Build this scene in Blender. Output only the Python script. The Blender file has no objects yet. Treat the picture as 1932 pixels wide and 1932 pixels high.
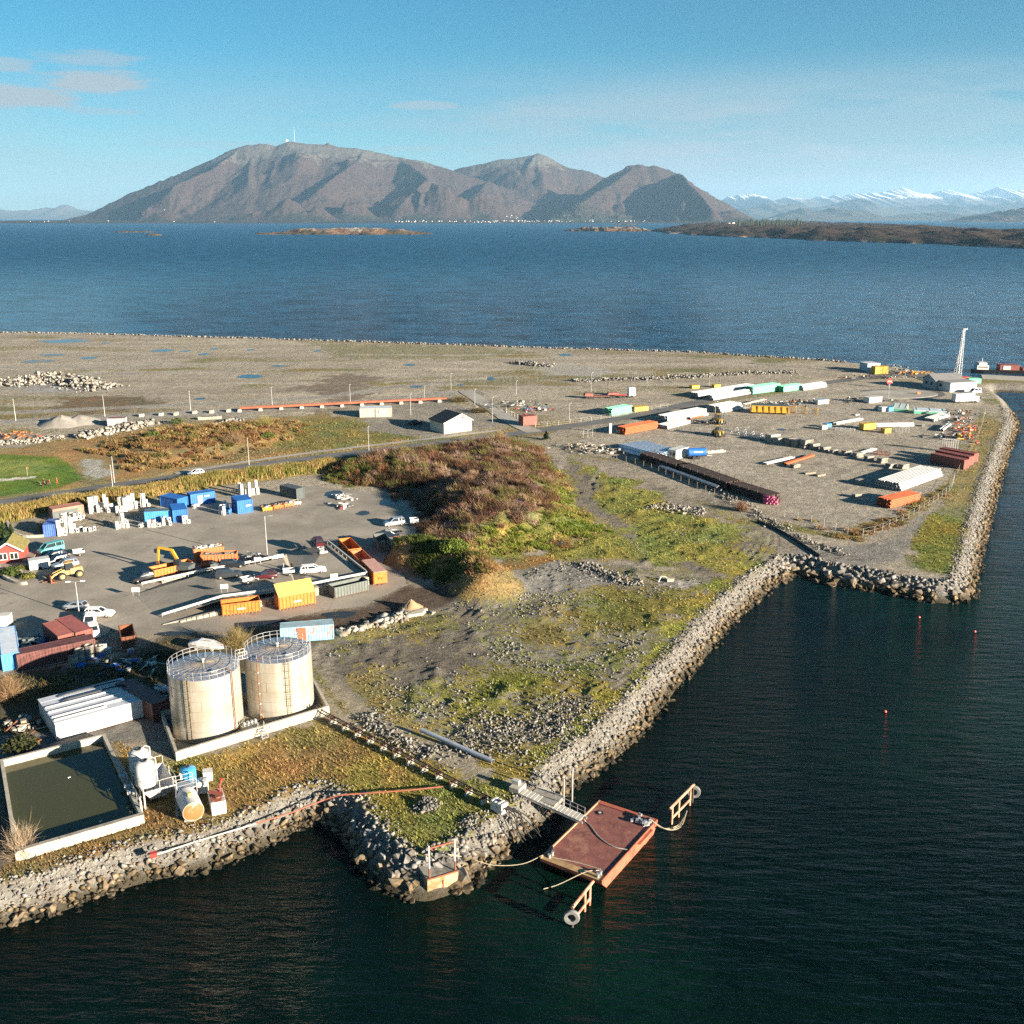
import bpy, math, random
import numpy as np
from mathutils import Vector, Matrix
random.seed(7)
rng = np.random.default_rng(11)
S = bpy.context.scene
COL = S.collection
R = math.radians

# ---------------------------------------------------------------- camera, world, sun, exposure
G = 2.5                      # level of the made ground above the sea
H = 64.0                     # camera above that ground
FPX, HALF = 1940.0, 966.0    # focal length and half width of the picture, in the same units
PITCH = math.atan(556.0 / FPX)
SP, CP = math.sin(PITCH), math.cos(PITCH)
cam_d = bpy.data.cameras.new('camera')
cam = bpy.data.objects.new('camera', cam_d)
COL.objects.link(cam)
cam.location = (0, 0, G + H)
cam.rotation_euler = (math.pi / 2 - PITCH, 0, 0)
cam_d.sensor_width = 36.0
cam_d.lens = 36.0 * FPX / (2 * HALF)
cam_d.clip_start = 1.0
cam_d.clip_end = 150000.0
S.camera = cam

def bearing(px, py):
 u, v = (px - HALF) / FPX, (py - HALF) / FPX
 x, y, z = u, CP - v * SP, -(SP + v * CP); r = math.sqrt(x * x + y * y + z * z)
 return math.atan2(x, y), z / r
CLOUDS = [(*bearing(px, py), w / FPX, h / FPX, st) for px, py, w, h, st in
          ((175, 152, 95, 22, .85), (40, 182, 110, 18, .9), (180, 113, 95, 13, .5), (10, 120, 60, 11, .6), (200, 210, 90, 8, .45), (805, 198, 70, 9, .6), (1060, 213, 150, 11, .6),
           (1090, 180, 100, 9, .35), (800, 280, 90, 8, .4), (1600, 230, 480, 60, .38), (1400, 155, 60, 6, .25), (430, 275, 160, 9, .3))]
SUN_EL = 13.0
SUN_DIR = Vector((0.83, -0.56, 0)).normalized() * math.cos(R(SUN_EL)) + Vector((0, 0, math.sin(R(SUN_EL))))
world = bpy.data.worlds.new('World')
S.world = world
world.use_nodes = True
wn, wl = world.node_tree.nodes, world.node_tree.links
wn.clear()
w_out = wn.new('ShaderNodeOutputWorld')
w_bg = wn.new('ShaderNodeBackground')
sky = wn.new('ShaderNodeTexSky')
sky.sky_type = 'NISHITA'
sky.sun_disc = False
sky.sun_elevation = R(SUN_EL)
sky.sun_rotation = math.atan2(SUN_DIR.x, SUN_DIR.y)
sky.altitude = 60
sky.air_density = 1.0
sky.dust_density = 0.0
sky.ozone_density = 4.0
SKY_STRENGTH = 0.05
w_bg.inputs['Strength'].default_value = SKY_STRENGTH
# clouds: a few streaks and a thin veil, placed by bearing and height and broken up by noise
tc = wn.new('ShaderNodeTexCoord')
def wmath(op, a, b=None, c=None):
 n = wn.new('ShaderNodeMath'); n.operation = op
 for i, v in enumerate((a, b, c)):
  if v is None: continue
  if isinstance(v, (int, float)): n.inputs[i].default_value = v
  else: wl.new(v, n.inputs[i])
 return n.outputs[0]
def wramp(v, a, b, lo=0.0, hi=1.0):
 n = wn.new('ShaderNodeMapRange'); n.interpolation_type = 'SMOOTHSTEP'
 for i, x in enumerate((a, b, lo, hi)): n.inputs[1 + i].default_value = x
 wl.new(v, n.inputs[0]); return n.outputs[0]
sep = wn.new('ShaderNodeSeparateXYZ'); wl.new(tc.outputs['Generated'], sep.inputs[0])
azm = wmath('ARCTAN2', sep.outputs[0], sep.outputs[1])
elv = sep.outputs[2]
comb = wn.new('ShaderNodeCombineXYZ')
wl.new(wmath('MULTIPLY', azm, 9.0), comb.inputs[0]); wl.new(wmath('MULTIPLY', elv, 60.0), comb.inputs[1])
def wnoise(scale, detail, rough, w):
 n = wn.new('ShaderNodeTexNoise'); n.noise_dimensions = '4D'
 n.inputs['Scale'].default_value = scale; n.inputs['Detail'].default_value = detail
 n.inputs['Roughness'].default_value = rough; n.inputs['W'].default_value = w
 wl.new(comb.outputs[0], n.inputs['Vector'])
 return n.outputs[0]
n_a, n_b = wnoise(1.5, 10, 0.66, 2.3), wnoise(0.35, 5, 0.6, 5.1)
veil = wmath('MULTIPLY', wmath('MULTIPLY', wramp(wmath('ADD', wmath('MULTIPLY', n_b, 0.7), wmath('MULTIPLY', n_a, 0.3)), 0.36, 0.60), wramp(elv, 0.145, 0.07)), wramp(azm, -0.3, 0.25, 0.35, 1.0))
total = veil
for ca, ce, ha, he, st in CLOUDS:
 dx = wmath('DIVIDE', wmath('SUBTRACT', azm, ca), ha); dy = wmath('DIVIDE', wmath('SUBTRACT', elv, ce), he)
 rr = wmath('SQRT', wmath('ADD', wmath('MULTIPLY', dx, dx), wmath('MULTIPLY', dy, dy)))
 m_ = wmath('MULTIPLY', wramp(wmath('SUBTRACT', wmath('ADD', 1.0, wmath('MULTIPLY', wmath('SUBTRACT', n_a, 0.5), 2.6)), rr), -0.15, 0.5), min(1, st * 1.15))
 total = wmath('MAXIMUM', total, m_)
# the blue deepens upward
grad = wn.new('ShaderNodeMixRGB'); wl.new(wramp(elv, 0.0, 0.17), grad.inputs[0])
grad.inputs[1].default_value = (0.385, 0.53, 0.575, 1); grad.inputs[2].default_value = (0.165, 0.475, 0.505, 1)
tint = wn.new('ShaderNodeMixRGB'); tint.blend_type = 'MULTIPLY'; tint.inputs[0].default_value = 1.0
wl.new(sky.outputs[0], tint.inputs[1]); wl.new(grad.outputs[0], tint.inputs[2])
mixc = wn.new('ShaderNodeMixRGB')
wl.new(total, mixc.inputs[0]); wl.new(tint.outputs[0], mixc.inputs[1])
mixc.inputs[2].default_value = (1.95, 2.3, 2.5, 1)
wl.new(mixc.outputs[0], w_bg.inputs['Color'])
wl.new(w_bg.outputs[0], w_out.inputs['Surface'])

sun_d = bpy.data.lights.new('sun', 'SUN')
sun_d.energy = 5.0
sun_d.color = (1.0, 0.86, 0.68)
sun_d.angle = R(0.5)
sun = bpy.data.objects.new('sun', sun_d)
COL.objects.link(sun)
sun.rotation_euler = SUN_DIR.to_track_quat('Z', 'Y').to_euler()
sun.location = (60, -80, 120)

S.view_settings.view_transform = 'Standard'
S.view_settings.look = 'None'
S.view_settings.gamma = 1.0
S.view_settings.use_curve_mapping = False
S.view_settings.exposure = 2.2
S.cycles.volume_bounces = 1
S.cycles.max_bounces = 6
S.cycles.use_denoising = False
S.cycles.sample_clamp_direct = 1.6
S.cycles.sample_clamp_indirect = 1.0

# ---------------------------------------------------------------- helpers
def P(px, py, z=G):
 """A point of the photograph (1932 units across) taken to the level z."""
 u, v = (px - HALF) / FPX, (py - HALF) / FPX
 d = (H + G - z) / (SP + v * CP)
 return Vector((u * d, d * (CP - v * SP), z))

def pxy(pts, z=G):
 return np.array([P(x, y, z)[:2] for x, y in pts])

def hash2(ix, iy, seed):
 h = (ix.astype(np.int64) * 374761393 + iy.astype(np.int64) * 668265263 + seed * 1442695041) & 0xFFFFFFFF
 h = ((h ^ (h >> 13)) * 1274126177) & 0xFFFFFFFF
 h = (h ^ (h >> 16)) & 0xFFFFFFFF
 return h / 4294967295.0

def vnoise(x, y, seed=0):
 ix, iy = np.floor(x), np.floor(y)
 fx, fy = x - ix, y - iy
 ux, uy = fx * fx * (3 - 2 * fx), fy * fy * (3 - 2 * fy)
 a = hash2(ix, iy, seed); b = hash2(ix + 1, iy, seed)
 c = hash2(ix, iy + 1, seed); d = hash2(ix + 1, iy + 1, seed)
 return (a * (1 - ux) + b * ux) * (1 - uy) + (c * (1 - ux) + d * ux) * uy

def fbm(x, y, seed=0, octv=4, gain=0.5, lac=2.03):
 s, a, t = 0, 1.0, 0
 for i in range(octv):
  s = s + a * vnoise(x, y, seed + i * 17); t += a
  a *= gain; x = x * lac + 3.7; y = y * lac - 1.9
 return s / t

def ridged(x, y, seed=0, octv=4, gain=0.5):
 s, a, t = 0, 1.0, 0
 for i in range(octv):
  n = 1 - np.abs(2 * vnoise(x, y, seed + i * 13) - 1)
  s = s + a * n * n; t += a
  a *= gain; x = x * 2.1 + 5.1; y = y * 2.1 + 1.3
 return s / t

def sstep(a, b, x):
 t = np.clip((x - a) / (b - a), 0, 1)
 return t * t * (3 - 2 * t)

def sdf(X, Y, poly):
 """Signed distance to a closed polygon, positive inside."""
 n = len(poly)
 dmin = np.full(X.shape, 1e18)
 inside = np.zeros(X.shape, bool)
 for i in range(n):
  x0, y0 = poly[i]; x1, y1 = poly[(i + 1) % n]
  ex, ey = x1 - x0, y1 - y0
  t = np.clip(((X - x0) * ex + (Y - y0) * ey) / (ex * ex + ey * ey + 1e-12), 0, 1)
  dx, dy = X - x0 - t * ex, Y - y0 - t * ey
  dmin = np.minimum(dmin, dx * dx + dy * dy)
  cond = (y0 > Y) != (y1 > Y)
  with np.errstate(divide='ignore', invalid='ignore'):
   xi = (x1 - x0) * (Y - y0) / (y1 - y0 + 1e-15) + x0
  inside ^= cond & (X < xi)
 d = np.sqrt(dmin)
 return np.where(inside, d, -d)

def dist_line(X, Y, pts):
 dmin = np.full(X.shape, 1e18)
 for (x0, y0), (x1, y1) in zip(pts[:-1], pts[1:]):
  ex, ey = x1 - x0, y1 - y0
  t = np.clip(((X - x0) * ex + (Y - y0) * ey) / (ex * ex + ey * ey + 1e-12), 0, 1)
  dx, dy = X - x0 - t * ex, Y - y0 - t * ey
  dmin = np.minimum(dmin, dx * dx + dy * dy)
 return np.sqrt(dmin)

def smooth_line(pts, n=6):
 """Catmull-Rom through the points."""
 p = [np.array(q, float) for q in pts]
 p = [2 * p[0] - p[1]] + p + [2 * p[-1] - p[-2]]
 out = []
 for i in range(1, len(p) - 2):
  for k in range(n):
   t = k / n
   out.append(0.5 * (2 * p[i] + (p[i + 1] - p[i - 1]) * t + (2 * p[i - 1] - 5 * p[i] + 4 * p[i + 1] - p[i + 2]) * t * t
                              + (3 * p[i] - p[i - 1] - 3 * p[i + 1] + p[i + 2]) * t ** 3))
 out.append(p[-2])
 return np.array(out)

# ---- materials
MATS = {}
def nodes_of(m):
 m.use_nodes = True
 n, l = m.node_tree.nodes, m.node_tree.links
 return n, l, n['Principled BSDF']

def mat(name, rgb, rough=0.6, metal=0.0, var=0.18, scale=1.5, rust=None, rust_amt=0.5, bump=0.0, spec=0.4, streak=False):
 """Plain painted, metal or mineral surface: base colour broken up by noise, patches of a second colour, fine relief."""
 if name in MATS: return MATS[name]
 m = bpy.data.materials.new(name); MATS[name] = m
 n, l, b = nodes_of(m)
 b.inputs['Roughness'].default_value = rough
 b.inputs['Metallic'].default_value = metal
 b.inputs['Specular IOR Level'].default_value = spec
 geo = n.new('ShaderNodeNewGeometry')
 vec = geo.outputs['Position']
 if streak:
  mp = n.new('ShaderNodeMapping'); mp.inputs['Scale'].default_value = (1, 1, 0.12)
  l.new(vec, mp.inputs[0]); vec = mp.outputs[0]
 no = n.new('ShaderNodeTexNoise'); no.inputs['Scale'].default_value = scale
 no.inputs['Detail'].default_value = 6; no.inputs['Roughness'].default_value = 0.65
 l.new(vec, no.inputs['Vector'])
 mr = n.new('ShaderNodeMapRange')
 mr.inputs[1].default_value = 0.25; mr.inputs[2].default_value = 0.75
 mr.inputs[3].default_value = 1 - var * 1.6; mr.inputs[4].default_value = 1 + var
 l.new(no.outputs[0], mr.inputs[0])
 mx = n.new('ShaderNodeVectorMath'); mx.operation = 'SCALE'
 mx.inputs[0].default_value = rgb
 l.new(mr.outputs[0], mx.inputs['Scale'])
 colour = mx.outputs[0]
 if rust is not None:
  n2 = n.new('ShaderNodeTexNoise'); n2.inputs['Scale'].default_value = scale * 0.6
  n2.inputs['Detail'].default_value = 8; n2.inputs['Roughness'].default_value = 0.7
  l.new(vec, n2.inputs['Vector'])
  r2 = n.new('ShaderNodeMapRange'); r2.interpolation_type = 'SMOOTHSTEP'
  e = 0.72 - 0.35 * rust_amt
  r2.inputs[1].default_value = e - 0.05; r2.inputs[2].default_value = e + 0.08
  l.new(n2.outputs[0], r2.inputs[0])
  mm = n.new('ShaderNodeMixRGB')
  l.new(r2.outputs[0], mm.inputs[0]); l.new(colour, mm.inputs[1]); mm.inputs[2].default_value = (*rust, 1)
  colour = mm.outputs[0]
 l.new(colour, b.inputs['Base Color'])
 if bump:
  bp = n.new('ShaderNodeBump'); bp.inputs['Strength'].default_value = bump; bp.inputs['Distance'].default_value = 0.1
  n3 = n.new('ShaderNodeTexNoise'); n3.inputs['Scale'].default_value = scale * 6; n3.inputs['Detail'].default_value = 4
  l.new(geo.outputs['Position'], n3.inputs['Vector'])
  l.new(n3.outputs[0], bp.inputs['Height']); l.new(bp.outputs[0], b.inputs['Normal'])
 return m

# ---- mesh building
class MB:
 """Collects shapes; build() links them as ONE mesh object."""
 def __init__(s): s.v, s.f = [], []
 def add(s, vs, fs):
  o = len(s.v); s.v += [tuple(q) for q in vs]; s.f += [tuple(o + i for i in q) for q in fs]; return s
 def box(s, c, d, rz=0.0, taper=1.0):
  cx, cy, cz = c; hx, hy, hz = d[0] / 2, d[1] / 2, d[2] / 2
  ca, sa = math.cos(rz), math.sin(rz); vs = []
  for z, k in ((-hz, 1.0), (hz, taper)):
   for x, y in ((-hx, -hy), (hx, -hy), (hx, hy), (-hx, hy)):
    x, y = x * k, y * k
    vs.append((cx + x * ca - y * sa, cy + x * sa + y * ca, cz + z))
  return s.add(vs, [(3, 2, 1, 0), (4, 5, 6, 7), (0, 1, 5, 4), (1, 2, 6, 5), (2, 3, 7, 6), (3, 0, 4, 7)])
 def bar(s, a, b, w, h=None, up=(0, 0, 1)):
  a, b = Vector(a), Vector(b); h = h or w
  t = (b - a).normalized(); u = Vector(up)
  if abs(t.dot(u)) > 0.95: u = Vector((1, 0, 0))
  sx = t.cross(u).normalized() * w / 2; sz = sx.cross(t).normalized() * h / 2
  vs = [p + i * sx + j * sz for p in (a, b) for i, j in ((-1, -1), (1, -1), (1, 1), (-1, 1))]
  return s.add(vs, [(0, 1, 2, 3), (7, 6, 5, 4), (0, 4, 5, 1), (1, 5, 6, 2), (2, 6, 7, 3), (3, 7, 4, 0)])
 def cyl(s, a, b, r, n=10, r2=None, caps=True):
  a, b = Vector(a), Vector(b); r2 = r if r2 is None else r2
  t = (b - a).normalized(); u = Vector((0, 0, 1)) if abs(t.z) < 0.95 else Vector((1, 0, 0))
  x = t.cross(u).normalized(); y = t.cross(x).normalized()
  vs = []
  for p, q in ((a, r), (b, r2)):
   for i in range(n):
    g = 2 * math.pi * i / n
    vs.append(p + x * math.cos(g) * q + y * math.sin(g) * q)
  fs = [(i, (i + 1) % n, n + (i + 1) % n, n + i) for i in range(n)]
  if caps: fs += [tuple(range(n - 1, -1, -1)), tuple(range(n, 2 * n))]
  return s.add(vs, fs)
 def tube(s, pts, r, n=8, closed=False):
  pts = [Vector(p) for p in pts]; m = len(pts); vs = []
  for i, p in enumerate(pts):
   if closed: t = pts[(i + 1) % m] - pts[i - 1]
   else: t = pts[min(i + 1, m - 1)] - pts[max(i - 1, 0)]
   t.normalize(); u = Vector((0, 0, 1)) if abs(t.z) < 0.9 else Vector((1, 0, 0))
   x = t.cross(u).normalized(); y = t.cross(x).normalized()
   for k in range(n):
    g = 2 * math.pi * k / n
    vs.append(p + x * math.cos(g) * r + y * math.sin(g) * r)
  fs = []
  for i in range(m if closed else m - 1):
   j = (i + 1) % m
   for k in range(n):
    fs.append((i * n + k, i * n + (k + 1) % n, j * n + (k + 1) % n, j * n + k))
  if not closed: fs += [tuple(range(n - 1, -1, -1)), tuple(range((m - 1) * n, m * n))]
  return s.add(vs, fs)
 def ring(s, c, ro, ri, z0, z1, n=24):
  """An upright hollow cylinder."""
  vs = []
  for r, z in ((ro, z0), (ro, z1), (ri, z1), (ri, z0)):
   for i in range(n):
    g = 2 * math.pi * i / n
    vs.append((c[0] + r * math.cos(g), c[1] + r * math.sin(g), z))
  fs = []
  for k in range(4):
   j = (k + 1) % 4
   for i in range(n):
    fs.append((k * n + i, k * n + (i + 1) % n, j * n + (i + 1) % n, j * n + i))
  return s.add(vs, fs)
 def lathe(s, prof, c=(0, 0, 0), n=24, axis='z', caps=True):
  """prof: list of (radius, height), revolved."""
  vs, m = [], len(prof)
  for r, z in prof:
   for i in range(n):
    g = 2 * math.pi * i / n
    q = (r * math.cos(g), r * math.sin(g), z)
    if axis == 'x': q = (q[2], q[0], q[1])
    if axis == 'y': q = (q[0], q[2], q[1])
    vs.append((c[0] + q[0], c[1] + q[1], c[2] + q[2]))
  fs = [(k * n + i, k * n + (i + 1) % n, (k + 1) * n + (i + 1) % n, (k + 1) * n + i) for k in range(m - 1) for i in range(n)]
  if caps: fs += [tuple(range(n - 1, -1, -1)), tuple(range((m - 1) * n, m * n))]
  return s.add(vs, fs)
 def prism(s, prof, y0, y1):
  """A profile in x,z pushed from y0 to y1."""
  n = len(prof)
  vs = [(x, y0, z) for x, z in prof] + [(x, y1, z) for x, z in prof]
  return s.add(vs, [(i, (i + 1) % n, n + (i + 1) % n, n + i) for i in range(n)] + [tuple(range(n - 1, -1, -1)), tuple(range(n, 2 * n))])
 def slab(s, pts, z0, z1):
  """A plan polygon pushed from z0 to z1; z1 may be a list of heights."""
  n = len(pts); zt = z1 if isinstance(z1, (list, tuple)) else [z1] * n
  vs = [(x, y, z0) for x, y in pts] + [(p[0], p[1], t) for p, t in zip(pts, zt)]
  return s.add(vs, [(i, (i + 1) % n, n + (i + 1) % n, n + i) for i in range(n)] + [tuple(range(n - 1, -1, -1)), tuple(range(n, 2 * n))])
 def build(s, name, m=None, parent=None, loc=(0, 0, 0), rz=0.0, smooth=False, bevel=0.0):
  return mesh_obj(name, s.v, s.f, m, parent, loc, rz, smooth, bevel)

def mesh_obj(name, v, f, m=None, parent=None, loc=(0, 0, 0), rz=0.0, smooth=False, bevel=0.0):
 me = bpy.data.meshes.new(name)
 me.from_pydata(v, [], f)
 import bmesh
 bm = bmesh.new(); bm.from_mesh(me)
 bmesh.ops.recalc_face_normals(bm, faces=bm.faces)
 if bevel:
  bmesh.ops.bevel(bm, geom=[e for e in bm.edges if e.is_manifold and e.calc_face_angle(0) > 0.5], offset=bevel, segments=1, affect='EDGES')
 bm.to_mesh(me); bm.free()
 if smooth:
  me.polygons.foreach_set('use_smooth', [True] * len(me.polygons))
  if smooth != 'all': me.set_sharp_from_angle(angle=R(40))
 if m: me.materials.append(m)
 return link(name, me, parent, loc, rz)

def link(name, me, parent=None, loc=(0, 0, 0), rz=0.0):
 o = bpy.data.objects.new(name, me); COL.objects.link(o)
 o.location = loc; o.rotation_euler = (0, 0, rz)
 if parent: o.parent = parent
 return o

def np_mesh(name, V, F, m=None, parent=None, smooth=False, cols=None):
 """Mesh from arrays: V (n,3), F (k,3 or 4); cols: dict of per-vertex rgba."""
 me = bpy.data.meshes.new(name)
 n, k = len(F), F.shape[1]
 me.vertices.add(len(V)); me.vertices.foreach_set('co', np.ascontiguousarray(V, np.float32).ravel())
 me.loops.add(n * k); me.loops.foreach_set('vertex_index', np.ascontiguousarray(F, np.int32).ravel())
 me.polygons.add(n)
 me.polygons.foreach_set('loop_start', np.arange(0, n * k, k, dtype=np.int32))
 if smooth: me.polygons.foreach_set('use_smooth', np.ones(n, bool))
 me.update(calc_edges=True)
 for cn, c in (cols or {}).items():
  at = me.attributes.new(cn, 'FLOAT_COLOR', 'POINT')
  at.data.foreach_set('color', np.ascontiguousarray(c, np.float32).ravel())
 if m: me.materials.append(m)
 return link(name, me, parent)

def tag(o, label=None, cat=None, group=None, kind=None):
 if label: o['label'] = label
 if cat: o['category'] = cat
 if group: o['group'] = group
 if kind: o['kind'] = kind
 return o

def thing(name, label, cat, loc=(0, 0, 0), rz=0.0, group=None):
 o = bpy.data.objects.new(name, None); COL.objects.link(o)
 o.empty_display_size = 0.3
 o.location = loc; o.rotation_euler = (0, 0, rz)
 return tag(o, label, cat, group)

def dup(root, loc, rz, label=None, group=None):
 r = root.copy(); COL.objects.link(r); r.location = loc; r.rotation_euler = (root.rotation_euler[0], root.rotation_euler[1], rz)
 if label: r['label'] = label
 if group: r['group'] = group
 for ch in list(root.children):
  c = ch.copy(); COL.objects.link(c); c.parent = r
  for g in ch.children:
   d = g.copy(); COL.objects.link(d); d.parent = c
 return r

def span(a, b, z=G):
 """Two picture points on the ground: start, heading, length."""
 A, B = P(*a, z), P(*b, z); d = B - A
 return A, math.atan2(d.y, d.x), d.length
# ================================================================ THE SETTING
EDGE_PX = [(-420, 1800), (-150, 1712), (0, 1671), (100, 1644), (200, 1609), (275, 1589), (375, 1571), (425, 1554), (483, 1531), (553, 1492), (608, 1479),
           (645, 1492), (675, 1508), (705, 1546), (738, 1587), (759, 1604), (784, 1616), (806, 1620), (830, 1604), (865, 1588), (905, 1560), (933, 1541), (958, 1522),
           (987, 1506), (1012, 1482), (1022, 1450), (1050, 1428), (1105, 1392), (1150, 1358), (1195, 1308), (1240, 1258), (1290, 1208), (1340, 1150), (1385, 1112),
           (1430, 1076), (1478, 1048), (1530, 1054), (1570, 1066), (1620, 1074), (1700, 1088), (1775, 1101), (1797, 1098), (1812, 1060),
           (1828, 1000), (1846, 940), (1866, 880), (1886, 830), (1902, 795), (1894, 765), (1880, 745), (1862, 732), (1866, 724), (1932, 728), (2050, 733), (2400, 745),
           (2400, 722), (2050, 714), (1932, 711), (1850, 712), (1760, 703), (1690, 692), (1640, 688), (1600, 683), (1500, 676), (1300, 664), (1000, 655), (700, 645),
           (400, 636), (150, 629), (0, 627), (-300, 622), (-900, 616)]
EDGE = pxy(EDGE_PX)
EDGE = np.vstack([EDGE, [[-900, 560], [-900, 60]]])

def line_px(pts, z=G): return pxy(pts, z)

ROADS = {  # name: centre line, width
 'road': ([(-120, 978), (0, 949), (100, 934), (200, 919), (300, 905), (400, 889), (500, 876), (600, 863), (700, 851), (800, 839), (900, 827), (960, 820), (1020, 812),
              (1100, 800), (1200, 784), (1300, 762), (1400, 744), (1500, 731), (1580, 719), (1640, 712)], 6.2),
 'side_road': ([(1010, 815), (985, 805), (955, 788), (925, 768), (900, 752), (878, 737)], 5.5),
 'footpath': ([(330, 893), (500, 866), (620, 850), (720, 838), (850, 823), (940, 812)], 2.2),
 'harbour_road': ([(1640, 712), (1700, 703), (1745, 712), (1800, 730), (1850, 735)], 9.0),
}
ROAD_XY = {k: smooth_line(pxy(p), 5) for k, (p, w) in ROADS.items()}
YARD_PX = [(-160, 1040), (0, 1012), (60, 1012), (165, 1003), (250, 975), (330, 955), (420, 935), (520, 930), (580, 916), (640, 922), (720, 930), (775, 945), (800, 975), (785, 1012),
           (742, 1030), (722, 1062), (760, 1088), (763, 1103), (690, 1140), (560, 1163), (430, 1192), (330, 1192), (255, 1200), (205, 1185), (190, 1235), (20, 1268), (-160, 1310)]
YARD = pxy(YARD_PX)

ELL_PUD = []      # puddles: (centre x, y, half sizes, heading)
def add_pud(px, py, w, h, rz=0.0):
 c = P(px, py); a = P(px - w / 2, py); b = P(px + w / 2, py); f = P(px, py - h / 2); n = P(px, py + h / 2)
 ELL_PUD.append((c.x, c.y, (b - a).length / 2, (f - n).length / 2, rz))
for q in [(125, 643, 95, 6), (58, 682, 30, 5), (89, 681, 20, 4), (168, 675, 30, 4), (305, 661, 44, 5), (350, 662, 20, 3), (385, 668, 18, 4), (404, 658, 14, 3), (472, 710, 48, 7), (378, 752, 20, 4),
          (598, 662, 14, 3), (473, 660, 14, 2.5), (200, 647, 16, 2.5), (100, 669, 45, 3.5), (525, 690, 30, 2.5), (926, 714, 14, 6), (773, 688, 22, 3.5), (786, 729, 20, 4), (870, 726, 14, 3), (1065, 669, 26, 4),
          (1475, 810, 20, 3)]: add_pud(*q)
YARD_PUD = []
n_far = len(ELL_PUD)
for q in [(734, 948, 34, 12), (685, 968, 24, 9), (786, 973, 36, 9), (630, 931, 32, 11), (735, 1005, 50, 16), (390, 1113, 46, 9), (640, 1160, 58, 13), (330, 1196, 60, 9)]: add_pud(*q)

MOUND_PX = [(600, 900), (640, 872), (720, 858), (800, 848), (880, 838), (950, 830), (1000, 838), (1030, 858), (1060, 900), (1095, 955), (1140, 1000), (1060, 1028), (980, 1040), (890, 1062),
   (830, 1050), (800, 1000), (800, 965), (775, 938), (715, 922), (640, 912)]
MOUND = pxy(MOUND_PX)
BERM = pxy([(770, 1052), (820, 1062), (868, 1075), (900, 1092), (918, 1118)])
HEDGE_L = smooth_line(pxy([(-120, 1010), (0, 978), (60, 966), (150, 950), (250, 935), (340, 920), (430, 905), (500, 898), (560, 890), (625, 880)]), 5)
SCRUB = pxy([(205, 868), (225, 838), (300, 812), (420, 806), (520, 800), (560, 812), (545, 835), (470, 850), (380, 868), (260, 890)])
BASIN = [(304, 1358), (332, 1436), (622, 1347), (592, 1292)]           # outer corners of the tank bund
PONDPX = [(8, 1450), (36, 1620), (266, 1552), (196, 1402)]            # inner corners of the settling pond

def gaus(X, Y, px, py, r, a):
 c = P(px, py); return a * np.exp(-((X - c.x) ** 2 + (Y - c.y) ** 2) / (2 * r * r))

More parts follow.
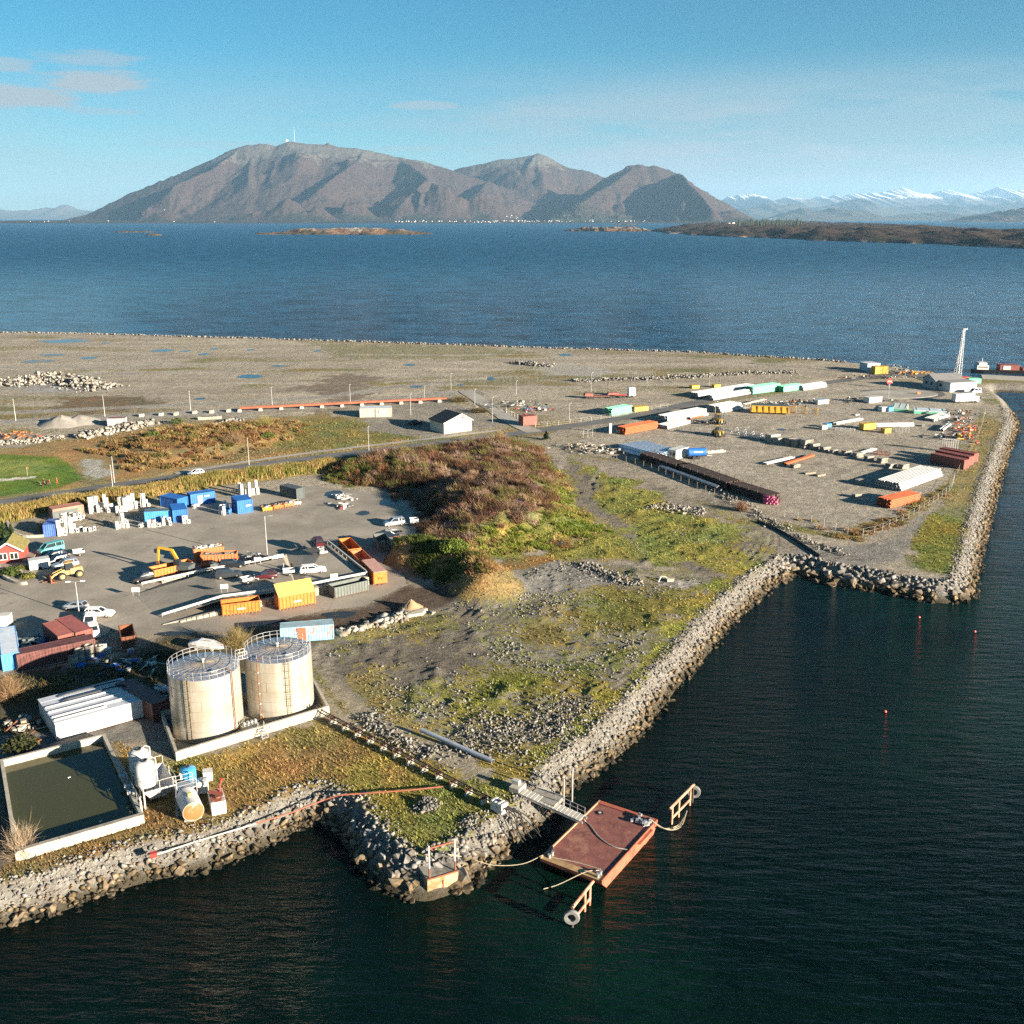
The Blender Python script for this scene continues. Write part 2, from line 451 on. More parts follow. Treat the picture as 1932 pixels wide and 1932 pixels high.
def height(X, Y, detail=True):
 X = np.asarray(X, float); Y = np.asarray(Y, float)
 d = sdf(X, Y, EDGE)
 n1 = fbm(X / 9, Y / 9, 3, 4); n2 = fbm(X / 2.3, Y / 2.3, 9, 3)
 h = np.full(X.shape, G) + (n1 - 0.5) * 0.12
 far = sstep(270, 330, Y) * sstep(400, 300, X - 0.0 * Y)
 h = h + far * (ridged(X / 60, Y / 14, 21, 4) - 0.45) * 0.55
 rub = sdf(X, Y, RUBBLE); m = sstep(-3, 5, rub)
 h = h + m * ((fbm(X / 6, Y / 6, 31, 5, 0.6) - 0.5) * 1.5 + (ridged(X / 3.1, Y / 3.1, 33, 2) - 0.4) * 0.42)
 rough2 = sstep(-3, 4, sdf(X, Y, ROUGH2))
 h = h + rough2 * ((ridged((X + Y) / 11, (Y - X) / 5, 41, 4) - 0.45) * 0.9 + (n2 - 0.5) * 0.5)
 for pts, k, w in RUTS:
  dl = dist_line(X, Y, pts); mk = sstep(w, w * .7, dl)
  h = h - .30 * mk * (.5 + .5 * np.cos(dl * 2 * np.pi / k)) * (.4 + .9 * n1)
 md = sdf(X, Y, MOUND)
 hm = sstep(0, 13, md) * (1.6 + 2.4 * fbm(X / 9, Y / 9, 51, 4)) + sstep(0, 6, md) * (n2 - 0.5) * 1.4
 hm = hm + sstep(0, 5, md) * (gaus(X, Y, 968, 940, 9, 3.2) + gaus(X, Y, 905, 985, 8, 2.0) + gaus(X, Y, 830, 960, 8, 2.2) + gaus(X, Y, 800, 900, 9, 1.4) + gaus(X, Y, 690, 890, 8, 0.8) - gaus(X, Y, 885, 915, 7, 1.6))
 h = h + hm * .8
 bd = dist_line(X, Y, BERM)
 h = np.maximum(h, G + (3.6 + 1.2 * n2) * sstep(8.5, 0.5, bd) * sstep(-1, 1, md + 60))
 hd = dist_line(X, Y, HEDGE_L)
 h = h + 1.1 * sstep(5.0, 0.5, hd)
 sd = sdf(X, Y, SCRUB)
 h = h + sstep(0, 10, sd) * (1.2 + 1.6 * n1)
 h = h + 0.35 * (fbm(X / 4, Y / 4, 71, 4) - 0.45) * sstep(0, 4, sdf(X, Y, GRASS_A))
 # flat beds under the paving, roads, basins and puddles
 flat = sstep(-2.5, 0.3, sdf(X, Y, YARD))
 for k, (p, w) in ROADS.items():
  flat = np.maximum(flat, sstep(w / 2 + 2.5, w / 2 + 0.4, dist_line(X, Y, ROAD_XY[k])))
 h = h * (1 - flat) + (G - 0.14) * flat
 for poly, lv in ((PONDW, G - 0.6), (BUNDW, G - 0.05)):
  f = sstep(-0.6, 0.2, sdf(X, Y, poly)); h = h * (1 - f) + lv * f
 for (x0, y0, a, b, rz) in ELL_PUD[:n_far]:
  e = ((X - x0) / (a + 1)) ** 2 + ((Y - y0) / (b + 1)) ** 2
  f = sstep(1.6, 0.9, e); h = h * (1 - f) + (G - 0.1) * f
 # the bank falls to the sea bed
 out = np.maximum(-d, 0)
 k = sstep(0.0, 2.5, d)
 h = np.where(d > 0, G * (1 - k) + h * k, G - 0.72 * out + (n2 - 0.5) * 0.4 * np.minimum(out, 1))
 return np.maximum(h, -4.5)

RUTS = [(smooth_line(pxy(q), 5), k, w) for q, k, w in (
 ([(1085, 880), (1110, 915), (1105, 950), (1160, 985), (1230, 1035), (1340, 1085)], 1.5, 4.5), ([(1250, 930), (1350, 960), (1420, 1000), (1420, 1030), (1385, 1065)], 1.6, 7.5), ([(1330, 950), (1400, 985), (1400, 1020), (1350, 1060), (1330, 1085)], 1.7, 4.0),
 ([(940, 1085), (1000, 1100), (1060, 1085), (1110, 1075)], 1.2, 5.5), ([(930, 1100), (1000, 1120), (1100, 1110), (1200, 1115), (1300, 1095)], 1.4, 4.5), ([(640, 1230), (740, 1215), (850, 1200), (930, 1160), (960, 1120)], 1.4, 5.5),
 ([(1120, 1200), (1180, 1225), (1240, 1225), (1250, 1205)], 1.2, 5), ([(620, 1255), (720, 1270), (830, 1240), (960, 1235), (1080, 1215)], 1.5, 4.5), ([(900, 1400), (1000, 1375), (1100, 1310), (1180, 1260)], 1.3, 4), ([(840, 1150), (760, 1165), (600, 1175), (450, 1200)], 1.8, 4.5),
 ([(1480, 1035), (1560, 1045), (1640, 1045), (1720, 990)], 1.9, 4.5))]
RUBBLE = pxy([(600, 1225), (700, 1185), (810, 1160), (900, 1110), (935, 1085), (1060, 1060), (1180, 1065), (1330, 1090), (1355, 1095), (1290, 1180), (1230, 1240), (1180, 1300), (1120, 1360),
              (1060, 1400), (1005, 1435), (930, 1440), (880, 1425), (800, 1395), (700, 1350), (645, 1290)])
ROUGH2 = pxy([(1070, 860), (1180, 905), (1300, 955), (1420, 1000), (1490, 1035), (1440, 1062), (1380, 1085), (1330, 1085), (1180, 1060), (1060, 1055), (1000, 1040), (1140, 1000), (1095, 955), (1060, 900)])
GRASS_A = pxy([(-200, 1700), (0, 1660), (200, 1600), (425, 1545), (553, 1485), (645, 1485), (710, 1540), (760, 1600), (830, 1605), (930, 1535), (945, 1522), (800, 1460), (610, 1360), (340, 1440), (280, 1430), (215, 1400), (268, 1552), (36, 1622), (0, 1640), (-200, 1650)])
PONDW = pxy(PONDPX); BUNDW = pxy(BASIN)

# ---- the ground as one sheet, colours laid down by zone
def zones(X, Y):
 w1 = fbm(X / 5, Y / 5, 101, 4) - 0.5; w2 = fbm(X / 1.6, Y / 1.6, 103, 3) - 0.5; w3 = fbm(X / 25, Y / 25, 107, 3)
 n = X.shape
 mine = np.zeros(n + (3,)); mine[:] = (.275, .243, .19)
 vegc = np.zeros(n + (3,)); vegc[:] = (.17, .145, .06)
 veg = 0.10 + 0.22 * sstep(0.45, 0.7, w3) ; stone = np.full(n, 0.12)
 streaks = fbm(X / 70, Y / 8, 111, 4)
 farm = sstep(270, 320, Y)
 mine = mine * (1 + 0.55 * (streaks - 0.5) * farm)[..., None]
 veg = veg + farm * 0.38 * sstep(0.48, 0.66, fbm(X / 45, Y / 16, 113, 4))
 def paint(poly, m=None, v=None, vc=None, st=None, soft=1.5, warp=4.0, amt=1.0, line=None):
  nonlocal mine, vegc, veg, stone
  if line is not None: d = line - dist_line(X, Y, poly)
  else: d = sdf(X, Y, poly)
  a = sstep(-soft, soft, d + w1 * warp * 2 + w2 * warp * 0.5) * amt
  if m is not None: mine = mine * (1 - a[..., None]) + np.array(m) * a[..., None]
  if vc is not None: vegc = vegc * (1 - a[..., None]) + np.array(vc) * a[..., None]
  if v is not None: veg = veg * (1 - a) + v * a
  if st is not None: stone = stone * (1 - a) + st * a
 q = pxy
 # reclaimed flat beyond the road
 paint(q([(83, 772), (120, 752), (200, 747), (280, 748), (300, 763), (240, 774), (150, 780)]), (.13, .105, .075), .55, (.14, .10, .055), warp=8)
 paint(q([(580, 650), (900, 652), (1000, 662), (900, 680), (640, 676)]), None, .5, (.15, .145, .06), warp=14)
 paint(q([(560, 790), (640, 770), (600, 740), (540, 738), (590, 715), (660, 705), (720, 712), (690, 745), (640, 770)]), (.16, .13, .10), .15, warp=10)
 paint(smooth_line(q([(-50, 800), (200, 788), (420, 777), (620, 765), (760, 752), (878, 739)]), 5), (.245, .23, .20), 0.0, st=.05, line=5.5, warp=1.5)
 paint(smooth_line(q([(-50, 782), (200, 770), (420, 760), (620, 748), (760, 728), (860, 724)]), 5), (.235, .22, .19), 0.0, line=3.0, warp=1.2)
 paint(q([(0, 733), (60, 716), (130, 712), (205, 722), (200, 738), (90, 742)]), (.24, .235, .22), 0, st=.6, warp=5)
 for yy, a0, b0 in ((688, 0, 560), (702, 120, 480), (697, 0, 330), (667, 60, 300)):
  paint(q([(a0, yy + 4), ((a0 + b0) / 2, yy - 1), (b0, yy - 3)]), (.26, .245, .215), 0.02, line=3.0, warp=4, amt=.7)
 paint(q([(1000, 690), (1080, 684), (1160, 700), (1130, 712), (1040, 708)]), (.27, .26, .23), 0, warp=6, amt=.8)
 # between the far track and the road
 paint(q([(-60, 855), (0, 846), (110, 833), (215, 822), (300, 802), (420, 797), (520, 790), (620, 780), (660, 792), (770, 815), (830, 828), (600, 858), (400, 880), (200, 912), (0, 945), (-80, 960)]),
          (.17, .145, .11), .8, (.25, .17, .075), warp=4)
 paint(q([(520, 800), (640, 785), (770, 815), (800, 826), (640, 846), (520, 850)]), None, .75, (.17, .15, .05), warp=5)
 paint(q([(250, 835), (420, 808), (520, 800), (540, 820), (470, 842), (330, 862)]), None, .92, (.19, .095, .04), warp=5, amt=.8)
 paint(q([(150, 862), (200, 868), (215, 895), (180, 905), (150, 890)]), (.3, .29, .26), .25, (.25, .25, .12), warp=3)
 paint(q([(-150, 862), (0, 857), (110, 862), (140, 882), (155, 905), (100, 925), (0, 938), (-150, 950)]), None, 1.0, (.105, .165, .022), warp=0.6, soft=.8)
 paint(q([(-150, 872), (0, 868), (70, 868), (105, 880), (80, 893), (0, 900), (-150, 905)]), None, 1.0, (.17, .21, .05), warp=0.4, soft=.8)
 paint(q([(-50, 905), (0, 903), (70, 898), (66, 902), (0, 909), (-50, 911)]), (.45, .43, .36), 0.0, warp=0.3, soft=.5)
 paint(q([(690, 770), (830, 755), (960, 800), (900, 815), (800, 828), (690, 812)]), (.2, .185, .155), .15, warp=4, amt=.9)
 # verge and reed berm
 paint(HEDGE_L, (.12, .10, .06), .95, (.26, .19, .07), line=5.0, warp=1.2)
 paint(ROAD_XY['road'][:60], None, .7, (.21, .17, .07), line=6.0, warp=1.5)
 # ground about the mound
 paint(MOUND, (.09, .065, .045), .95, (.17, .10, .085), warp=3)
 paint(q([(600, 905), (650, 880), (760, 885), (790, 930), (710, 922)]), None, .95, (.12, .11, .035), warp=5)
 paint(q([(955, 838), (1010, 848), (1050, 885), (1070, 925), (1110, 975), (1155, 1002), (1060, 1030), (960, 1045), (880, 1068), (850, 1040), (905, 1012), (985, 1000), (1035, 985), (1015, 930), (985, 880)]),
          None, .95, (.2, .2, .045), warp=5)
 paint(q([(890, 1005), (1000, 985), (1040, 975), (1080, 1000), (960, 1030), (880, 1050)]), None, .95, (.27, .22, .07), warp=4, amt=.7)
 paint(q([(915, 830), (985, 832), (1010, 852), (950, 850)]), None, .95, (.3, .22, .09), warp=2)
 paint(ROUGH2, (.17, .152, .122), .64, (.195, .18, .048), st=.35, warp=3)
 paint(q([(1000, 1045), (1180, 1060), (1060, 1062), (940, 1092), (930, 1075)]), (.15, .13, .1), .7, (.24, .15, .055), warp=4)
 for c, r in (((1150, 940), 9), ((1215, 965), 9), ((1270, 985), 8), ((1245, 1020), 10), ((1180, 1000), 6), ((1330, 1040), 8), ((1370, 1062), 7), ((1160, 1035), 7), ((1290, 1060), 7)):
  cc = P(*c); t = np.linspace(0, 2 * np.pi, 9)[:-1]
  paint(np.c_[cc.x + r * 1.4 * np.cos(t), cc.y + r * np.sin(t)], None, .85, (.185, .185, .045), warp=8, soft=4)
 paint(smooth_line(q([(1085, 880), (1110, 915), (1105, 950), (1160, 985), (1230, 1035), (1340, 1085)]), 6), (.17, .148, .115), .12, line=2.4, warp=2.2)
 paint(smooth_line(q([(1040, 838), (1130, 868), (1220, 915), (1330, 965), (1430, 1005), (1520, 1035), (1640, 1045)]), 6), (.235, .205, .16), .03, line=4.2, warp=1.0)
 paint(smooth_line(q([(1250, 930), (1350, 960), (1420, 1000), (1420, 1030), (1385, 1065)]), 6), (.22, .2, .14), .35, (.19, .18, .05), line=3, warp=3)
 for pts in ([(1110, 880), (1180, 905), (1260, 945), (1240, 960), (1150, 925)], [(1330, 960), (1420, 1000), (1400, 1015), (1320, 990)], [(1180, 1000), (1260, 1010), (1330, 1045), (1290, 1060), (1200, 1040)], [(1140, 1005), (1190, 1040), (1170, 1058), (1080, 1055), (1010, 1045)], [(1360, 1030), (1420, 1045), (1400, 1065), (1350, 1075)]):
  paint(q(pts), None, .9, (.21, .205, .05), st=.15, warp=7, soft=3)
 # rubble field
 paint(RUBBLE, (.18, .168, .145), .44, (.205, .18, .055), st=.75, warp=3)
 paint(q([(610, 1235), (760, 1200), (880, 1190), (930, 1230), (890, 1270), (760, 1290), (660, 1290)]), (.12, .103, .082), .16, st=.45, warp=7, amt=.8)
 paint(q([(820, 1160), (930, 1090), (1000, 1110), (960, 1140), (880, 1180)]), (.165, .14, .11), .3, (.2, .17, .06), st=.3, warp=5)
 paint(q([(925, 1095), (1040, 1062), (1130, 1075), (1180, 1100), (1100, 1118), (960, 1118)]), (.225, .215, .19), .08, st=.5, warp=4)
 paint(q([(1245, 1100), (1310, 1098), (1340, 1115), (1280, 1128)]), (.33, .31, .28), .02, st=.3, warp=2)
 for pts, vc in (([(830, 1310), (930, 1262), (1020, 1262), (1045, 1300), (960, 1345), (860, 1352)], (.165, .17, .035)),
     ([(1060, 1105), (1180, 1110), (1330, 1120), (1300, 1170), (1210, 1195), (1110, 1180)], (.175, .155, .04)),
     ([(1000, 1180), (1110, 1190), (1060, 1225), (990, 1215)], (.2, .165, .06)),
     ([(1090, 1260), (1200, 1225), (1260, 1215), (1180, 1290), (1090, 1300)], (.16, .16, .04)),
     ([(640, 1290), (690, 1265), (720, 1320), (820, 1370), (800, 1400), (710, 1360)], (.25, .18, .07)),
     ([(660, 1180), (800, 1158), (850, 1150), (820, 1180), (700, 1200)], (.2, .17, .06))):
  paint(q(pts), None, .76, vc, st=.3, warp=9, soft=4)
 paint(q([(1005, 1458), (1120, 1372), (1190, 1300), (1290, 1196), (1385, 1098), (1440, 1062), (1385, 1066), (1340, 1108), (1255, 1190), (1165, 1285), (1080, 1362), (985, 1428)]),
          (.19, .165, .115), .88, (.245, .235, .05), st=.1, warp=2.6)
 paint(q([(880, 1435), (985, 1420), (1020, 1440), (1010, 1475), (930, 1470)]), None, .85, (.2, .17, .05), st=.1, warp=3)
 # track, foreground grass
 paint(smooth_line(q([(592, 1262), (622, 1310), (680, 1365), (770, 1420), (880, 1470), (985, 1500)]), 6), (.25, .222, .165), .0, (.2, .18, .06), st=.03, line=2.9, warp=.6)
 paint(smooth_line(q([(592, 1262), (622, 1310), (680, 1365), (770, 1420), (880, 1470)]), 6), None, .7, (.2, .16, .05), line=.5, warp=.5)
 paint(GRASS_A, (.16, .13, .07), .92, (.285, .215, .075), st=.05, warp=1.2)
 for c, r in (((800, 1555), 9), ((740, 1520), 6), ((450, 1480), 7), ((860, 1500), 5), ((330, 1540), 6), ((640, 1440), 7)):
  cc = P(*c); t = np.linspace(0, 2 * np.pi, 9)[:-1]
  paint(np.c_[cc.x + r * 1.4 * np.cos(t), cc.y + r * np.sin(t)], None, .97, (.20, .19, .05), warp=6, amt=.8, soft=3)
 for c, r in (((500, 1465), 4), ((370, 1520), 5), ((230, 1585), 5), ((590, 1420), 4), ((100, 1625), 5)):
  cc = P(*c); t = np.linspace(0, 2 * np.pi, 9)[:-1]
  paint(np.c_[cc.x + r * 1.8 * np.cos(t), cc.y + r * np.sin(t)], None, .92, (.25, .15, .065), warp=5, amt=.7, soft=3)
 paint(q([(790, 1510), (815, 1508), (830, 1530), (805, 1538)]), (.13, .125, .12), .02, st=.9, warp=.6, soft=.5)
 # dark soil; the wide first zone also has shade painted into its colour
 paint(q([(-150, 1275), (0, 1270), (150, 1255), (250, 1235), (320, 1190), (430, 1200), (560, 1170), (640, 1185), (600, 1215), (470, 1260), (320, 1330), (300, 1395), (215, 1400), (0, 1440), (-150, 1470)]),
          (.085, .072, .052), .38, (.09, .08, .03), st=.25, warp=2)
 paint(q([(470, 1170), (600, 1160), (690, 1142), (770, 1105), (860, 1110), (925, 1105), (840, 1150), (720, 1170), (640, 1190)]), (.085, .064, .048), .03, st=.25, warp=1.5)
 paint(BERM, (.09, .06, .04), .9, (.27, .18, .075), line=6.5, warp=1.5)
 paint(q([(-150, 1400), (0, 1390), (210, 1375), (320, 1340), (330, 1395), (215, 1400), (0, 1445), (-150, 1480)]), (.17, .165, .15), .12, st=.1, warp=1.0, soft=.6)
 paint(q([(-150, 1450), (0, 1450), (36, 1620), (0, 1640), (-150, 1680)]), (.12, .095, .075), .15, st=.2, warp=2)
 # industrial yard and the right-hand shore strip
 paint(q([(1080, 845), (1160, 800), (1330, 762), (1600, 722), (1850, 745), (1860, 780), (1800, 880), (1770, 930), (1690, 985), (1620, 1010), (1480, 960), (1250, 890)]), (.275, .247, .198), .0, st=.04, warp=1.5)
 paint(q([(1850, 770), (1895, 800), (1860, 890), (1815, 1050), (1795, 1098), (1690, 1072), (1760, 970), (1800, 890)]), (.19, .175, .135), .55, (.21, .18, .06), st=.2, warp=4)
 paint(q([(1705, 1015), (1760, 975), (1820, 980), (1825, 1030), (1800, 1085), (1730, 1070)]), None, .92, (.19, .18, .04), warp=3)
 paint(q([(1590, 1000), (1680, 975), (1790, 910), (1800, 925), (1700, 990), (1620, 1015)]), None, .8, (.22, .17, .06), warp=2)
 paint(smooth_line(q([(1400, 985), (1470, 990), (1540, 1005), (1610, 1016)]), 4), None, .75, (.2, .165, .06), line=2.0, warp=1)
 paint(smooth_line(q([(1080, 860), (1170, 868), (1250, 880), (1320, 905)]), 4), None, .5, (.2, .165, .06), line=2.0, warp=2)
 paint(q([(1480, 1040), (1560, 1030), (1680, 1020), (1740, 975), (1700, 1060), (1640, 1070), (1560, 1062)]), (.2, .19, .17), .02, st=.15, warp=2)
 for pts in ([(1290, 750), (1400, 735), (1460, 728)], [(1330, 763), (1420, 750), (1560, 727)], [(1130, 795), (1240, 778)], [(1010, 805), (1110, 795)], [(1160, 793), (1240, 777)]):
  paint(q(pts), None, .6, (.2, .16, .06), line=1.6, warp=2)
 rt = random.Random(5)
 for i in range(26):
  a = (rt.uniform(1180, 1700), rt.uniform(770, 930)); b = (a[0] + rt.uniform(-200, 200), a[1] + rt.uniform(-50, 50)); c_ = ((a[0] + b[0]) / 2 + rt.uniform(-60, 60), (a[1] + b[1]) / 2 + rt.uniform(-22, 22))
  paint(smooth_line(q([a, c_, b]), 6), (.20, .18, .145) if i % 3 else (.33, .3, .25), 0, line=rt.choice((.7, .9, 1.6)), warp=.5, soft=.8, amt=.55)
 for i in range(14):
  a = (rt.uniform(0, 900), rt.uniform(650, 760)); b = (a[0] + rt.uniform(150, 420), a[1] + rt.uniform(-14, 8))
  paint(smooth_line(q([a, ((a[0] + b[0]) / 2, (a[1] + b[1]) / 2 + rt.uniform(-6, 6)), b]), 6), (.2, .175, .135) if i % 2 else (.33, .3, .25), .05, line=rt.uniform(1, 2.6), warp=3, soft=1.2, amt=.6)
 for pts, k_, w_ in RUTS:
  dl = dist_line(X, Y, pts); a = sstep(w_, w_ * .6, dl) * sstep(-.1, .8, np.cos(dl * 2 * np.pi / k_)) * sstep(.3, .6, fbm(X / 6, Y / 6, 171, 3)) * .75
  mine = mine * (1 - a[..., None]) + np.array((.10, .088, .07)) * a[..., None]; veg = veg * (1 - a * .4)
 d = sdf(X, Y, EDGE)
 bank = sstep(1.0, -1.0, d)
 mine = mine * (1 - bank[..., None]) + np.array((.2, .19, .17)) * bank[..., None]
 veg = veg * (1 - bank); stone = stone * (1 - bank) + .9 * bank
 # gold and green mottling of everything that grows
 g = fbm(X / 3.2, Y / 3.2, 131, 4)
 vegc = vegc * (1 + 0.7 * (g - .5))[..., None]
 shift = (fbm(X / 7, Y / 7, 137, 4) - .5)[..., None]
 vegc = vegc * (1 + shift * np.array((.9, .2, -.1)))
 return np.clip(mine, .02, .6), np.clip(vegc, .01, .5), np.clip(veg, 0, 1), np.clip(stone, 0, 1)

def ground_material():
 m = bpy.data.materials.new('ground'); n, l, b = nodes_of(m)
 b.inputs['Roughness'].default_value = 0.95; b.inputs['Specular IOR Level'].default_value = 0.15
 am = n.new('ShaderNodeVertexColor'); am.layer_name = 'mineral'
 av = n.new('ShaderNodeVertexColor'); av.layer_name = 'growth'
 geo = n.new('ShaderNodeNewGeometry')
 def noise(s, d=6, r=.65):
  q = n.new('ShaderNodeTexNoise'); q.inputs['Scale'].default_value = s; q.inputs['Detail'].default_value = d; q.inputs['Roughness'].default_value = r
  l.new(geo.outputs['Position'], q.inputs['Vector']); return q.outputs[0]
 def mr(v, a, c, lo, hi, sm=False):
  q = n.new('ShaderNodeMapRange')
  if sm: q.interpolation_type = 'SMOOTHSTEP'
  for i, x in enumerate((a, c, lo, hi)): q.inputs[1 + i].default_value = x
  l.new(v, q.inputs[0]); return q.outputs[0]
 def math2(op, a, c):
  q = n.new('ShaderNodeMath'); q.operation = op
  for i, x in enumerate((a, c)):
   if isinstance(x, (int, float)): q.inputs[i].default_value = x
   else: l.new(x, q.inputs[i])
  return q.outputs[0]
 fine, mid, big = noise(2.6, 8, .75), noise(0.45, 6), noise(0.09, 5)
 k = math2('MULTIPLY', mr(fine, .3, .7, .5, 1.45), mr(mid, .3, .7, .72, 1.25))
 k = math2('MULTIPLY', k, mr(big, .3, .7, .85, 1.15))
 s1 = n.new('ShaderNodeVectorMath'); s1.operation = 'SCALE'; l.new(am.outputs[0], s1.inputs[0]); l.new(k, s1.inputs['Scale'])
 s2 = n.new('ShaderNodeVectorMath'); s2.operation = 'SCALE'; l.new(av.outputs[0], s2.inputs[0])
 l.new(mr(noise(1.7, 8, .75), .3, .7, .45, 1.45), s2.inputs['Scale'])
 t = math2('ADD', av.outputs[1], math2('MULTIPLY', math2('SUBTRACT', mr(noise(.8, 8, .7), .25, .75, 0, 1), .5), 1.1))
 mix = n.new('ShaderNodeMixRGB'); l.new(mr(t, .32, .62, 0, 1, True), mix.inputs[0])
 l.new(s1.outputs[0], mix.inputs[1]); l.new(s2.outputs[0], mix.inputs[2])
 # weed and algae on everything near the tide line
 sp_ = n.new('ShaderNodeSeparateXYZ'); l.new(geo.outputs['Position'], sp_.inputs[0])
 mix2 = n.new('ShaderNodeMixRGB'); l.new(mr(sp_.outputs[2], 1.3, .3, 0, .85, True), mix2.inputs[0])
 l.new(mix.outputs[0], mix2.inputs[1]); mix2.inputs[2].default_value = (.045, .036, .018, 1)
 l.new(mix2.outputs[0], b.inputs['Base Color'])
 bp = n.new('ShaderNodeBump'); bp.inputs['Strength'].default_value = 1.0; bp.inputs['Distance'].default_value = .34
 l.new(math2('ADD', fine, math2('MULTIPLY', mid, 1.3)), bp.inputs['Height']); l.new(bp.outputs[0], b.inputs['Normal'])
 return m
M_GROUND = ground_material()

NR = int(math.log(760 / 66) / 0.0052); NC = 430
yy = 66 * np.exp(np.arange(NR) * 0.0052)
ss = np.linspace(-1, 1, NC)
GY = np.repeat(yy[:, None], NC, 1); GX = ss[None, :] * (0.60 * GY + 22)
GZ = height(GX, GY)
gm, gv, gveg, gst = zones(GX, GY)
VEG_GRID = (gveg, gv, gst)
idx = np.arange(NR * NC).reshape(NR, NC)
F = np.stack([idx[:-1, :-1], idx[:-1, 1:], idx[1:, 1:], idx[1:, :-1]], -1).reshape(-1, 4)
keep = np.max(GZ.reshape(-1)[F], 1) > -3.5
F = F[keep]
used = np.unique(F); remap = np.full(NR * NC, -1); remap[used] = np.arange(len(used))
V = np.stack([GX, GY, GZ], -1).reshape(-1, 3)[used]
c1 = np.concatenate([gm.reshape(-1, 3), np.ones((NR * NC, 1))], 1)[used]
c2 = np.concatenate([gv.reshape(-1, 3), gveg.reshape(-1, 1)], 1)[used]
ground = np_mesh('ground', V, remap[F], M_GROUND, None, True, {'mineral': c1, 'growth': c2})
tag(ground, 'made ground of gravel, rubble and rough grass', None, None, 'structure')

def grid_at(arr, x, y):
 r = np.clip((np.log(np.maximum(y, 66) / 66) / 0.0052).astype(int), 0, NR - 1)
 c = np.clip(((x / (0.60 * y + 22) + 1) / 2 * (NC - 1) + .5).astype(int), 0, NC - 1)
 return arr[r, c]
def gz(x, y):
 """Ground level at a point, from the built sheet."""
 r = np.clip(np.log(np.maximum(y, 66.001) / 66) / 0.0052, 0, NR - 1.001); r0 = r.astype(int) if hasattr(r, 'astype') else int(r); fr = r - r0
 c = np.clip((x / (0.60 * y + 22) + 1) / 2 * (NC - 1), 0, NC - 1.001); c0 = c.astype(int) if hasattr(c, 'astype') else int(c); fc = c - c0
 return (GZ[r0, c0] * (1 - fc) + GZ[r0, c0 + 1] * fc) * (1 - fr) + (GZ[r0 + 1, c0] * (1 - fc) + GZ[r0 + 1, c0 + 1] * fc) * fr

# ---- paving and roads as sheets on the flat bed
def paving_material(name, rgb, crack=True):
 m = bpy.data.materials.new(name); n, l, b = nodes_of(m)
 b.inputs['Roughness'].default_value = .85; b.inputs['Specular IOR Level'].default_value = .25
 geo = n.new('ShaderNodeNewGeometry')
 def noise(s, d=6, r=.6, v=None):
  q = n.new('ShaderNodeTexNoise'); q.inputs['Scale'].default_value = s; q.inputs['Detail'].default_value = d; q.inputs['Roughness'].default_value = r
  l.new(v or geo.outputs['Position'], q.inputs['Vector']); return q.outputs[0]
 def mr(v, a, c, lo, hi, sm=True):
  q = n.new('ShaderNodeMapRange'); q.interpolation_type = 'SMOOTHSTEP' if sm else 'LINEAR'
  for i, x in enumerate((a, c, lo, hi)): q.inputs[1 + i].default_value = x
  l.new(v, q.inputs[0]); return q.outputs[0]
 def mul(a, c):
  q = n.new('ShaderNodeMath'); q.operation = 'MULTIPLY'; l.new(a, q.inputs[0]); l.new(c, q.inputs[1]); return q.outputs[0]
 k = mul(mr(noise(.12, 6), .3, .7, .78, 1.15), mr(noise(2.5, 8, .7), .25, .75, .85, 1.12))
 k = mul(k, mr(noise(.33, 7, .68), .62, .70, 1.0, .55))          # damp and oily stains
 if crack:
  vo = n.new('ShaderNodeTexVoronoi'); vo.feature = 'DISTANCE_TO_EDGE'; vo.inputs['Scale'].default_value = .045
  l.new(geo.outputs['Position'], vo.inputs['Vector'])
  k = mul(k, mr(vo.outputs['Distance'], .002, .008, .86, 1.0))
 s = n.new('ShaderNodeVectorMath'); s.operation = 'SCALE'; s.inputs[0].default_value = rgb; l.new(k, s.inputs['Scale'])
 l.new(s.outputs[0], b.inputs['Base Color'])
 bp = n.new('ShaderNodeBump'); bp.inputs['Strength'].default_value = .35; bp.inputs['Distance'].default_value = .03
 l.new(noise(5, 6, .7), bp.inputs['Height']); l.new(bp.outputs[0], b.inputs['Normal'])
 return m
M_YARD = paving_material('worn_yard_paving', (.27, .242, .198))
M_ROAD = paving_material('worn_asphalt', (.125, .123, .12), False)
M_PATH = paving_material('gravel_path', (.31, .29, .25), False)

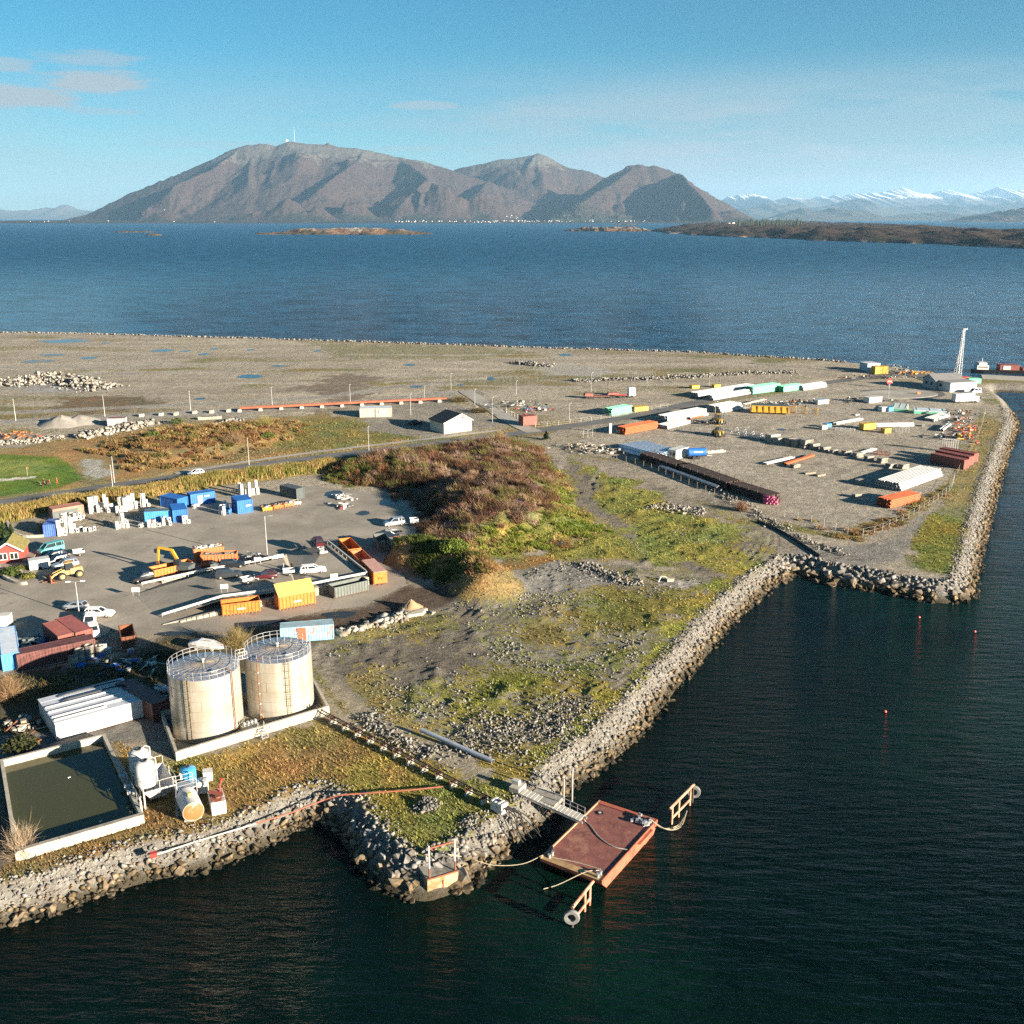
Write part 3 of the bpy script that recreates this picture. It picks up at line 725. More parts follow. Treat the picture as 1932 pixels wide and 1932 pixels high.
def wobble(poly, step=2.0, amp=.5):
 out = []
 n = len(poly)
 for i in range(n):
  a, b = np.array(poly[i]), np.array(poly[(i + 1) % n]); k = max(1, int(np.hypot(*(b - a)) / step))
  for j in range(k):
   p = a + (b - a) * j / k
   w = np.array([float(vnoise(np.array(p[0] * .4), np.array(p[1] * .4), 5)), float(vnoise(np.array(p[0] * .4), np.array(p[1] * .4), 6))]) - .5
   out.append(p + w * amp * 2)
 return out
yp = wobble(YARD, 2.5, .7)
yard = mesh_obj('yard_pavement', [(x, y, G) for x, y in yp], [tuple(range(len(yp)))], M_YARD)
tag(yard, 'worn grey paved yard of the recycling station', None, None, 'structure')
for i, (k, (pp, w)) in enumerate(ROADS.items()):
 c = ROAD_XY[k]; t = np.gradient(c, axis=0); t /= np.linalg.norm(t, axis=1)[:, None]; nn = np.c_[-t[:, 1], t[:, 0]]
 wv = (vnoise(c[:, 0] * .2, c[:, 1] * .2, 8) - .5)[:, None] * .5
 Lp, Rp = c + nn * (w / 2 + wv), c - nn * (w / 2 - wv)
 z = G + .004 * i
 vv = np.r_[np.c_[Lp, np.full(len(c), z)], np.c_[Rp, np.full(len(c), z)]]; m_ = len(c)
 o = mesh_obj(k, [tuple(q) for q in vv], [(j, j + 1, m_ + j + 1, m_ + j) for j in range(m_ - 1)], M_PATH if k in ('footpath', 'side_road') else M_ROAD)
 tag(o, None, None, None, 'structure')

# ---- puddles
def puddle_material():
 m = bpy.data.materials.new('puddle_water'); n, l, b = nodes_of(m)
 b.inputs['Base Color'].default_value = (.03, .028, .022, 1); b.inputs['Roughness'].default_value = .03; b.inputs['IOR'].default_value = 1.33
 return m
M_PUD = puddle_material()
for i, (x, y, a, b, rz) in enumerate(ELL_PUD):
 t = np.linspace(0, 2 * np.pi, 37)[:-1]
 rr = 0.62 + 0.75 * fbm(np.cos(t) * 1.6 + i * 9.1, np.sin(t) * 1.6 + i * 3.3, 61, 3)
 z = G + .012 if i >= n_far else G - .03
 mesh_obj('puddle', [(x + a * r * math.cos(q), y + b * r * math.sin(q), z) for q, r in zip(t, rr)], [tuple(range(36))], M_PUD).__setitem__('kind', 'structure')

# ---- the sea
def sea_material():
 m = bpy.data.materials.new('sea_water'); n, l, b = nodes_of(m)
 b.inputs['Roughness'].default_value = .06; b.inputs['IOR'].default_value = 1.333; b.inputs['Specular IOR Level'].default_value = .12
 geo = n.new('ShaderNodeNewGeometry')
 def mapped(sx, sy, rz):
  q = n.new('ShaderNodeMapping'); q.inputs['Scale'].default_value = (sx, sy, 1); q.inputs['Rotation'].default_value = (0, 0, rz)
  l.new(geo.outputs['Position'], q.inputs[0]); return q.outputs[0]
 def noise(v, s, d=4, r=.55):
  q = n.new('ShaderNodeTexNoise'); q.inputs['Scale'].default_value = s; q.inputs['Detail'].default_value = d; q.inputs['Roughness'].default_value = r
  l.new(v, q.inputs['Vector']); return q.outputs[0]
 def mth(op, a, c):
  q = n.new('ShaderNodeMath'); q.operation = op
  for i, x in enumerate((a, c)):
   if isinstance(x, (int, float)): q.inputs[i].default_value = x
   else: l.new(x, q.inputs[i])
  return q.outputs[0]
 w1 = noise(mapped(.25, 1, .5), .8, 5, .6)       # chop, crests lying across the view
 w2 = noise(mapped(.35, 1, .2), .16, 5, .65)
 w3 = noise(mapped(.5, 1, -.2), .02, 3)
 hgt0 = mth('ADD', mth('MULTIPLY', w2, 7.0), mth('MULTIPLY', w3, 6.0))
 # the inner basin lies in the lee of the quay: lower waves near it
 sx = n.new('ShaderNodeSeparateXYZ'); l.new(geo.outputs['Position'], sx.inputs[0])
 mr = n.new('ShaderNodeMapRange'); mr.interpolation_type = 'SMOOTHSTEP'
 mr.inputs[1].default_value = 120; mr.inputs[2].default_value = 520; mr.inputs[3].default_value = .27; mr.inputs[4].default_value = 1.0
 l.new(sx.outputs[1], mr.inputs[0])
 hgt = mth('ADD', w1, mth('MULTIPLY', hgt0, mth('MULTIPLY', mr.outputs[0], mr.outputs[0])))
 # out in the open sound the chop is finer than anything seen from here and acts as gloss
 rg = n.new('ShaderNodeMapRange'); rg.interpolation_type = 'SMOOTHSTEP'
 rg.inputs[1].default_value = 250; rg.inputs[2].default_value = 2200; rg.inputs[3].default_value = .07; rg.inputs[4].default_value = .40
 l.new(sx.outputs[1], rg.inputs[0]); l.new(rg.outputs[0], b.inputs['Roughness'])
 bp = n.new('ShaderNodeBump'); bp.inputs['Distance'].default_value = 2.6
 l.new(mr.outputs[0], bp.inputs['Strength']); l.new(hgt, bp.inputs['Height']); l.new(bp.outputs[0], b.inputs['Normal'])
 # body colour: clear dark water with greener, siltier drifts
 tb = noise(mapped(1, 1, 0), .018, 4)
 r2 = n.new('ShaderNodeMapRange'); r2.interpolation_type = 'SMOOTHSTEP'; r2.inputs[1].default_value = .42; r2.inputs[2].default_value = .68
 l.new(tb, r2.inputs[0])
 mx = n.new('ShaderNodeMixRGB'); l.new(r2.outputs[0], mx.inputs[0])
 mx.inputs[1].default_value = (.0006, .0042, .0034, 1); mx.inputs[2].default_value = (.0018, .0135, .0085, 1)
 # open sound: bluer body colour, with reflected sky blue painted in
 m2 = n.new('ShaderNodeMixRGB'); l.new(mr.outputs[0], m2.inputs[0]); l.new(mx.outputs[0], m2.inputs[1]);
 wp = noise(mapped(.6, 1, .06), .042, 9, .85)  # light and dark of the waves painted into the blue as noise
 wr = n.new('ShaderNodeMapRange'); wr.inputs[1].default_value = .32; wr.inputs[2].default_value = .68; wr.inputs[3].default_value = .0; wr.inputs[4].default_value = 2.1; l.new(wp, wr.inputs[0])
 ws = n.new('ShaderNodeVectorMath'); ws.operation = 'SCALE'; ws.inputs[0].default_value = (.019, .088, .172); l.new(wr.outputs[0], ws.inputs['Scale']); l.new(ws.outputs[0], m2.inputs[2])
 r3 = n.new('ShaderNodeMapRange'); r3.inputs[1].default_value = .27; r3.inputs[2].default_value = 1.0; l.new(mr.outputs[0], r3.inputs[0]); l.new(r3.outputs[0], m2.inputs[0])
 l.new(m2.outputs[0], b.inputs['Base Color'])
 return m
M_SEA = sea_material()
t = np.linspace(0, 2 * np.pi, 97)[:-1]
rings = [0.0] + list(np.geomspace(150, 70000, 14))
vs = [(0, 0, 0)] + [(r * math.cos(q), r * math.sin(q), 0) for r in rings[1:] for q in t]
fs = [(0, 1 + i, 1 + (i + 1) % 96) for i in range(96)]
for k in range(len(rings) - 2):
 fs += [(1 + k * 96 + i, 1 + (k + 1) * 96 + i, 1 + (k + 1) * 96 + (i + 1) % 96, 1 + k * 96 + (i + 1) % 96) for i in range(96)]
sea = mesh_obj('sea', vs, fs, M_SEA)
tag(sea, 'open sea with low chop', None, None, 'structure')

# ---- mountains, islands
def Q(px, py, Y):
 u, v = (px - HALF) / FPX, (py - HALF) / FPX
 d = Y / (CP - v * SP)
 return u * d, G + H - d * (SP + v * CP)

def rock_heath(name, snow=None, heath=(.15, .105, .085), rock=(.30, .285, .255), forest=(.03, .04, .022), rock_z=(300, 900), forest_z=(20, 220), scale=.004):
 m = bpy.data.materials.new(name); n, l, b = nodes_of(m)
 b.inputs['Roughness'].default_value = .95; b.inputs['Specular IOR Level'].default_value = .1
 geo = n.new('ShaderNodeNewGeometry')
 sx = n.new('ShaderNodeSeparateXYZ'); l.new(geo.outputs['Position'], sx.inputs[0])
 def noise(s, d=8, r=.65):
  q = n.new('ShaderNodeTexNoise'); q.inputs['Scale'].default_value = s; q.inputs['Detail'].default_value = d; q.inputs['Roughness'].default_value = r
  l.new(geo.outputs['Position'], q.inputs['Vector']); return q.outputs[0]
 def mr(v, a, c, lo, hi):
  q = n.new('ShaderNodeMapRange'); q.interpolation_type = 'SMOOTHSTEP'
  for i, x in enumerate((a, c, lo, hi)): q.inputs[1 + i].default_value = x
  l.new(v, q.inputs[0]); return q.outputs[0]
 def mth(op, a, c):
  q = n.new('ShaderNodeMath'); q.operation = op
  for i, x in enumerate((a, c)):
   if isinstance(x, (int, float)): q.inputs[i].default_value = x
   else: l.new(x, q.inputs[i])
  return q.outputs[0]
 def mix(f, a, c):
  q = n.new('ShaderNodeMixRGB'); l.new(f, q.inputs[0])
  for i, x in ((1, a), (2, c)):
   if isinstance(x, tuple): q.inputs[i].default_value = (*x, 1)
   else: l.new(x, q.inputs[i])
  return q.outputs[0]
 big = noise(scale); fine = noise(scale * 6)
 c = mix(mr(fine, .3, .7, 0, 1), tuple(x * .7 for x in heath), tuple(min(1, x * 1.25) for x in heath))
 rz = mth('ADD', mr(sx.outputs[2], rock_z[0], rock_z[1], -.25, .35), big)
 rz = mth('ADD', rz, mth('MULTIPLY', fine, .4))
 c = mix(mr(rz, .72, .86, 0, .9), c, rock)
 if forest:
  fz = mth('SUBTRACT', noise(scale * .8), mr(sx.outputs[2], forest_z[0], forest_z[1], 0, .45))
  c = mix(mr(fz, .44, .52, 0, .85), c, forest)
 if snow:
  sz = mth('ADD', mr(sx.outputs[2], snow[0], snow[1], -.35, .45), fine)
  c = mix(mr(sz, .48, .62, 0, 1), c, (.86, .87, .9))
 l.new(c, b.inputs['Base Color'])
 bp = n.new('ShaderNodeBump'); bp.inputs['Strength'].default_value = .8; bp.inputs['Distance'].default_value = .19 / scale
 l.new(mth('ADD', noise(scale * 2.2, 10, .68), mth('MULTIPLY', fine, .25)), bp.inputs['Height']); l.new(bp.outputs[0], b.inputs['Normal'])
 return m

def relief(name, xs, ys, fn, m, label=None, z_cut=-8, kind='structure'):
 X, Y = np.meshgrid(xs, ys); Z = fn(X, Y)
 nr, nc = X.shape; idx = np.arange(nr * nc).reshape(nr, nc)
 F = np.stack([idx[:-1, :-1], idx[:-1, 1:], idx[1:, 1:], idx[1:, :-1]], -1).reshape(-1, 4)
 F = F[np.max(Z.reshape(-1)[F], 1) > z_cut]
 used = np.unique(F); rm = np.full(nr * nc, -1); rm[used] = np.arange(len(used))
 o = np_mesh(name, np.stack([X, Y, Z], -1).reshape(-1, 3)[used], rm[F], m, None, True)
 return tag(o, label, None, None, kind)

RIDGES = []
def ridge(Yr, pts, front, back, power=1.25):
 xz = [Q(px, py, Yr) for px, py in pts]
 RIDGES.append((Yr, np.array([a for a, _ in xz]), np.array([b for _, b in xz]), front, back, power))
ridge(16000, [(120, 415), (165, 404), (250, 362), (330, 330), (400, 299), (450, 276), (472, 272), (505, 270), (520, 274), (545, 266), (600, 271), (690, 281), (760, 297), (800, 303), (860, 322), (930, 345), (1010, 372), (1060, 400), (1100, 415)], 2.1, 3.0)
ridge(17500, [(780, 345), (865, 317), (930, 303), (1000, 293), (1016, 288), (1030, 292), (1075, 318), (1100, 320), (1140, 334), (1200, 350), (1260, 380)], 2.4, 3.0)
ridge(15200, [(1050, 408), (1090, 372), (1140, 336), (1190, 310), (1205, 309), (1222, 314), (1240, 312), (1275, 326), (1300, 341), (1340, 366), (1390, 395), (1425, 413), (1450, 420)], 1.35, 3.0, 1.5)
KNOLLS = [(545, 383, 13150, 430, 260), (600, 394, 13100, 260, 200), (500, 398, 13200, 420, 230), (665, 381, 13500, 330, 300), (830, 358, 13900, 620, 420), (760, 380, 13900, 400, 380), (910, 372, 13900, 420, 380), (310, 400, 13050, 300, 180), (1300, 372, 13900, 420, 500), (1370, 398, 13700, 300, 380)]
SPURS = [([(*(lambda q: (q[0], Y, q[1]))(Q(px, py, Y)),) for px, py, Y in pts], sl) for pts, sl in (
 ([(1275, 327, 15200), (1288, 331, 14300), (1308, 350, 13600), (1345, 396, 12950)], 1.0), ([(1190, 312, 15200), (1150, 345, 14700), (1090, 385, 13900)], .55), ([(690, 284, 16000), (660, 312, 15000), (600, 355, 14000)], .7),
 ([(760, 299, 15900), (805, 338, 14700), (760, 380, 13700)], .8), ([(452, 280, 15900), (400, 318, 15200), (330, 348, 14600)], .7), ([(470, 300, 15600), (468, 345, 14600)], .75), ([(1016, 290, 17500), (990, 325, 16500)], .55), ([(925, 340, 15700), (905, 362, 14800)], .55))]
def mount(X, Y):
 wx = (fbm(X / 1500, Y / 1500, 201, 4) - .5) * 700; wy = (fbm(X / 1500, Y / 1500, 205, 4) - .5) * 700
 h = np.full(X.shape, -30.0)
 for i, (Yr, rx, rz, fr, bk, pw) in enumerate(RIDGES):
  # the crest keeps its own line; its flanks wander
  near = sstep(60, 900, np.abs(Y - Yr))
  zr = np.interp(X + wx * near * .8, rx, rz, left=-60, right=-60)
  dy = (Y - Yr) + wy * near
  w = np.where(dy < 0, fr, bk) * np.maximum(zr, 60) + 200
  p = np.clip(1 - np.abs(dy) / w, 0, 1) ** pw
  spur = ridged(X / 1300 + i * 3, Y / 3000, 211 + i, 3, .45)
  hh = zr * p * (1 + (spur - .48) * .7 * near * sstep(1, .8, p))
  gully = ridged(X / 420, Y / 1300, 221 + i, 4, .55)
  hh = hh - np.maximum(zr, 0) * .05 * gully * near * p
  cliff = sstep(.28, .5, p) * .10 * zr * sstep(.45, .6, fbm(X / 900, Y / 900, 227, 3))
  h = np.maximum(h, hh + cliff * near)
 for pts, sl in SPURS:
  for (xa, ya, za), (xb, yb, zb) in zip(pts[:-1], pts[1:]):
   ex, ey = xb - xa, yb - ya; t = np.clip(((X + wx * .25 - xa) * ex + (Y + wy * .25 - ya) * ey) / (ex * ex + ey * ey), 0, 1)
   dd = np.hypot(X + wx * .25 - xa - t * ex, Y + wy * .25 - ya - t * ey)
   h = np.maximum(h, (za + (zb - za) * t) - sl * dd * (.8 + .5 * ridged(X / 300, Y / 300, 261, 3)))
 plain = 26 * sstep(12350, 12950, Y + wx * .7) * sstep(-8300, -7400, X + wy) * sstep(3900, 3200, X + wy) * sstep(19500, 17500, Y) + (fbm(X / 260, Y / 260, 231, 4) - .5) * 26 - 8
 h = np.maximum(h, plain)
 for px, py, Yk, sx_, sy_ in KNOLLS:
  x, z = Q(px, py, Yk)
  e = np.exp(-(((X - x + wx * .15) / sx_) ** 2 + ((Y - Yk + wy * .15) / sy_) ** 2) * 1.6)
  h = np.maximum(h, z * e * (1.08 + .5 * (ridged(X / 180, Y / 240, 241, 4) - .5)))
 return h + (ridged(X / 190, Y / 190, 251, 5, .6) - .45) * 34 * sstep(30, 260, h)
M_MOUNT = rock_heath('heath_and_rock', rock_z=(480, 1150), heath=(.047, .032, .027), rock=(.092, .085, .073), forest_z=(30, 260), forest=(.018, .022, .014))
relief('mountain', np.linspace(-8700, 4300, 660), np.concatenate([np.linspace(12200, 15500, 150), np.linspace(15560, 20500, 60)]), mount, M_MOUNT, 'broad brown mountain massif across the sound')

def far_range(name, Yr, pts, depth, m, label, seed, amp=.35):
 xz = [Q(px, py, Yr) for px, py in pts]; rx = np.array([a for a, _ in xz]); rz = np.array([b for _, b in xz])
 def fn(X, Y):
  near = sstep(0, depth * .5, np.abs(Y - Yr))
  wx = (fbm(X / (depth * .6), Y / (depth * .6), seed, 4) - .5) * depth * .5
  z = np.interp(X + wx * near, rx, rz, left=-50, right=-50)
  z = z * (.80 + .42 * ridged(X / (depth * .16), X * 0 + seed, seed + 7, 5, .6))
  p = np.clip(1 - np.abs(Y - Yr) / depth, 0, 1)
  r = ridged(X / (depth * .35), Y / (depth * .5), seed + 3, 5, .55)
  return z * p ** .9 * (1 + (r - .5) * amp * (.25 + near)) - 10
 return relief(name, np.linspace(rx.min(), rx.max(), 420), np.linspace(Yr - depth, Yr + depth * .4, 46), fn, m, label)
M_SNOW = rock_heath('snow_peaks', snow=(520, 1000), heath=(.10, .09, .085), rock=(.2, .2, .2), forest=None, scale=.0016)
M_FARHILL = rock_heath('far_hills', heath=(.075, .07, .055), rock=(.13, .125, .11), forest=None, rock_z=(300, 1500), scale=.002)
far_range('snow_mountain', 42000, [(1370, 372), (1400, 361), (1420, 366), (1445, 377), (1480, 376), (1500, 372), (1560, 374), (1600, 366), (1620, 363), (1660, 361), (1700, 360), (1730, 366), (1760, 370), (1790, 361), (1810, 360), (1830, 364),
                                      (1855, 362), (1870, 360), (1890, 359), (1910, 364), (1960, 362), (2050, 370), (2200, 375)], 7000, M_SNOW, 'pale snow covered range on the horizon', 301, .25)
far_range('hill_range', 33000, [(1380, 398), (1400, 392), (1450, 385), (1490, 382), (1530, 392), (1580, 386), (1620, 378), (1650, 384), (1700, 388), (1760, 386), (1800, 392), (1850, 388), (1932, 380), (2050, 376)], 4200, M_FARHILL, 'blue hills before the snow range', 311)
far_range('hill_range', 24000, [(1440, 412), (1480, 400), (1510, 392), (1535, 398), (1570, 391), (1610, 396), (1660, 408), (1720, 402), (1760, 400), (1830, 404), (1880, 400), (1950, 394), (2050, 392)], 2400, M_FARHILL, 'lower blue hills along the far fjord', 321)
far_range('headland', 15500, [(1790, 420), (1830, 410), (1860, 402), (1900, 395), (1932, 390), (1990, 380), (2100, 372), (2300, 368)], 1600, rock_heath('headland_heath', heath=(.09, .065, .055), rock=(.16, .15, .13), forest=None, scale=.005), 'dark headland at the far right of the sound', 331)
far_range('hill_range', 40000, [(-120, 400), (-40, 392), (40, 398), (90, 392), (125, 387), (160, 396), (220, 402)], 2600, M_FARHILL, 'faint blue hills left of the mountain', 341)

M_ISLE = rock_heath('islet_heath', heath=(.15, .085, .05), rock=(.26, .24, .20), forest=(.05, .045, .02), rock_z=(-30, 60), forest_z=(0, 60), scale=.012)
ISLES = []
def isle(name, px, py, wpx, dep, hgt, label, seed, n=(150, 46), skew=0.0):
 c = P(px, py, 0); a, b = P(px - wpx / 2, py, 0), P(px + wpx / 2, py, 0); hw = (b - a).length / 2
 def fn(X, Y):
  x = (X - c.x) / hw; y = (Y - c.y - skew * (X - c.x)) / dep
  e = 1 - np.sqrt(x * x + y * y) + (fbm(X / (hw * .22), Y / (dep * .4), seed, 5, .6) - .5) * .75
  top = sstep(0, .5, e) * hgt * (.35 + 1.2 * ridged(X / (hw * .28), Y / (dep * .5), seed + 5, 5, .6))
  return np.where(e > 0, np.minimum(e * 40, 2.0) + top, -12 + e * 10)
 ISLES.append((c, hw, dep, fn))
 return relief(name, np.linspace(c.x - hw * 1.25, c.x + hw * 1.25, n[0]), np.linspace(c.y - dep * 1.3 - abs(skew) * hw * 1.25, c.y + dep * 1.3 + abs(skew) * hw * 1.25, n[1]), fn, M_ISLE, label, -4)
isle('islet', 655, 441, 330, 260, 17, 'long low rocky islet', 401)
isle('islet', 1150, 435.5, 160, 300, 16, 'thin brown islet', 411)
isle('islet', 1390, 446, 70, 60, 6, 'small skerry off the larger island', 421, (60, 24))
isle('islet', 290, 444, 26, 40, 4, 'small pale skerry', 431, (40, 20))
isle('islet', 250, 438, 70, 60, 3, 'flat skerry', 433, (60, 20))
isle('islet', 1112, 420.5, 24, 120, 32, 'steep little islet near the town', 441, (40, 24))
isle('islet', 1182, 424, 50, 120, 6, 'low islet near the town', 443, (60, 24))
isle('islet', 1905, 464, 150, 90, 11, 'dark skerry at the end of the island', 451, (80, 30))
def isle_poly(name, near, far, hgt, label, seed, n=(300, 220)):
 poly = pxy(near + far, 0); lo, hi = poly.min(0) - 60, poly.max(0) + 60
 def fn(X, Y):
  d = sdf(X, Y, poly) + (fbm(X / 110, Y / 160, seed, 5, .6) - .5) * 150
  top = sstep(0, 160, d) * hgt * (.25 + 1.3 * ridged(X / 210, Y / 300, seed + 5, 5, .6)) + sstep(0, 40, d) * (ridged(X / 45, Y / 60, seed + 9, 3) * 7)
  return np.where(d > 0, np.minimum(d * .25, 3.0) + top, -9 + d * .1)
 ISLES.append((None, 0, 0, fn))
 return relief(name, np.linspace(lo[0], hi[0], n[0]), np.linspace(lo[1], hi[1], n[1]), fn, M_ISLE2, label, -4)
M_ISLE2 = rock_heath('island_heath', heath=(.062, .042, .029), rock=(.24, .215, .175), forest=(.02, .024, .012), rock_z=(17, -8), forest_z=(-10, 80), scale=.010)
isle_poly('island', [(1222, 436), (1300, 443), (1400, 448), (1500, 452), (1600, 456), (1700, 459), (1800, 463), (1932, 470), (2150, 482)], [(2150, 456), (1932, 446), (1800, 436), (1700, 431), (1600, 426), (1500, 421.5), (1430, 421), (1340, 427), (1270, 431)], 22, 'long heather brown island with pale shore rocks', 461)

# ---- haze: one even volume of air over the whole scene
hz = MB().box((0, 18000, 797), (96000, 74000, 1606)).build('haze')
hm = bpy.data.materials.new('haze_air'); hm.use_nodes = True
nn_, ll_ = hm.node_tree.nodes, hm.node_tree.links
nn_.remove(nn_['Principled BSDF'])
vol = nn_.new('ShaderNodeVolumePrincipled'); vol.inputs['Color'].default_value = (.42, .72, 1, 1)
vol.inputs['Density'].default_value = 1.9e-5; vol.inputs['Anisotropy'].default_value = 0.2
ll_.new(vol.outputs[0], nn_['Material Output'].inputs['Volume'])
hz.data.materials.append(hm); tag(hz, 'thin blue air over the sound', None, None, 'stuff')
# ================================================================ STONES AND GROWTH
import bmesh
def stone_templates(k, pts, seed, flat=.75):
 r = random.Random(seed); out = []
 for _ in range(k):
  bm = bmesh.new()
  for _ in range(pts):
   while True:
    q = Vector((r.uniform(-1, 1), r.uniform(-1, 1), r.uniform(-1, 1)))
    if .1 < q.length <= 1: break
   q = q.normalized() * r.uniform(.82, 1.0); bm.verts.new((q.x * r.uniform(.9, 1.15), q.y * r.uniform(.7, 1), q.z * flat))
  ch = bmesh.ops.convex_hull(bm, input=bm.verts)
  bmesh.ops.delete(bm, geom=[e for e in ch['geom_interior'] if isinstance(e, bmesh.types.BMVert)], context='VERTS')
  bmesh.ops.triangulate(bm, faces=bm.faces); bm.verts.index_update()
  out.append((np.array([v.co[:] for v in bm.verts]), np.array([[v.index for v in f.verts] for f in bm.faces])))
  bm.free()
 return out
ST_BIG = stone_templates(14, 12, 5); ST_SMALL = stone_templates(10, 9, 9)

def stone_material(name, top, low, dark, zb=(1.9, .9), zd=(.75, .1), cell=1.1):
 m = bpy.data.materials.new(name); n, l, b = nodes_of(m)
 b.inputs['Roughness'].default_value = .9; b.inputs['Specular IOR Level'].default_value = .2
 geo = n.new('ShaderNodeNewGeometry'); sx = n.new('ShaderNodeSeparateXYZ'); l.new(geo.outputs['Position'], sx.inputs[0])
 vo = n.new('ShaderNodeTexVoronoi'); vo.inputs['Scale'].default_value = cell; l.new(geo.outputs['Position'], vo.inputs['Vector'])
 no = n.new('ShaderNodeTexNoise'); no.inputs['Scale'].default_value = 1.6; no.inputs['Detail'].default_value = 7; l.new(geo.outputs['Position'], no.inputs['Vector'])
 sc = n.new('ShaderNodeSeparateColor'); l.new(vo.outputs['Color'], sc.inputs[0])
 def mr(v, a, c, lo, hi):
  q = n.new('ShaderNodeMapRange'); q.interpolation_type = 'SMOOTHSTEP'
  for i, x in enumerate((a, c, lo, hi)): q.inputs[1 + i].default_value = x
  l.new(v, q.inputs[0]); return q.outputs[0]
 def mth(op, a, c):
  q = n.new('ShaderNodeMath'); q.operation = op
  for i, x in enumerate((a, c)):
   if isinstance(x, (int, float)): q.inputs[i].default_value = x
   else: l.new(x, q.inputs[i])
  return q.outputs[0]
 def mix(f, a, c):
  q = n.new('ShaderNodeMixRGB'); l.new(f, q.inputs[0])
  for i, x in ((1, a), (2, c)):
   if isinstance(x, tuple): q.inputs[i].default_value = (*x, 1)
   else: l.new(x, q.inputs[i])
  return q.outputs[0]
 z = mth('ADD', sx.outputs[2], mth('MULTIPLY', mth('SUBTRACT', no.outputs[0], .5), 2.2))
 c = mix(mr(z, zb[0], zb[1], 0, 1), top, low); c = mix(mr(z, zd[0], zd[1], 0, 1), c, dark)
 s = n.new('ShaderNodeVectorMath'); s.operation = 'SCALE'; l.new(c, s.inputs[0])
 l.new(mth('MULTIPLY', mr(sc.outputs[0], 0, 1, .55, 1.3), mr(no.outputs[0], .3, .7, .8, 1.15)), s.inputs['Scale'])
 warm = mix(mr(sc.outputs[1], .6, 1, 0, .5), s.outputs[0], (.2, .155, .105))
 l.new(warm, b.inputs['Base Color'])
 return m
M_ROCK = stone_material('shore_rock', (.185, .178, .165), (.135, .10, .056), (.016, .014, .009), (1.9, 1.0), (.95, .2))
M_RUB = stone_material('blasted_rubble', (.185, .178, .162), (.17, .165, .155), (.1, .1, .09), (-5, -6), (-8, -9), 1.6)
M_PALE = stone_material('pale_rubble', (.25, .235, .205), (.2, .19, .17), (.1, .1, .09), (-5, -6), (-8, -9), .6)

def euler_mats(n, r):
 a, b, c = r.uniform(0, 2 * np.pi, n), r.uniform(-.6, .6, n), r.uniform(-.6, .6, n)
 ca, sa, cb, sb, cc, sc = np.cos(a), np.sin(a), np.cos(b), np.sin(b), np.cos(c), np.sin(c)
 return np.stack([np.stack([ca * cb, ca * sb * sc - sa * cc, ca * sb * cc + sa * sc], -1), np.stack([sa * cb, sa * sb * sc + ca * cc, sa * sb * cc - ca * sc], -1),
                     np.stack([-sb, cb * sc, cb * cc], -1)], 1), np.c_[c, b, a]
def scatter_stones(name, pos, size, tmpl, m, parent, r):
 n = len(pos); Rm, _ = euler_mats(n, r); k = r.integers(0, len(tmpl), n)
 Vs, Fs, o = [], [], 0
 for t, (tv, tf) in enumerate(tmpl):
  sel = np.where(k == t)[0]
  if not len(sel): continue
  v = np.einsum('nij,vj->nvi', Rm[sel], tv) * size[sel, None, None] + pos[sel, None, :]
  f = tf[None] + (np.arange(len(sel)) * len(tv))[:, None, None] + o
  Vs.append(v.reshape(-1, 3)); Fs.append(f.reshape(-1, 3)); o += len(sel) * len(tv)
 ob = np_mesh(name, np.concatenate(Vs), np.concatenate(Fs), m, parent)
 ob['kind'] = 'stuff'; return ob

# the boulder bank round the shore
i0, i1 = 1, EDGE_PX.index((1894, 765))
seg = EDGE[i0:i1 + 1]
def along(line, n, r):
 d = np.linalg.norm(np.diff(line, axis=0), axis=1); cs = np.r_[0, np.cumsum(d)]
 s = r.uniform(0, cs[-1], n); k = np.clip(np.searchsorted(cs, s) - 1, 0, len(d) - 1)
 f = (s - cs[k]) / d[k]; p = line[k] + (line[k + 1] - line[k]) * f[:, None]
 t = (line[k + 1] - line[k]) / d[k][:, None]
 return p, np.c_[t[:, 1], -t[:, 0]], cs[-1]
n_b = 9500
bp_, bn_, _len = along(seg, n_b, rng)
off = rng.uniform(-1.3, 4.6, n_b)
xy = bp_ + bn_ * off[:, None] + rng.normal(0, .3, (n_b, 2))
dd = sdf(xy[:, 0], xy[:, 1], EDGE)
ok = (dd < 1.2) & (dd > -4.6); xy, dd = xy[ok], dd[ok]
low = sstep(0.2, -3.4, dd)
big = rng.random(len(xy))
size = (.13 + .22 * big ** 2) * (1 - low) + (.24 + .55 * big ** 3) * low
# the head of the dock and the corner block carry the largest boulders
for px, py, rr, kf in ((1540, 1058, 9, 1.7), (1600, 1075, 9, 1.6), (1680, 1088, 8, 1.35), (1795, 1105, 7, 1.6), (770, 1630, 7, 1.55), (860, 1620, 6, 1.4), (690, 1540, 6, 1.25)):
 c = P(px, py); size = size * (1 + (kf - 1) * np.exp(-((xy[:, 0] - c.x) ** 2 + (xy[:, 1] - c.y) ** 2) / (rr * rr)))
z = gz(xy[:, 0], xy[:, 1]) + size * .25
pos = np.c_[xy, z]
rank = np.argsort(-(size / np.linalg.norm(pos - np.array([0, 0, G + H]), axis=1)) * (z > -.3))
bank = thing('rock_bank', 'grey boulder bank sloping from the rough grass down to the dark water', 'rock bank', (0, 0, 0))
top = rank[:300]; rest = rank[300:]
rock_me = []
for tv, tf in ST_BIG:
 me = bpy.data.meshes.new('rock'); me.from_pydata([tuple(v) for v in tv], [], [tuple(f) for f in tf]); me.materials.append(M_ROCK); rock_me.append(me)
_, eul = euler_mats(300, rng)
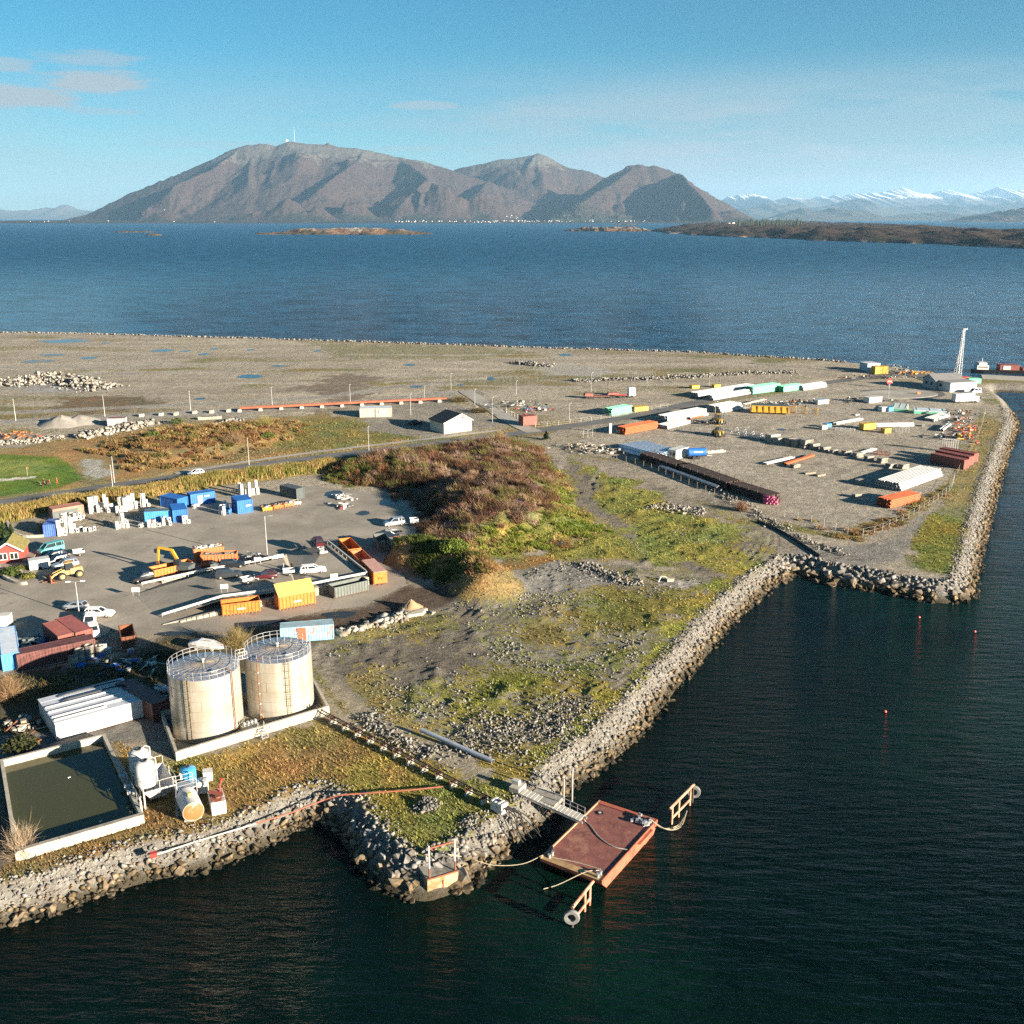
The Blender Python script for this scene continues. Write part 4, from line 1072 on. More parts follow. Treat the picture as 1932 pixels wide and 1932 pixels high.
for i, k in enumerate(top):
 o = bpy.data.objects.new('rock', rock_me[i % len(rock_me)]); COL.objects.link(o); o.parent = bank
 o.location = pos[k]; o.rotation_euler = eul[i]; o.scale = (size[k],) * 3
scatter_stones('rock_fill', pos[rest], size[rest], ST_BIG, M_ROCK, bank, rng)
n_s = 9000
p2, n2, _ = along(seg, n_s, rng); xy = p2 + n2 * rng.uniform(-2.2, 3.4, n_s)[:, None]
dd = sdf(xy[:, 0], xy[:, 1], EDGE); xy = xy[dd < 2.0]
sz = rng.uniform(.07, .2, len(xy))
scatter_stones('stone_fill', np.c_[xy, gz(xy[:, 0], xy[:, 1]) + sz * .3], sz, ST_SMALL, M_ROCK, bank, rng)
# the outer shore of the flat
f0 = EDGE_PX.index((1600, 683)); far_line = EDGE[f0:f0 + 9]
p3, n3, _ = along(far_line, 2600, rng); xy = p3 + n3 * rng.uniform(-3.5, 2.5, 2600)[:, None]; sz = rng.uniform(.35, 1.0, 2600)
o = scatter_stones('outer_shore_stones', np.c_[xy, gz(xy[:, 0], xy[:, 1]) + sz * .4], sz, ST_SMALL, M_RUB, None, rng)
tag(o, 'line of stones along the outer edge of the reclaimed flat', None, None, 'stuff')

def heap(name, label, pts, n, s0, s1, hgt, m, width, lab_cat='rubble heap'):
 """A heap of blasted stone along a line: the ridge of the heap is built up of stones."""
 ln = pxy(pts); p, nn, L = along(ln, n, rng)
 w = rng.normal(0, .42, n); w = np.clip(w, -1, 1)
 xy = p + nn * (w * width)[:, None]; sz = s0 + (s1 - s0) * rng.random(n) ** 2.2
 h = hgt * (1 - np.abs(w)) * (.45 + .9 * vnoise(xy[:, 0] / 4, xy[:, 1] / 4, 77))
 zz_ = gz(xy[:, 0], xy[:, 1]) + rng.random(n) * h
 o = scatter_stones(name, np.c_[xy, zz_ + sz * .2], sz, ST_SMALL if s1 < .9 else ST_BIG, m, None, rng)
 return tag(o, label, None, None, 'stuff')
heap('rubble', 'heap of pale blasted boulders out on the flat', [(4, 730), (50, 722), (100, 716), (140, 722), (175, 732), (200, 736)], 900, .4, 1.3, 3.0, M_PALE, 11)
heap('rubble', 'line of stones along the gravel road', [(150, 828), (200, 815), (245, 806), (290, 798)], 420, .4, 1.2, 1.2, M_PALE, 5)
heap('rubble', 'low stone edge beside the scrub', [(0, 838), (60, 832), (120, 826)], 240, .3, .9, 1.0, M_PALE, 4)
heap('rubble', 'small stone heap at the edge of the meadow', [(390, 808), (440, 797), (450, 793)], 130, .3, .9, 1.0, M_RUB, 3)
heap('rubble', 'stone row along the far edge of the storage yard', [(1080, 720), (1200, 716), (1300, 712), (1400, 706), (1500, 703)], 800, .35, 1.0, 1.0, M_RUB, 4)
heap('rubble', 'dark stone row at the road end', [(970, 685), (1010, 690), (1050, 692)], 160, .4, 1.2, 1.4, M_RUB, 4)
heap('rubble', 'pale boulders edging the soil road', [(636, 1196), (690, 1185), (745, 1172), (775, 1158)], 150, .4, .95, .5, M_PALE, 1.6)
heap('rubble', 'stone spill under the grass bank', [(1232, 955), (1290, 965), (1330, 968)], 260, .2, .6, .4, M_PALE, 5)
heap('rubble', 'row of stones beside the dirt track', [(1310, 905), (1380, 940), (1450, 985), (1540, 1030), (1600, 1050)], 420, .2, .6, .5, M_RUB, 3)
heap('rubble', 'small mound of dark grey chippings in the grass', [(796, 1515), (806, 1522), (815, 1530)], 260, .12, .3, .7, M_RUB, 2.0)
heap('rubble', 'patch of grey chippings near the bank corner', [(875, 1545), (900, 1555)], 140, .12, .3, .3, M_RUB, 1.8)
heap('rubble', 'ridge of grey rubble along the track', [(690, 1350), (720, 1385), (765, 1410), (820, 1425)], 520, .11, .38, .45, M_RUB, 2.6)
heap('rubble', 'broad ridge of broken grey stone above the grass bank', [(860, 1385), (920, 1400), (990, 1390), (1060, 1360), (1110, 1320)], 1500, .10, .34, .4, M_RUB, 8.5)
heap('rubble', 'grey stone ridge across the waste ground', [(1100, 1065), (1150, 1085), (1200, 1105)], 300, .2, .5, .6, M_RUB, 3)

# loose stones on the waste ground
n = 150000
y = 92 * (215 / 92) ** rng.random(n); x = rng.uniform(-1, 1, n) * (.6 * y + 20)
s = grid_at(VEG_GRID[2], x, y); dE = sdf(x, y, EDGE); dR = sdf(x, y, RUBBLE)
pk = fbm(x / 6, y / 6, 313, 4)
keep = (s > .3) & (rng.random(n) < s * sstep(.44, .62, pk) * 1.2) & (dE > 1) & (sdf(x, y, YARD) < 0)
x, y = x[keep], y[keep]; sz = .07 + .27 * rng.random(len(x)) ** 3
o = scatter_stones('loose_stones', np.c_[x, y, gz(x, y) + sz * .3], sz, ST_SMALL, M_RUB, None, rng)
tag(o, 'loose grey stones over the waste ground', None, None, 'stuff')

# ---- grass and scrub
def growth_material(name, var=.35):
 m = bpy.data.materials.new(name); n, l, b = nodes_of(m)
 b.inputs['Roughness'].default_value = .8; b.inputs['Specular IOR Level'].default_value = .15
 a = n.new('ShaderNodeVertexColor'); a.layer_name = 'tint'
 geo = n.new('ShaderNodeNewGeometry'); no = n.new('ShaderNodeTexNoise'); no.inputs['Scale'].default_value = .7; no.inputs['Detail'].default_value = 4
 l.new(geo.outputs['Position'], no.inputs['Vector'])
 mr = n.new('ShaderNodeMapRange'); mr.inputs[1].default_value = .3; mr.inputs[2].default_value = .7; mr.inputs[3].default_value = 1 - var; mr.inputs[4].default_value = 1 + var
 l.new(no.outputs[0], mr.inputs[0])
 s = n.new('ShaderNodeVectorMath'); s.operation = 'SCALE'; l.new(a.outputs[0], s.inputs[0]); l.new(mr.outputs[0], s.inputs['Scale'])
 l.new(s.outputs[0], b.inputs['Base Color'])
 tr = n.new('ShaderNodeBsdfTranslucent'); l.new(s.outputs[0], tr.inputs[0])
 mx = n.new('ShaderNodeMixShader'); mx.inputs[0].default_value = .25
 l.new(b.outputs[0], mx.inputs[1]); l.new(tr.outputs[0], mx.inputs[2]); l.new(mx.outputs[0], n['Material Output'].inputs['Surface'])
 return m
M_GROW = growth_material('dry_growth')

def blades(name, x, y, z, hgt, wid, lean, col, m=None, parent=None, cnt=3, up=1.0):
 """cnt blades at every point: thin triangles splayed about the point."""
 n = len(x); N = n * cnt
 X, Y, Z, Hh, Wd = (np.repeat(a, cnt) for a in (x, y, z, hgt, wid)); C = np.repeat(col, cnt, 0)
 az = rng.uniform(0, 2 * np.pi, N); ln = np.repeat(np.broadcast_to(lean, (n,)), cnt) * rng.uniform(.3, 1.2, N)
 Hh = Hh * rng.uniform(.6, 1.15, N); tx, ty = np.cos(az + 1.57), np.sin(az + 1.57)
 jx, jy = rng.normal(0, .25, N) * Hh, rng.normal(0, .25, N) * Hh
 b0 = np.stack([X + jx - tx * Wd / 2, Y + jy - ty * Wd / 2, Z - .05], -1); b1 = np.stack([X + jx + tx * Wd / 2, Y + jy + ty * Wd / 2, Z - .05], -1)
 t = np.stack([X + jx + np.cos(az) * ln * Hh, Y + jy + np.sin(az) * ln * Hh, Z + Hh * up], -1)
 V = np.stack([b0, b1, t], 1).reshape(-1, 3); F = np.arange(3 * N).reshape(-1, 3)
 C = C * rng.uniform(.7, 1.3, N)[:, None]
 cc = np.repeat(np.c_[C, np.ones(N)], 3, 0)
 return np_mesh(name, V, F, m or M_GROW, parent, False, {'tint': cc})

def veg_scatter(n, y0, y1, thr=.35):
 y = y0 * (y1 / y0) ** rng.random(n); x = rng.uniform(-1, 1, n) * (.6 * y + 12)
 v = grid_at(VEG_GRID[0], x, y); p = fbm(x / 1.9, y / 1.9, 331, 3)
 k = (v > thr) & (rng.random(n) < v * sstep(.25, .65, p + (v - .6) * .6)) & (sdf(x, y, EDGE) > .6) & (sdf(x, y, YARD) < -1) & (sdf(x, y, PONDW) < -.4) & (sdf(x, y, BUNDW) < -.5)
 golf = P(40, 895); k &= ((x - golf.x) / 48) ** 2 + ((y - golf.y) / 40) ** 2 > 1
 for kk, (pp, w) in ROADS.items(): k &= dist_line(x, y, ROAD_XY[kk]) > w / 2 + .3
 return x[k], y[k]
x, y = veg_scatter(330000, 80, 330)
hgt = (.08 + .2 * rng.random(len(x)) ** 1.5) * (.8 + y / 300); col = grid_at(VEG_GRID[1], x, y)
gr = sstep(.5, .62, fbm(x / 2.6, y / 2.6, 341, 3))[:, None]
col = col * (1 - gr * .35) + np.array((.13, .155, .03)) * gr * .35
col = col * (1 + .5 * (rng.random((len(x), 1)) - .5))
grass = blades('grass', x, y, gz(x, y), hgt, .11 + .0006 * y + 0 * x, 1.3, col * 1.1, cnt=2)
tag(grass, 'rough gold and green grass over the bank and waste ground', None, None, 'stuff')

# tall dry reed along the road
p, nn, L = along(HEDGE_L, 9000, rng); xy = p + nn * rng.normal(0, 1.7, 9000)[:, None]
xy = xy[sdf(xy[:, 0], xy[:, 1], YARD) < .5]
k = vnoise(xy[:, 0] / 5, xy[:, 1] / 5, 351)
col = np.where((rng.random(len(xy)) < .25 + .4 * (k > .6))[:, None], np.array((.14, .155, .035)), np.array((.33, .23, .085)))
reed = blades('reeds', xy[:, 0], xy[:, 1], gz(xy[:, 0], xy[:, 1]), 1.0 + 1.0 * k, .20 + 0 * k, .35, col, cnt=5)
tag(reed, 'tall dry golden reeds along the road', None, None, 'stuff')

def scrub_on(name, label, poly, n, hgt, cols, seed, cnt=9, soft=0.0, wid=.12, lean=1.1, rad=1.5, per=16):
 """Bushes of all sizes: stems gathered into rounded clumps, one tone to a clump."""
 lo, hi = poly.min(0), poly.max(0); nb = max(8, n // per)
 bx = rng.uniform(lo[0], hi[0], nb * 3); by = rng.uniform(lo[1], hi[1], nb * 3)
 k = sdf(bx, by, poly) > soft + 2.5 * (fbm(bx / 4, by / 4, seed, 3) - .5) * 2
 bx, by = bx[k][:nb], by[k][:nb]; nb = len(bx); br = rad * (.45 + 1.1 * rng.random(nb) ** 1.6)
 q = fbm(bx / 6, by / 6, seed + 1, 4); pick = np.clip(((q - .32) / .36 + rng.normal(0, .22, nb)) * len(cols), 0, len(cols) - 1).astype(int)
 i = np.repeat(np.arange(nb), per); t = np.sqrt(rng.random(len(i))); az = rng.uniform(0, 2 * np.pi, len(i))
 x, y = bx[i] + br[i] * t * np.cos(az), by[i] + br[i] * t * np.sin(az); dome = np.sqrt(np.maximum(0, 1 - t * t)) * br[i] / rad
 C = np.array(cols)[pick[i]] * (rng.uniform(.8, 1.2, nb)[i])[:, None]
 o = blades(name, x, y, gz(x, y) + .35 * hgt * dome, hgt * (.3 + .6 * dome), np.full(len(x), wid), lean, C, cnt=cnt, up=.8)
 return tag(o, label, None, None, 'stuff')
HEATH = [(.17, .15, .05), (.11, .065, .04), (.19, .105, .06), (.25, .16, .105), (.31, .215, .15), (.18, .09, .05), (.28, .2, .09), (.085, .05, .03)]
core = pxy([(690, 880), (760, 862), (850, 848), (950, 838), (1000, 850), (1035, 890), (1040, 940), (1035, 980), (985, 998), (930, 1012), (880, 1030), (838, 1040), (812, 1000), (812, 965), (785, 940), (720, 915)])
scrub_on('heather', 'purple brown leafless scrub over the big mound', core, 11500, 1.55, HEATH, 361, cnt=9, wid=.12, rad=1.5, soft=-2.2)
scrub_on('bracken', 'rust and green undergrowth on the left end of the mound', pxy([(612, 905), (640, 876), (720, 862), (770, 866), (790, 900), (775, 935), (720, 920), (650, 912)]), 2600, 1.1,
         [(.10, .11, .03), (.17, .15, .04), (.2, .1, .05), (.24, .12, .06), (.13, .14, .035)], 371, cnt=9, wid=.16)
scrub_on('undergrowth', 'bright green and straw undergrowth on the flank of the mound', pxy([(990, 845), (1040, 870), (1075, 925), (1110, 975), (1155, 1002), (1060, 1034), (960, 1048), (885, 1068), (850, 1050), (900, 1022), (990, 1008), (1042, 985), (1030, 930), (1000, 880)]), 4600, .8,
         [(.16, .2, .03), (.21, .22, .045), (.26, .24, .06), (.33, .26, .09), (.19, .21, .04), (.26, .16, .07)], 381, cnt=8, wid=.15)
scrub_on('undergrowth', 'tan and rust scrub between the golf green and the gravel road', pxy([(205, 870), (150, 850), (225, 832), (300, 806), (420, 798), (520, 792), (590, 800), (560, 832), (470, 852), (380, 874), (260, 892)]), 5200, 1.1,
         [(.3, .2, .08), (.26, .16, .065), (.2, .1, .045), (.24, .14, .06), (.17, .15, .045), (.33, .23, .1)], 391, cnt=7, wid=.24)
scrub_on('undergrowth', 'straw coloured growth along the soil berm', pxy([(790, 1040), (850, 1035), (905, 1065), (935, 1115), (900, 1120), (870, 1085), (820, 1070)]), 1500, .8,
         [(.34, .24, .1), (.3, .2, .08), (.24, .14, .06), (.14, .15, .035)], 401, cnt=8, wid=.14)
scrub_on('undergrowth', 'dark green growth under the mound', pxy([(735, 1045), (800, 1050), (850, 1075), (870, 1095), (850, 1110), (790, 1085)]), 1200, .8, [(.05, .07, .015), (.09, .11, .025), (.12, .15, .03)], 411, cnt=8, wid=.14)
scrub_on('undergrowth', 'dark weeds around the stored concrete rings', pxy([(0, 1300), (90, 1270), (200, 1245), (320, 1235), (320, 1320), (250, 1290), (120, 1310), (60, 1330), (0, 1340)]), 1100, .6, [(.06, .065, .02), (.10, .09, .035), (.15, .12, .05)], 421, cnt=6)
scrub_on('undergrowth', 'straw weeds along the wire fence corner', pxy([(1480, 975), (1560, 985), (1625, 995), (1700, 965), (1780, 915), (1795, 925), (1710, 985), (1630, 1022), (1560, 1010)]), 1500, .7, [(.3, .21, .09), (.22, .18, .06), (.25, .15, .07)], 431, cnt=6, wid=.2)

# ---- single bushes and trees
def bare_bush(label, px, py, rad, hgt, cols, n=220, group=None, name='bush', m_loc=None):
 c = P(px, py); z0 = float(gz(np.array(c.x), np.array(c.y))); r = np.random.default_rng(int(px * 7 + py))
 root = thing(name, label, 'bush', (c.x, c.y, z0), 0, group)
 tri, cc = [], []
 for i in range(n):
  az, el = r.uniform(0, 2 * np.pi), r.uniform(.35, 1.5); L = hgt * r.uniform(.55, 1.05)
  d = np.array([np.cos(az) * np.cos(el) * rad / hgt, np.sin(az) * np.cos(el) * rad / hgt, np.sin(el)])
  b = np.array([r.normal(0, .12) * rad, r.normal(0, .12) * rad, 0]); prev = b; w = .045
  for s in range(3):
   nx = prev + d * L / 3 + r.normal(0, .06, 3) * L / 2; sd = np.cross(d, r.normal(size=3)); sd = sd / np.linalg.norm(sd) * w
   tri += [prev - sd, prev + sd, nx]; cc += [cols[i % len(cols)]] * 3
   for _ in range(3):
    f = prev + (nx - prev) * r.random(); e = f + (d + r.normal(0, .6, 3)) * L * .22
    tri += [f - sd * .6, f + sd * .6, e]; cc += [cols[i % len(cols)]] * 3
   prev, w = nx, w * .7
 V = np.array(tri); C = np.c_[np.array(cc) * r.uniform(.75, 1.25, (len(cc), 1)), np.ones(len(cc))]
 np_mesh('twigs', V, np.arange(len(V)).reshape(-1, 3), M_GROW, root, False, {'tint': C})
 MB().cyl((0, 0, -.2), (0, 0, hgt * .3), .14, 7, .05).build('stem', mat('bark', (.10, .075, .05), .9), root)
 return root
bare_bush('round leafless willow bush with ochre twigs behind the tank pair', 446, 1222, 3.0, 3.4, [(.22, .17, .07), (.28, .22, .10), (.17, .13, .05)], 420)
bare_bush('bare pale bush at the outer corner of the settling pond', 40, 1612, 2.6, 4.0, [(.33, .25, .17), (.27, .19, .12), (.36, .29, .21)], 240)
bare_bush('reddish brown bush at the left edge beside the white shed', 14, 1318, 3.0, 3.4, [(.27, .17, .09), (.32, .22, .12), (.2, .12, .07)], 420)
bare_bush('brown leafless bush in the walled planting bed', 88, 1000, 3.0, 2.2, [(.25, .13, .08), (.2, .11, .07), (.28, .17, .1)], 260)
bare_bush('lone brown bush beside the dirt track', 1398, 964, 2.6, 2.4, [(.22, .13, .08), (.18, .11, .07)], 260)
bare_bush('straw coloured bush on the crest of the mound by the road', 942, 842, 3.4, 3.0, [(.33, .25, .13), (.29, .2, .1)], 320)
bare_bush('dark bush left of the road junction near the black roofed barn', 905, 778, 5.5, 2.4, [(.06, .055, .025), (.13, .09, .045), (.09, .08, .03)], 300)
bare_bush('long dark bush beside the side road', 868, 758, 6.0, 2.6, [(.07, .065, .03), (.15, .11, .05), (.10, .08, .03)], 320)
bare_bush('tall tan bush in the middle of the scrub', 442, 845, 5.0, 3.4, [(.28, .2, .11), (.22, .14, .08)], 300)
bare_bush('yellow green bush at the edge of the meadow', 500, 815, 4.2, 3.2, [(.3, .25, .09), (.24, .21, .07)], 300)

def leafy(label, px, py, rad, hgt, col, n=900, name='shrub', cat='shrub', conical=False, leaf=.22, group=None):
 c = P(px, py); z0 = float(gz(np.array(c.x), np.array(c.y))); r = np.random.default_rng(int(px * 11 + py))
 root = thing(name, label, cat, (c.x, c.y, z0), 0, group)
 u = r.random(n); az = r.uniform(0, 2 * np.pi, n)
 if conical:
  zz_ = hgt * (.08 + .92 * u); rr = rad * (1 - u) ** .9 * (.75 + .35 * np.sin(az * 3 + zz_ * 4)) * np.sqrt(r.random(n))
 else:
  lob = .75 + .35 * vnoise(np.cos(az) * 1.7 + 9, np.sin(az) * 1.7 + u * 3, 15)
  zz_ = hgt * (.1 + .9 * u); rr = rad * lob * np.sqrt(np.maximum(0, 1 - (2 * u - .85) ** 2 * .85)) * r.random(n) ** .35
 ctr = np.stack([rr * np.cos(az), rr * np.sin(az), zz_], -1)
 a = r.normal(size=(n, 3)); a /= np.linalg.norm(a, axis=1)[:, None]; b = np.cross(a, r.normal(size=(n, 3))); b /= np.linalg.norm(b, axis=1)[:, None]
 s = leaf * r.uniform(.6, 1.5, n)[:, None]
 V = np.stack([ctr - a * s, ctr + b * s * .6, ctr + a * s, ctr - b * s * .6], 1).reshape(-1, 3)
 C = np.array(col) * r.uniform(.55, 1.45, (n, 1)); C = np.repeat(np.c_[C, np.ones(n)], 4, 0)
 np_mesh('crown', V, np.arange(4 * n).reshape(-1, 4), M_GROW, root, False, {'tint': C})
 MB().cyl((0, 0, -.2), (0, 0, hgt * .7), max(.06, rad * .07), 7, .03).build('trunk', mat('bark', (.10, .075, .05), .9), root)
 return root
for px, py, rad, hgt in ((10, 1030, 1.7, 5.2), (24, 1024, 1.3, 4.0)):
 leafy('taller dark green conifer behind the red cabin' if hgt > 5 else 'shorter dark green conifer behind the red cabin', px, py, rad, hgt, (.035, .06, .02), 1300, 'conifer_tree', 'tree', True)
leafy('low juniper hedge clump in the stone bed in front of the red cabin', 22, 1083, 2.4, 1.3, (.06, .085, .02), 900)
leafy('yellow green shrub at the tip of the stone bed', 54, 1090, 1.5, .9, (.14, .14, .035), 400)
leafy('small green shrub beside the stone bed wall', 40, 1075, 1.3, .9, (.09, .1, .025), 300)
leafy('small dark pine beside the road above the mound', 1030, 830, 1.4, 2.6, (.02, .03, .012), 500, 'pine_tree', 'tree', True)
leafy('dark evergreen shrub between the white shed and the pond', 42, 1412, 2.4, 1.5, (.04, .045, .018), 600)
leafy('green bush below the mound at the paved yard', 858, 1078, 3.2, 2.0, (.11, .15, .025), 1100)
leafy('tiny bright green bush in the scrub by the gravel road', 334, 800, 2.2, 2.0, (.07, .10, .02), 300)
leafy('green bush alone in the rust scrub', 290, 836, 2.2, 1.6, (.08, .11, .025), 300)
leafy('green bush beside the pale stone heap', 507, 834, 2.4, 1.8, (.08, .12, .025), 300)
leafy('small green shrub at the fence corner', 1705, 948, 1.8, 1.2, (.07, .11, .02), 260)
for i, (px, py) in enumerate(((1350, 917), (1700, 988))): pass
# ================================================================ BUILDERS
RUSTC = (.16, .06, .028)
M_ORANGE = mat('orange_paint', (.52, .145, .022), .5, 0, .2, 1.2, RUSTC, .35)
M_ORANGE2 = mat('faded_orange_paint', (.50, .16, .06), .55, 0, .2, 1.2, (.30, .12, .07), .4)
M_YELLOW = mat('yellow_paint', (.52, .30, .03), .5, 0, .2, 1.2, (.3, .17, .05), .35)
M_LIDTAN = mat('sun_bleached_lid', (.62, .36, .09), .55, 0, .15, 1)
M_GREYC = mat('grey_green_container', (.10, .115, .105), .6, 0, .2, 1.2, (.07, .06, .05), .3)
M_DKGREY = mat('dark_grey_container', (.07, .085, .085), .55, 0, .2, 1.2)
M_BLUE = mat('blue_container', (.02, .125, .42), .5, 0, .2, 1, (.05, .07, .1), .25)
M_BLUE2 = mat('lighter_blue_container', (.05, .24, .52), .5, 0, .25, 1, (.2, .3, .4), .3)
M_CYAN = mat('pale_blue_container', (.22, .42, .52), .55, 0, .25, 1, (.35, .13, .07), .45)
M_BROWN = mat('red_brown_container', (.20, .06, .045), .6, 0, .22, .8, (.11, .05, .035), .4)
M_BROWN2 = mat('dull_brown_container', (.12, .045, .04), .6, 0, .22, .8, (.07, .035, .025), .4)
M_RUST = mat('rust', (.17, .065, .032), .85, 0, .35, 1.5)
M_DKSTEEL = mat('weathered_beam_steel', (.055, .034, .026), .8, .1, .3, .8)
M_WHITE = mat('white_paint', (.50, .49, .46), .5, 0, .12, 1, (.45, .38, .3), .2)
M_WHITE2 = mat('white_coating', (.50, .49, .465), .45, 0, .08, .6)
M_OFFW = mat('off_white', (.44, .42, .375), .6, 0, .18, 1)
M_GALV = mat('galvanised_steel', (.42, .43, .44), .45, .55, .15, 1.2)
M_CONC = mat('concrete', (.36, .33, .27), .85, 0, .2, .8, (.24, .22, .17), .4, bump=.2)
M_CONC2 = mat('old_concrete', (.27, .25, .215), .9, 0, .25, .9, (.14, .125, .10), .45, bump=.25)
M_BLACK = mat('black_rubber', (.018, .018, .018), .75, 0, .2, 2)
M_BLACKP = mat('black_paint', (.015, .015, .017), .3, 0, .1, 1)
M_GLASS = mat('dark_window_glass', (.02, .025, .03), .08, 0, .1, 1, spec=.6)
M_WOOD = mat('weathered_wood', (.25, .20, .15), .85, 0, .3, 2)
M_GREEN = mat('green_pipe', (.16, .50, .32), .5, 0, .15, .6)
M_TEAL = mat('teal_car_paint', (.12, .36, .36), .3, .1, .1, 1)
M_SILVER = mat('silver_car_paint', (.42, .45, .48), .3, .5, .08, 1)
M_WCAR = mat('white_car_paint', (.75, .75, .73), .3, 0, .06, 1)
M_BCAR = mat('black_car_paint', (.018, .02, .024), .25, .2, .1, 1)
M_NAVY = mat('dark_blue_car_paint', (.02, .04, .075), .25, .2, .1, 1)
M_DRED = mat('dark_red_car_paint', (.07, .012, .015), .25, .1, .1, 1)
M_DGREYCAR = mat('dark_grey_car_paint', (.045, .05, .055), .3, .3, .1, 1)
M_RED = mat('red_paint', (.42, .04, .03), .5, 0, .15, 1)
M_LAMP = mat('lamp_glass', (.8, .8, .78), .2, 0, .05, 1)
M_TAIL = mat('tail_lamp_glass', (.35, .01, .01), .2, 0, .05, 1)
M_PINK = mat('pink_pipe_end', (.50, .10, .20), .6, 0, .2, 2)
M_OPIPE = mat('orange_red_pipe', (.40, .10, .035), .6, 0, .2, 1, (.2, .06, .03), .4)
M_ROPE = mat('rope', (.36, .31, .22), .9, 0, .2, 3)
M_SOD = mat('sod_roof', (.20, .17, .055), .95, 0, .4, 2)

def at(px, py, z=None):
 c = P(px, py)
 zz0 = float(gz(np.array(c.x), np.array(c.y))) if z is None else z
 if abs(zz0 - G) < .2 and z is None: zz0 = G
 return Vector((c.x, c.y, zz0))

def corr_outline(L, W, pitch=.42, dep=.055):
 """Plan outline of a corrugated box, x 0..L, y 0..W."""
 def side(n0, n1, inward):
  (x0, y0), (x1, y1) = n0, n1; Ls = math.hypot(x1 - x0, y1 - y0); k = max(2, int(Ls / pitch)); out = []
  for i in range(k):
   for f, dd in ((.0, 0), (.35, 0), (.5, dep), (.85, dep)):
    t = (i + f) / k; out.append((x0 + (x1 - x0) * t + inward[0] * dd, y0 + (y1 - y0) * t + inward[1] * dd))
  return out
 return side((0, 0), (L, 0), (0, 1)) + side((L, 0), (L, W), (-1, 0)) + side((L, W), (0, W), (0, -1)) + side((0, W), (0, 0), (1, 0))

def container(label, a, b, m, W=2.44, Hh=2.6, z=None, group=None, name='shipping_container', cat='container', roof=None, doors='b', mark=None, side=1, L=None, frame=None):
 """Closed container; a and b: the ends of its near lower edge."""
 A, B = at(*a, z), at(*b, z); B.z = A.z; d = B - A; L = L or d.length; rz = math.atan2(d.y, d.x)
 root = thing(name, label, cat, A, rz, group)
 y0 = 0 if side > 0 else -W
 e = .06
 MB().slab([(x + e, y + y0 + e) for x, y in corr_outline(L - 2 * e, W - 2 * e)], .12, Hh - .06).build('wall', m, root)
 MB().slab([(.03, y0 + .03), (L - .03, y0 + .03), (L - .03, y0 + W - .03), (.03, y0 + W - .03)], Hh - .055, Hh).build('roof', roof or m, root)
 f = MB()
 for x in (.07, L - .07):
  for y in (y0 + .07, y0 + W - .07): f.box((x, y, Hh / 2), (.16, .16, Hh + .02))
 for y in (y0 + .05, y0 + W - .05):
  for zz_ in (.09, Hh - .05): f.box((L / 2, y, zz_), (L - .3, .1, .14))
 for x in (.05, L - .05): f.box((x, y0 + W / 2, Hh - .052), (.1, W - .16, .13))
 f.build('frame', frame or m, root)
 if doors:
  xd = L + .015 if doors == 'b' else -.015
  for s in (0, 1):
   dr = MB().box((xd, y0 + W * (.27 + .46 * s), Hh / 2 + .02), (.05, W * .44, Hh - .34)).build('door', m, root)
   bx_ = xd + (.05 if doors == 'b' else -.05)
   for q in (-.22, .22): MB().cyl((bx_, y0 + W * (.27 + .46 * s) + q * W * .5, .3), (bx_, y0 + W * (.27 + .46 * s) + q * W * .5, Hh - .25), .025, 6).build('locking_bar', M_GALV, dr)
 if mark: mark(root, L, W, Hh, y0)
 return root

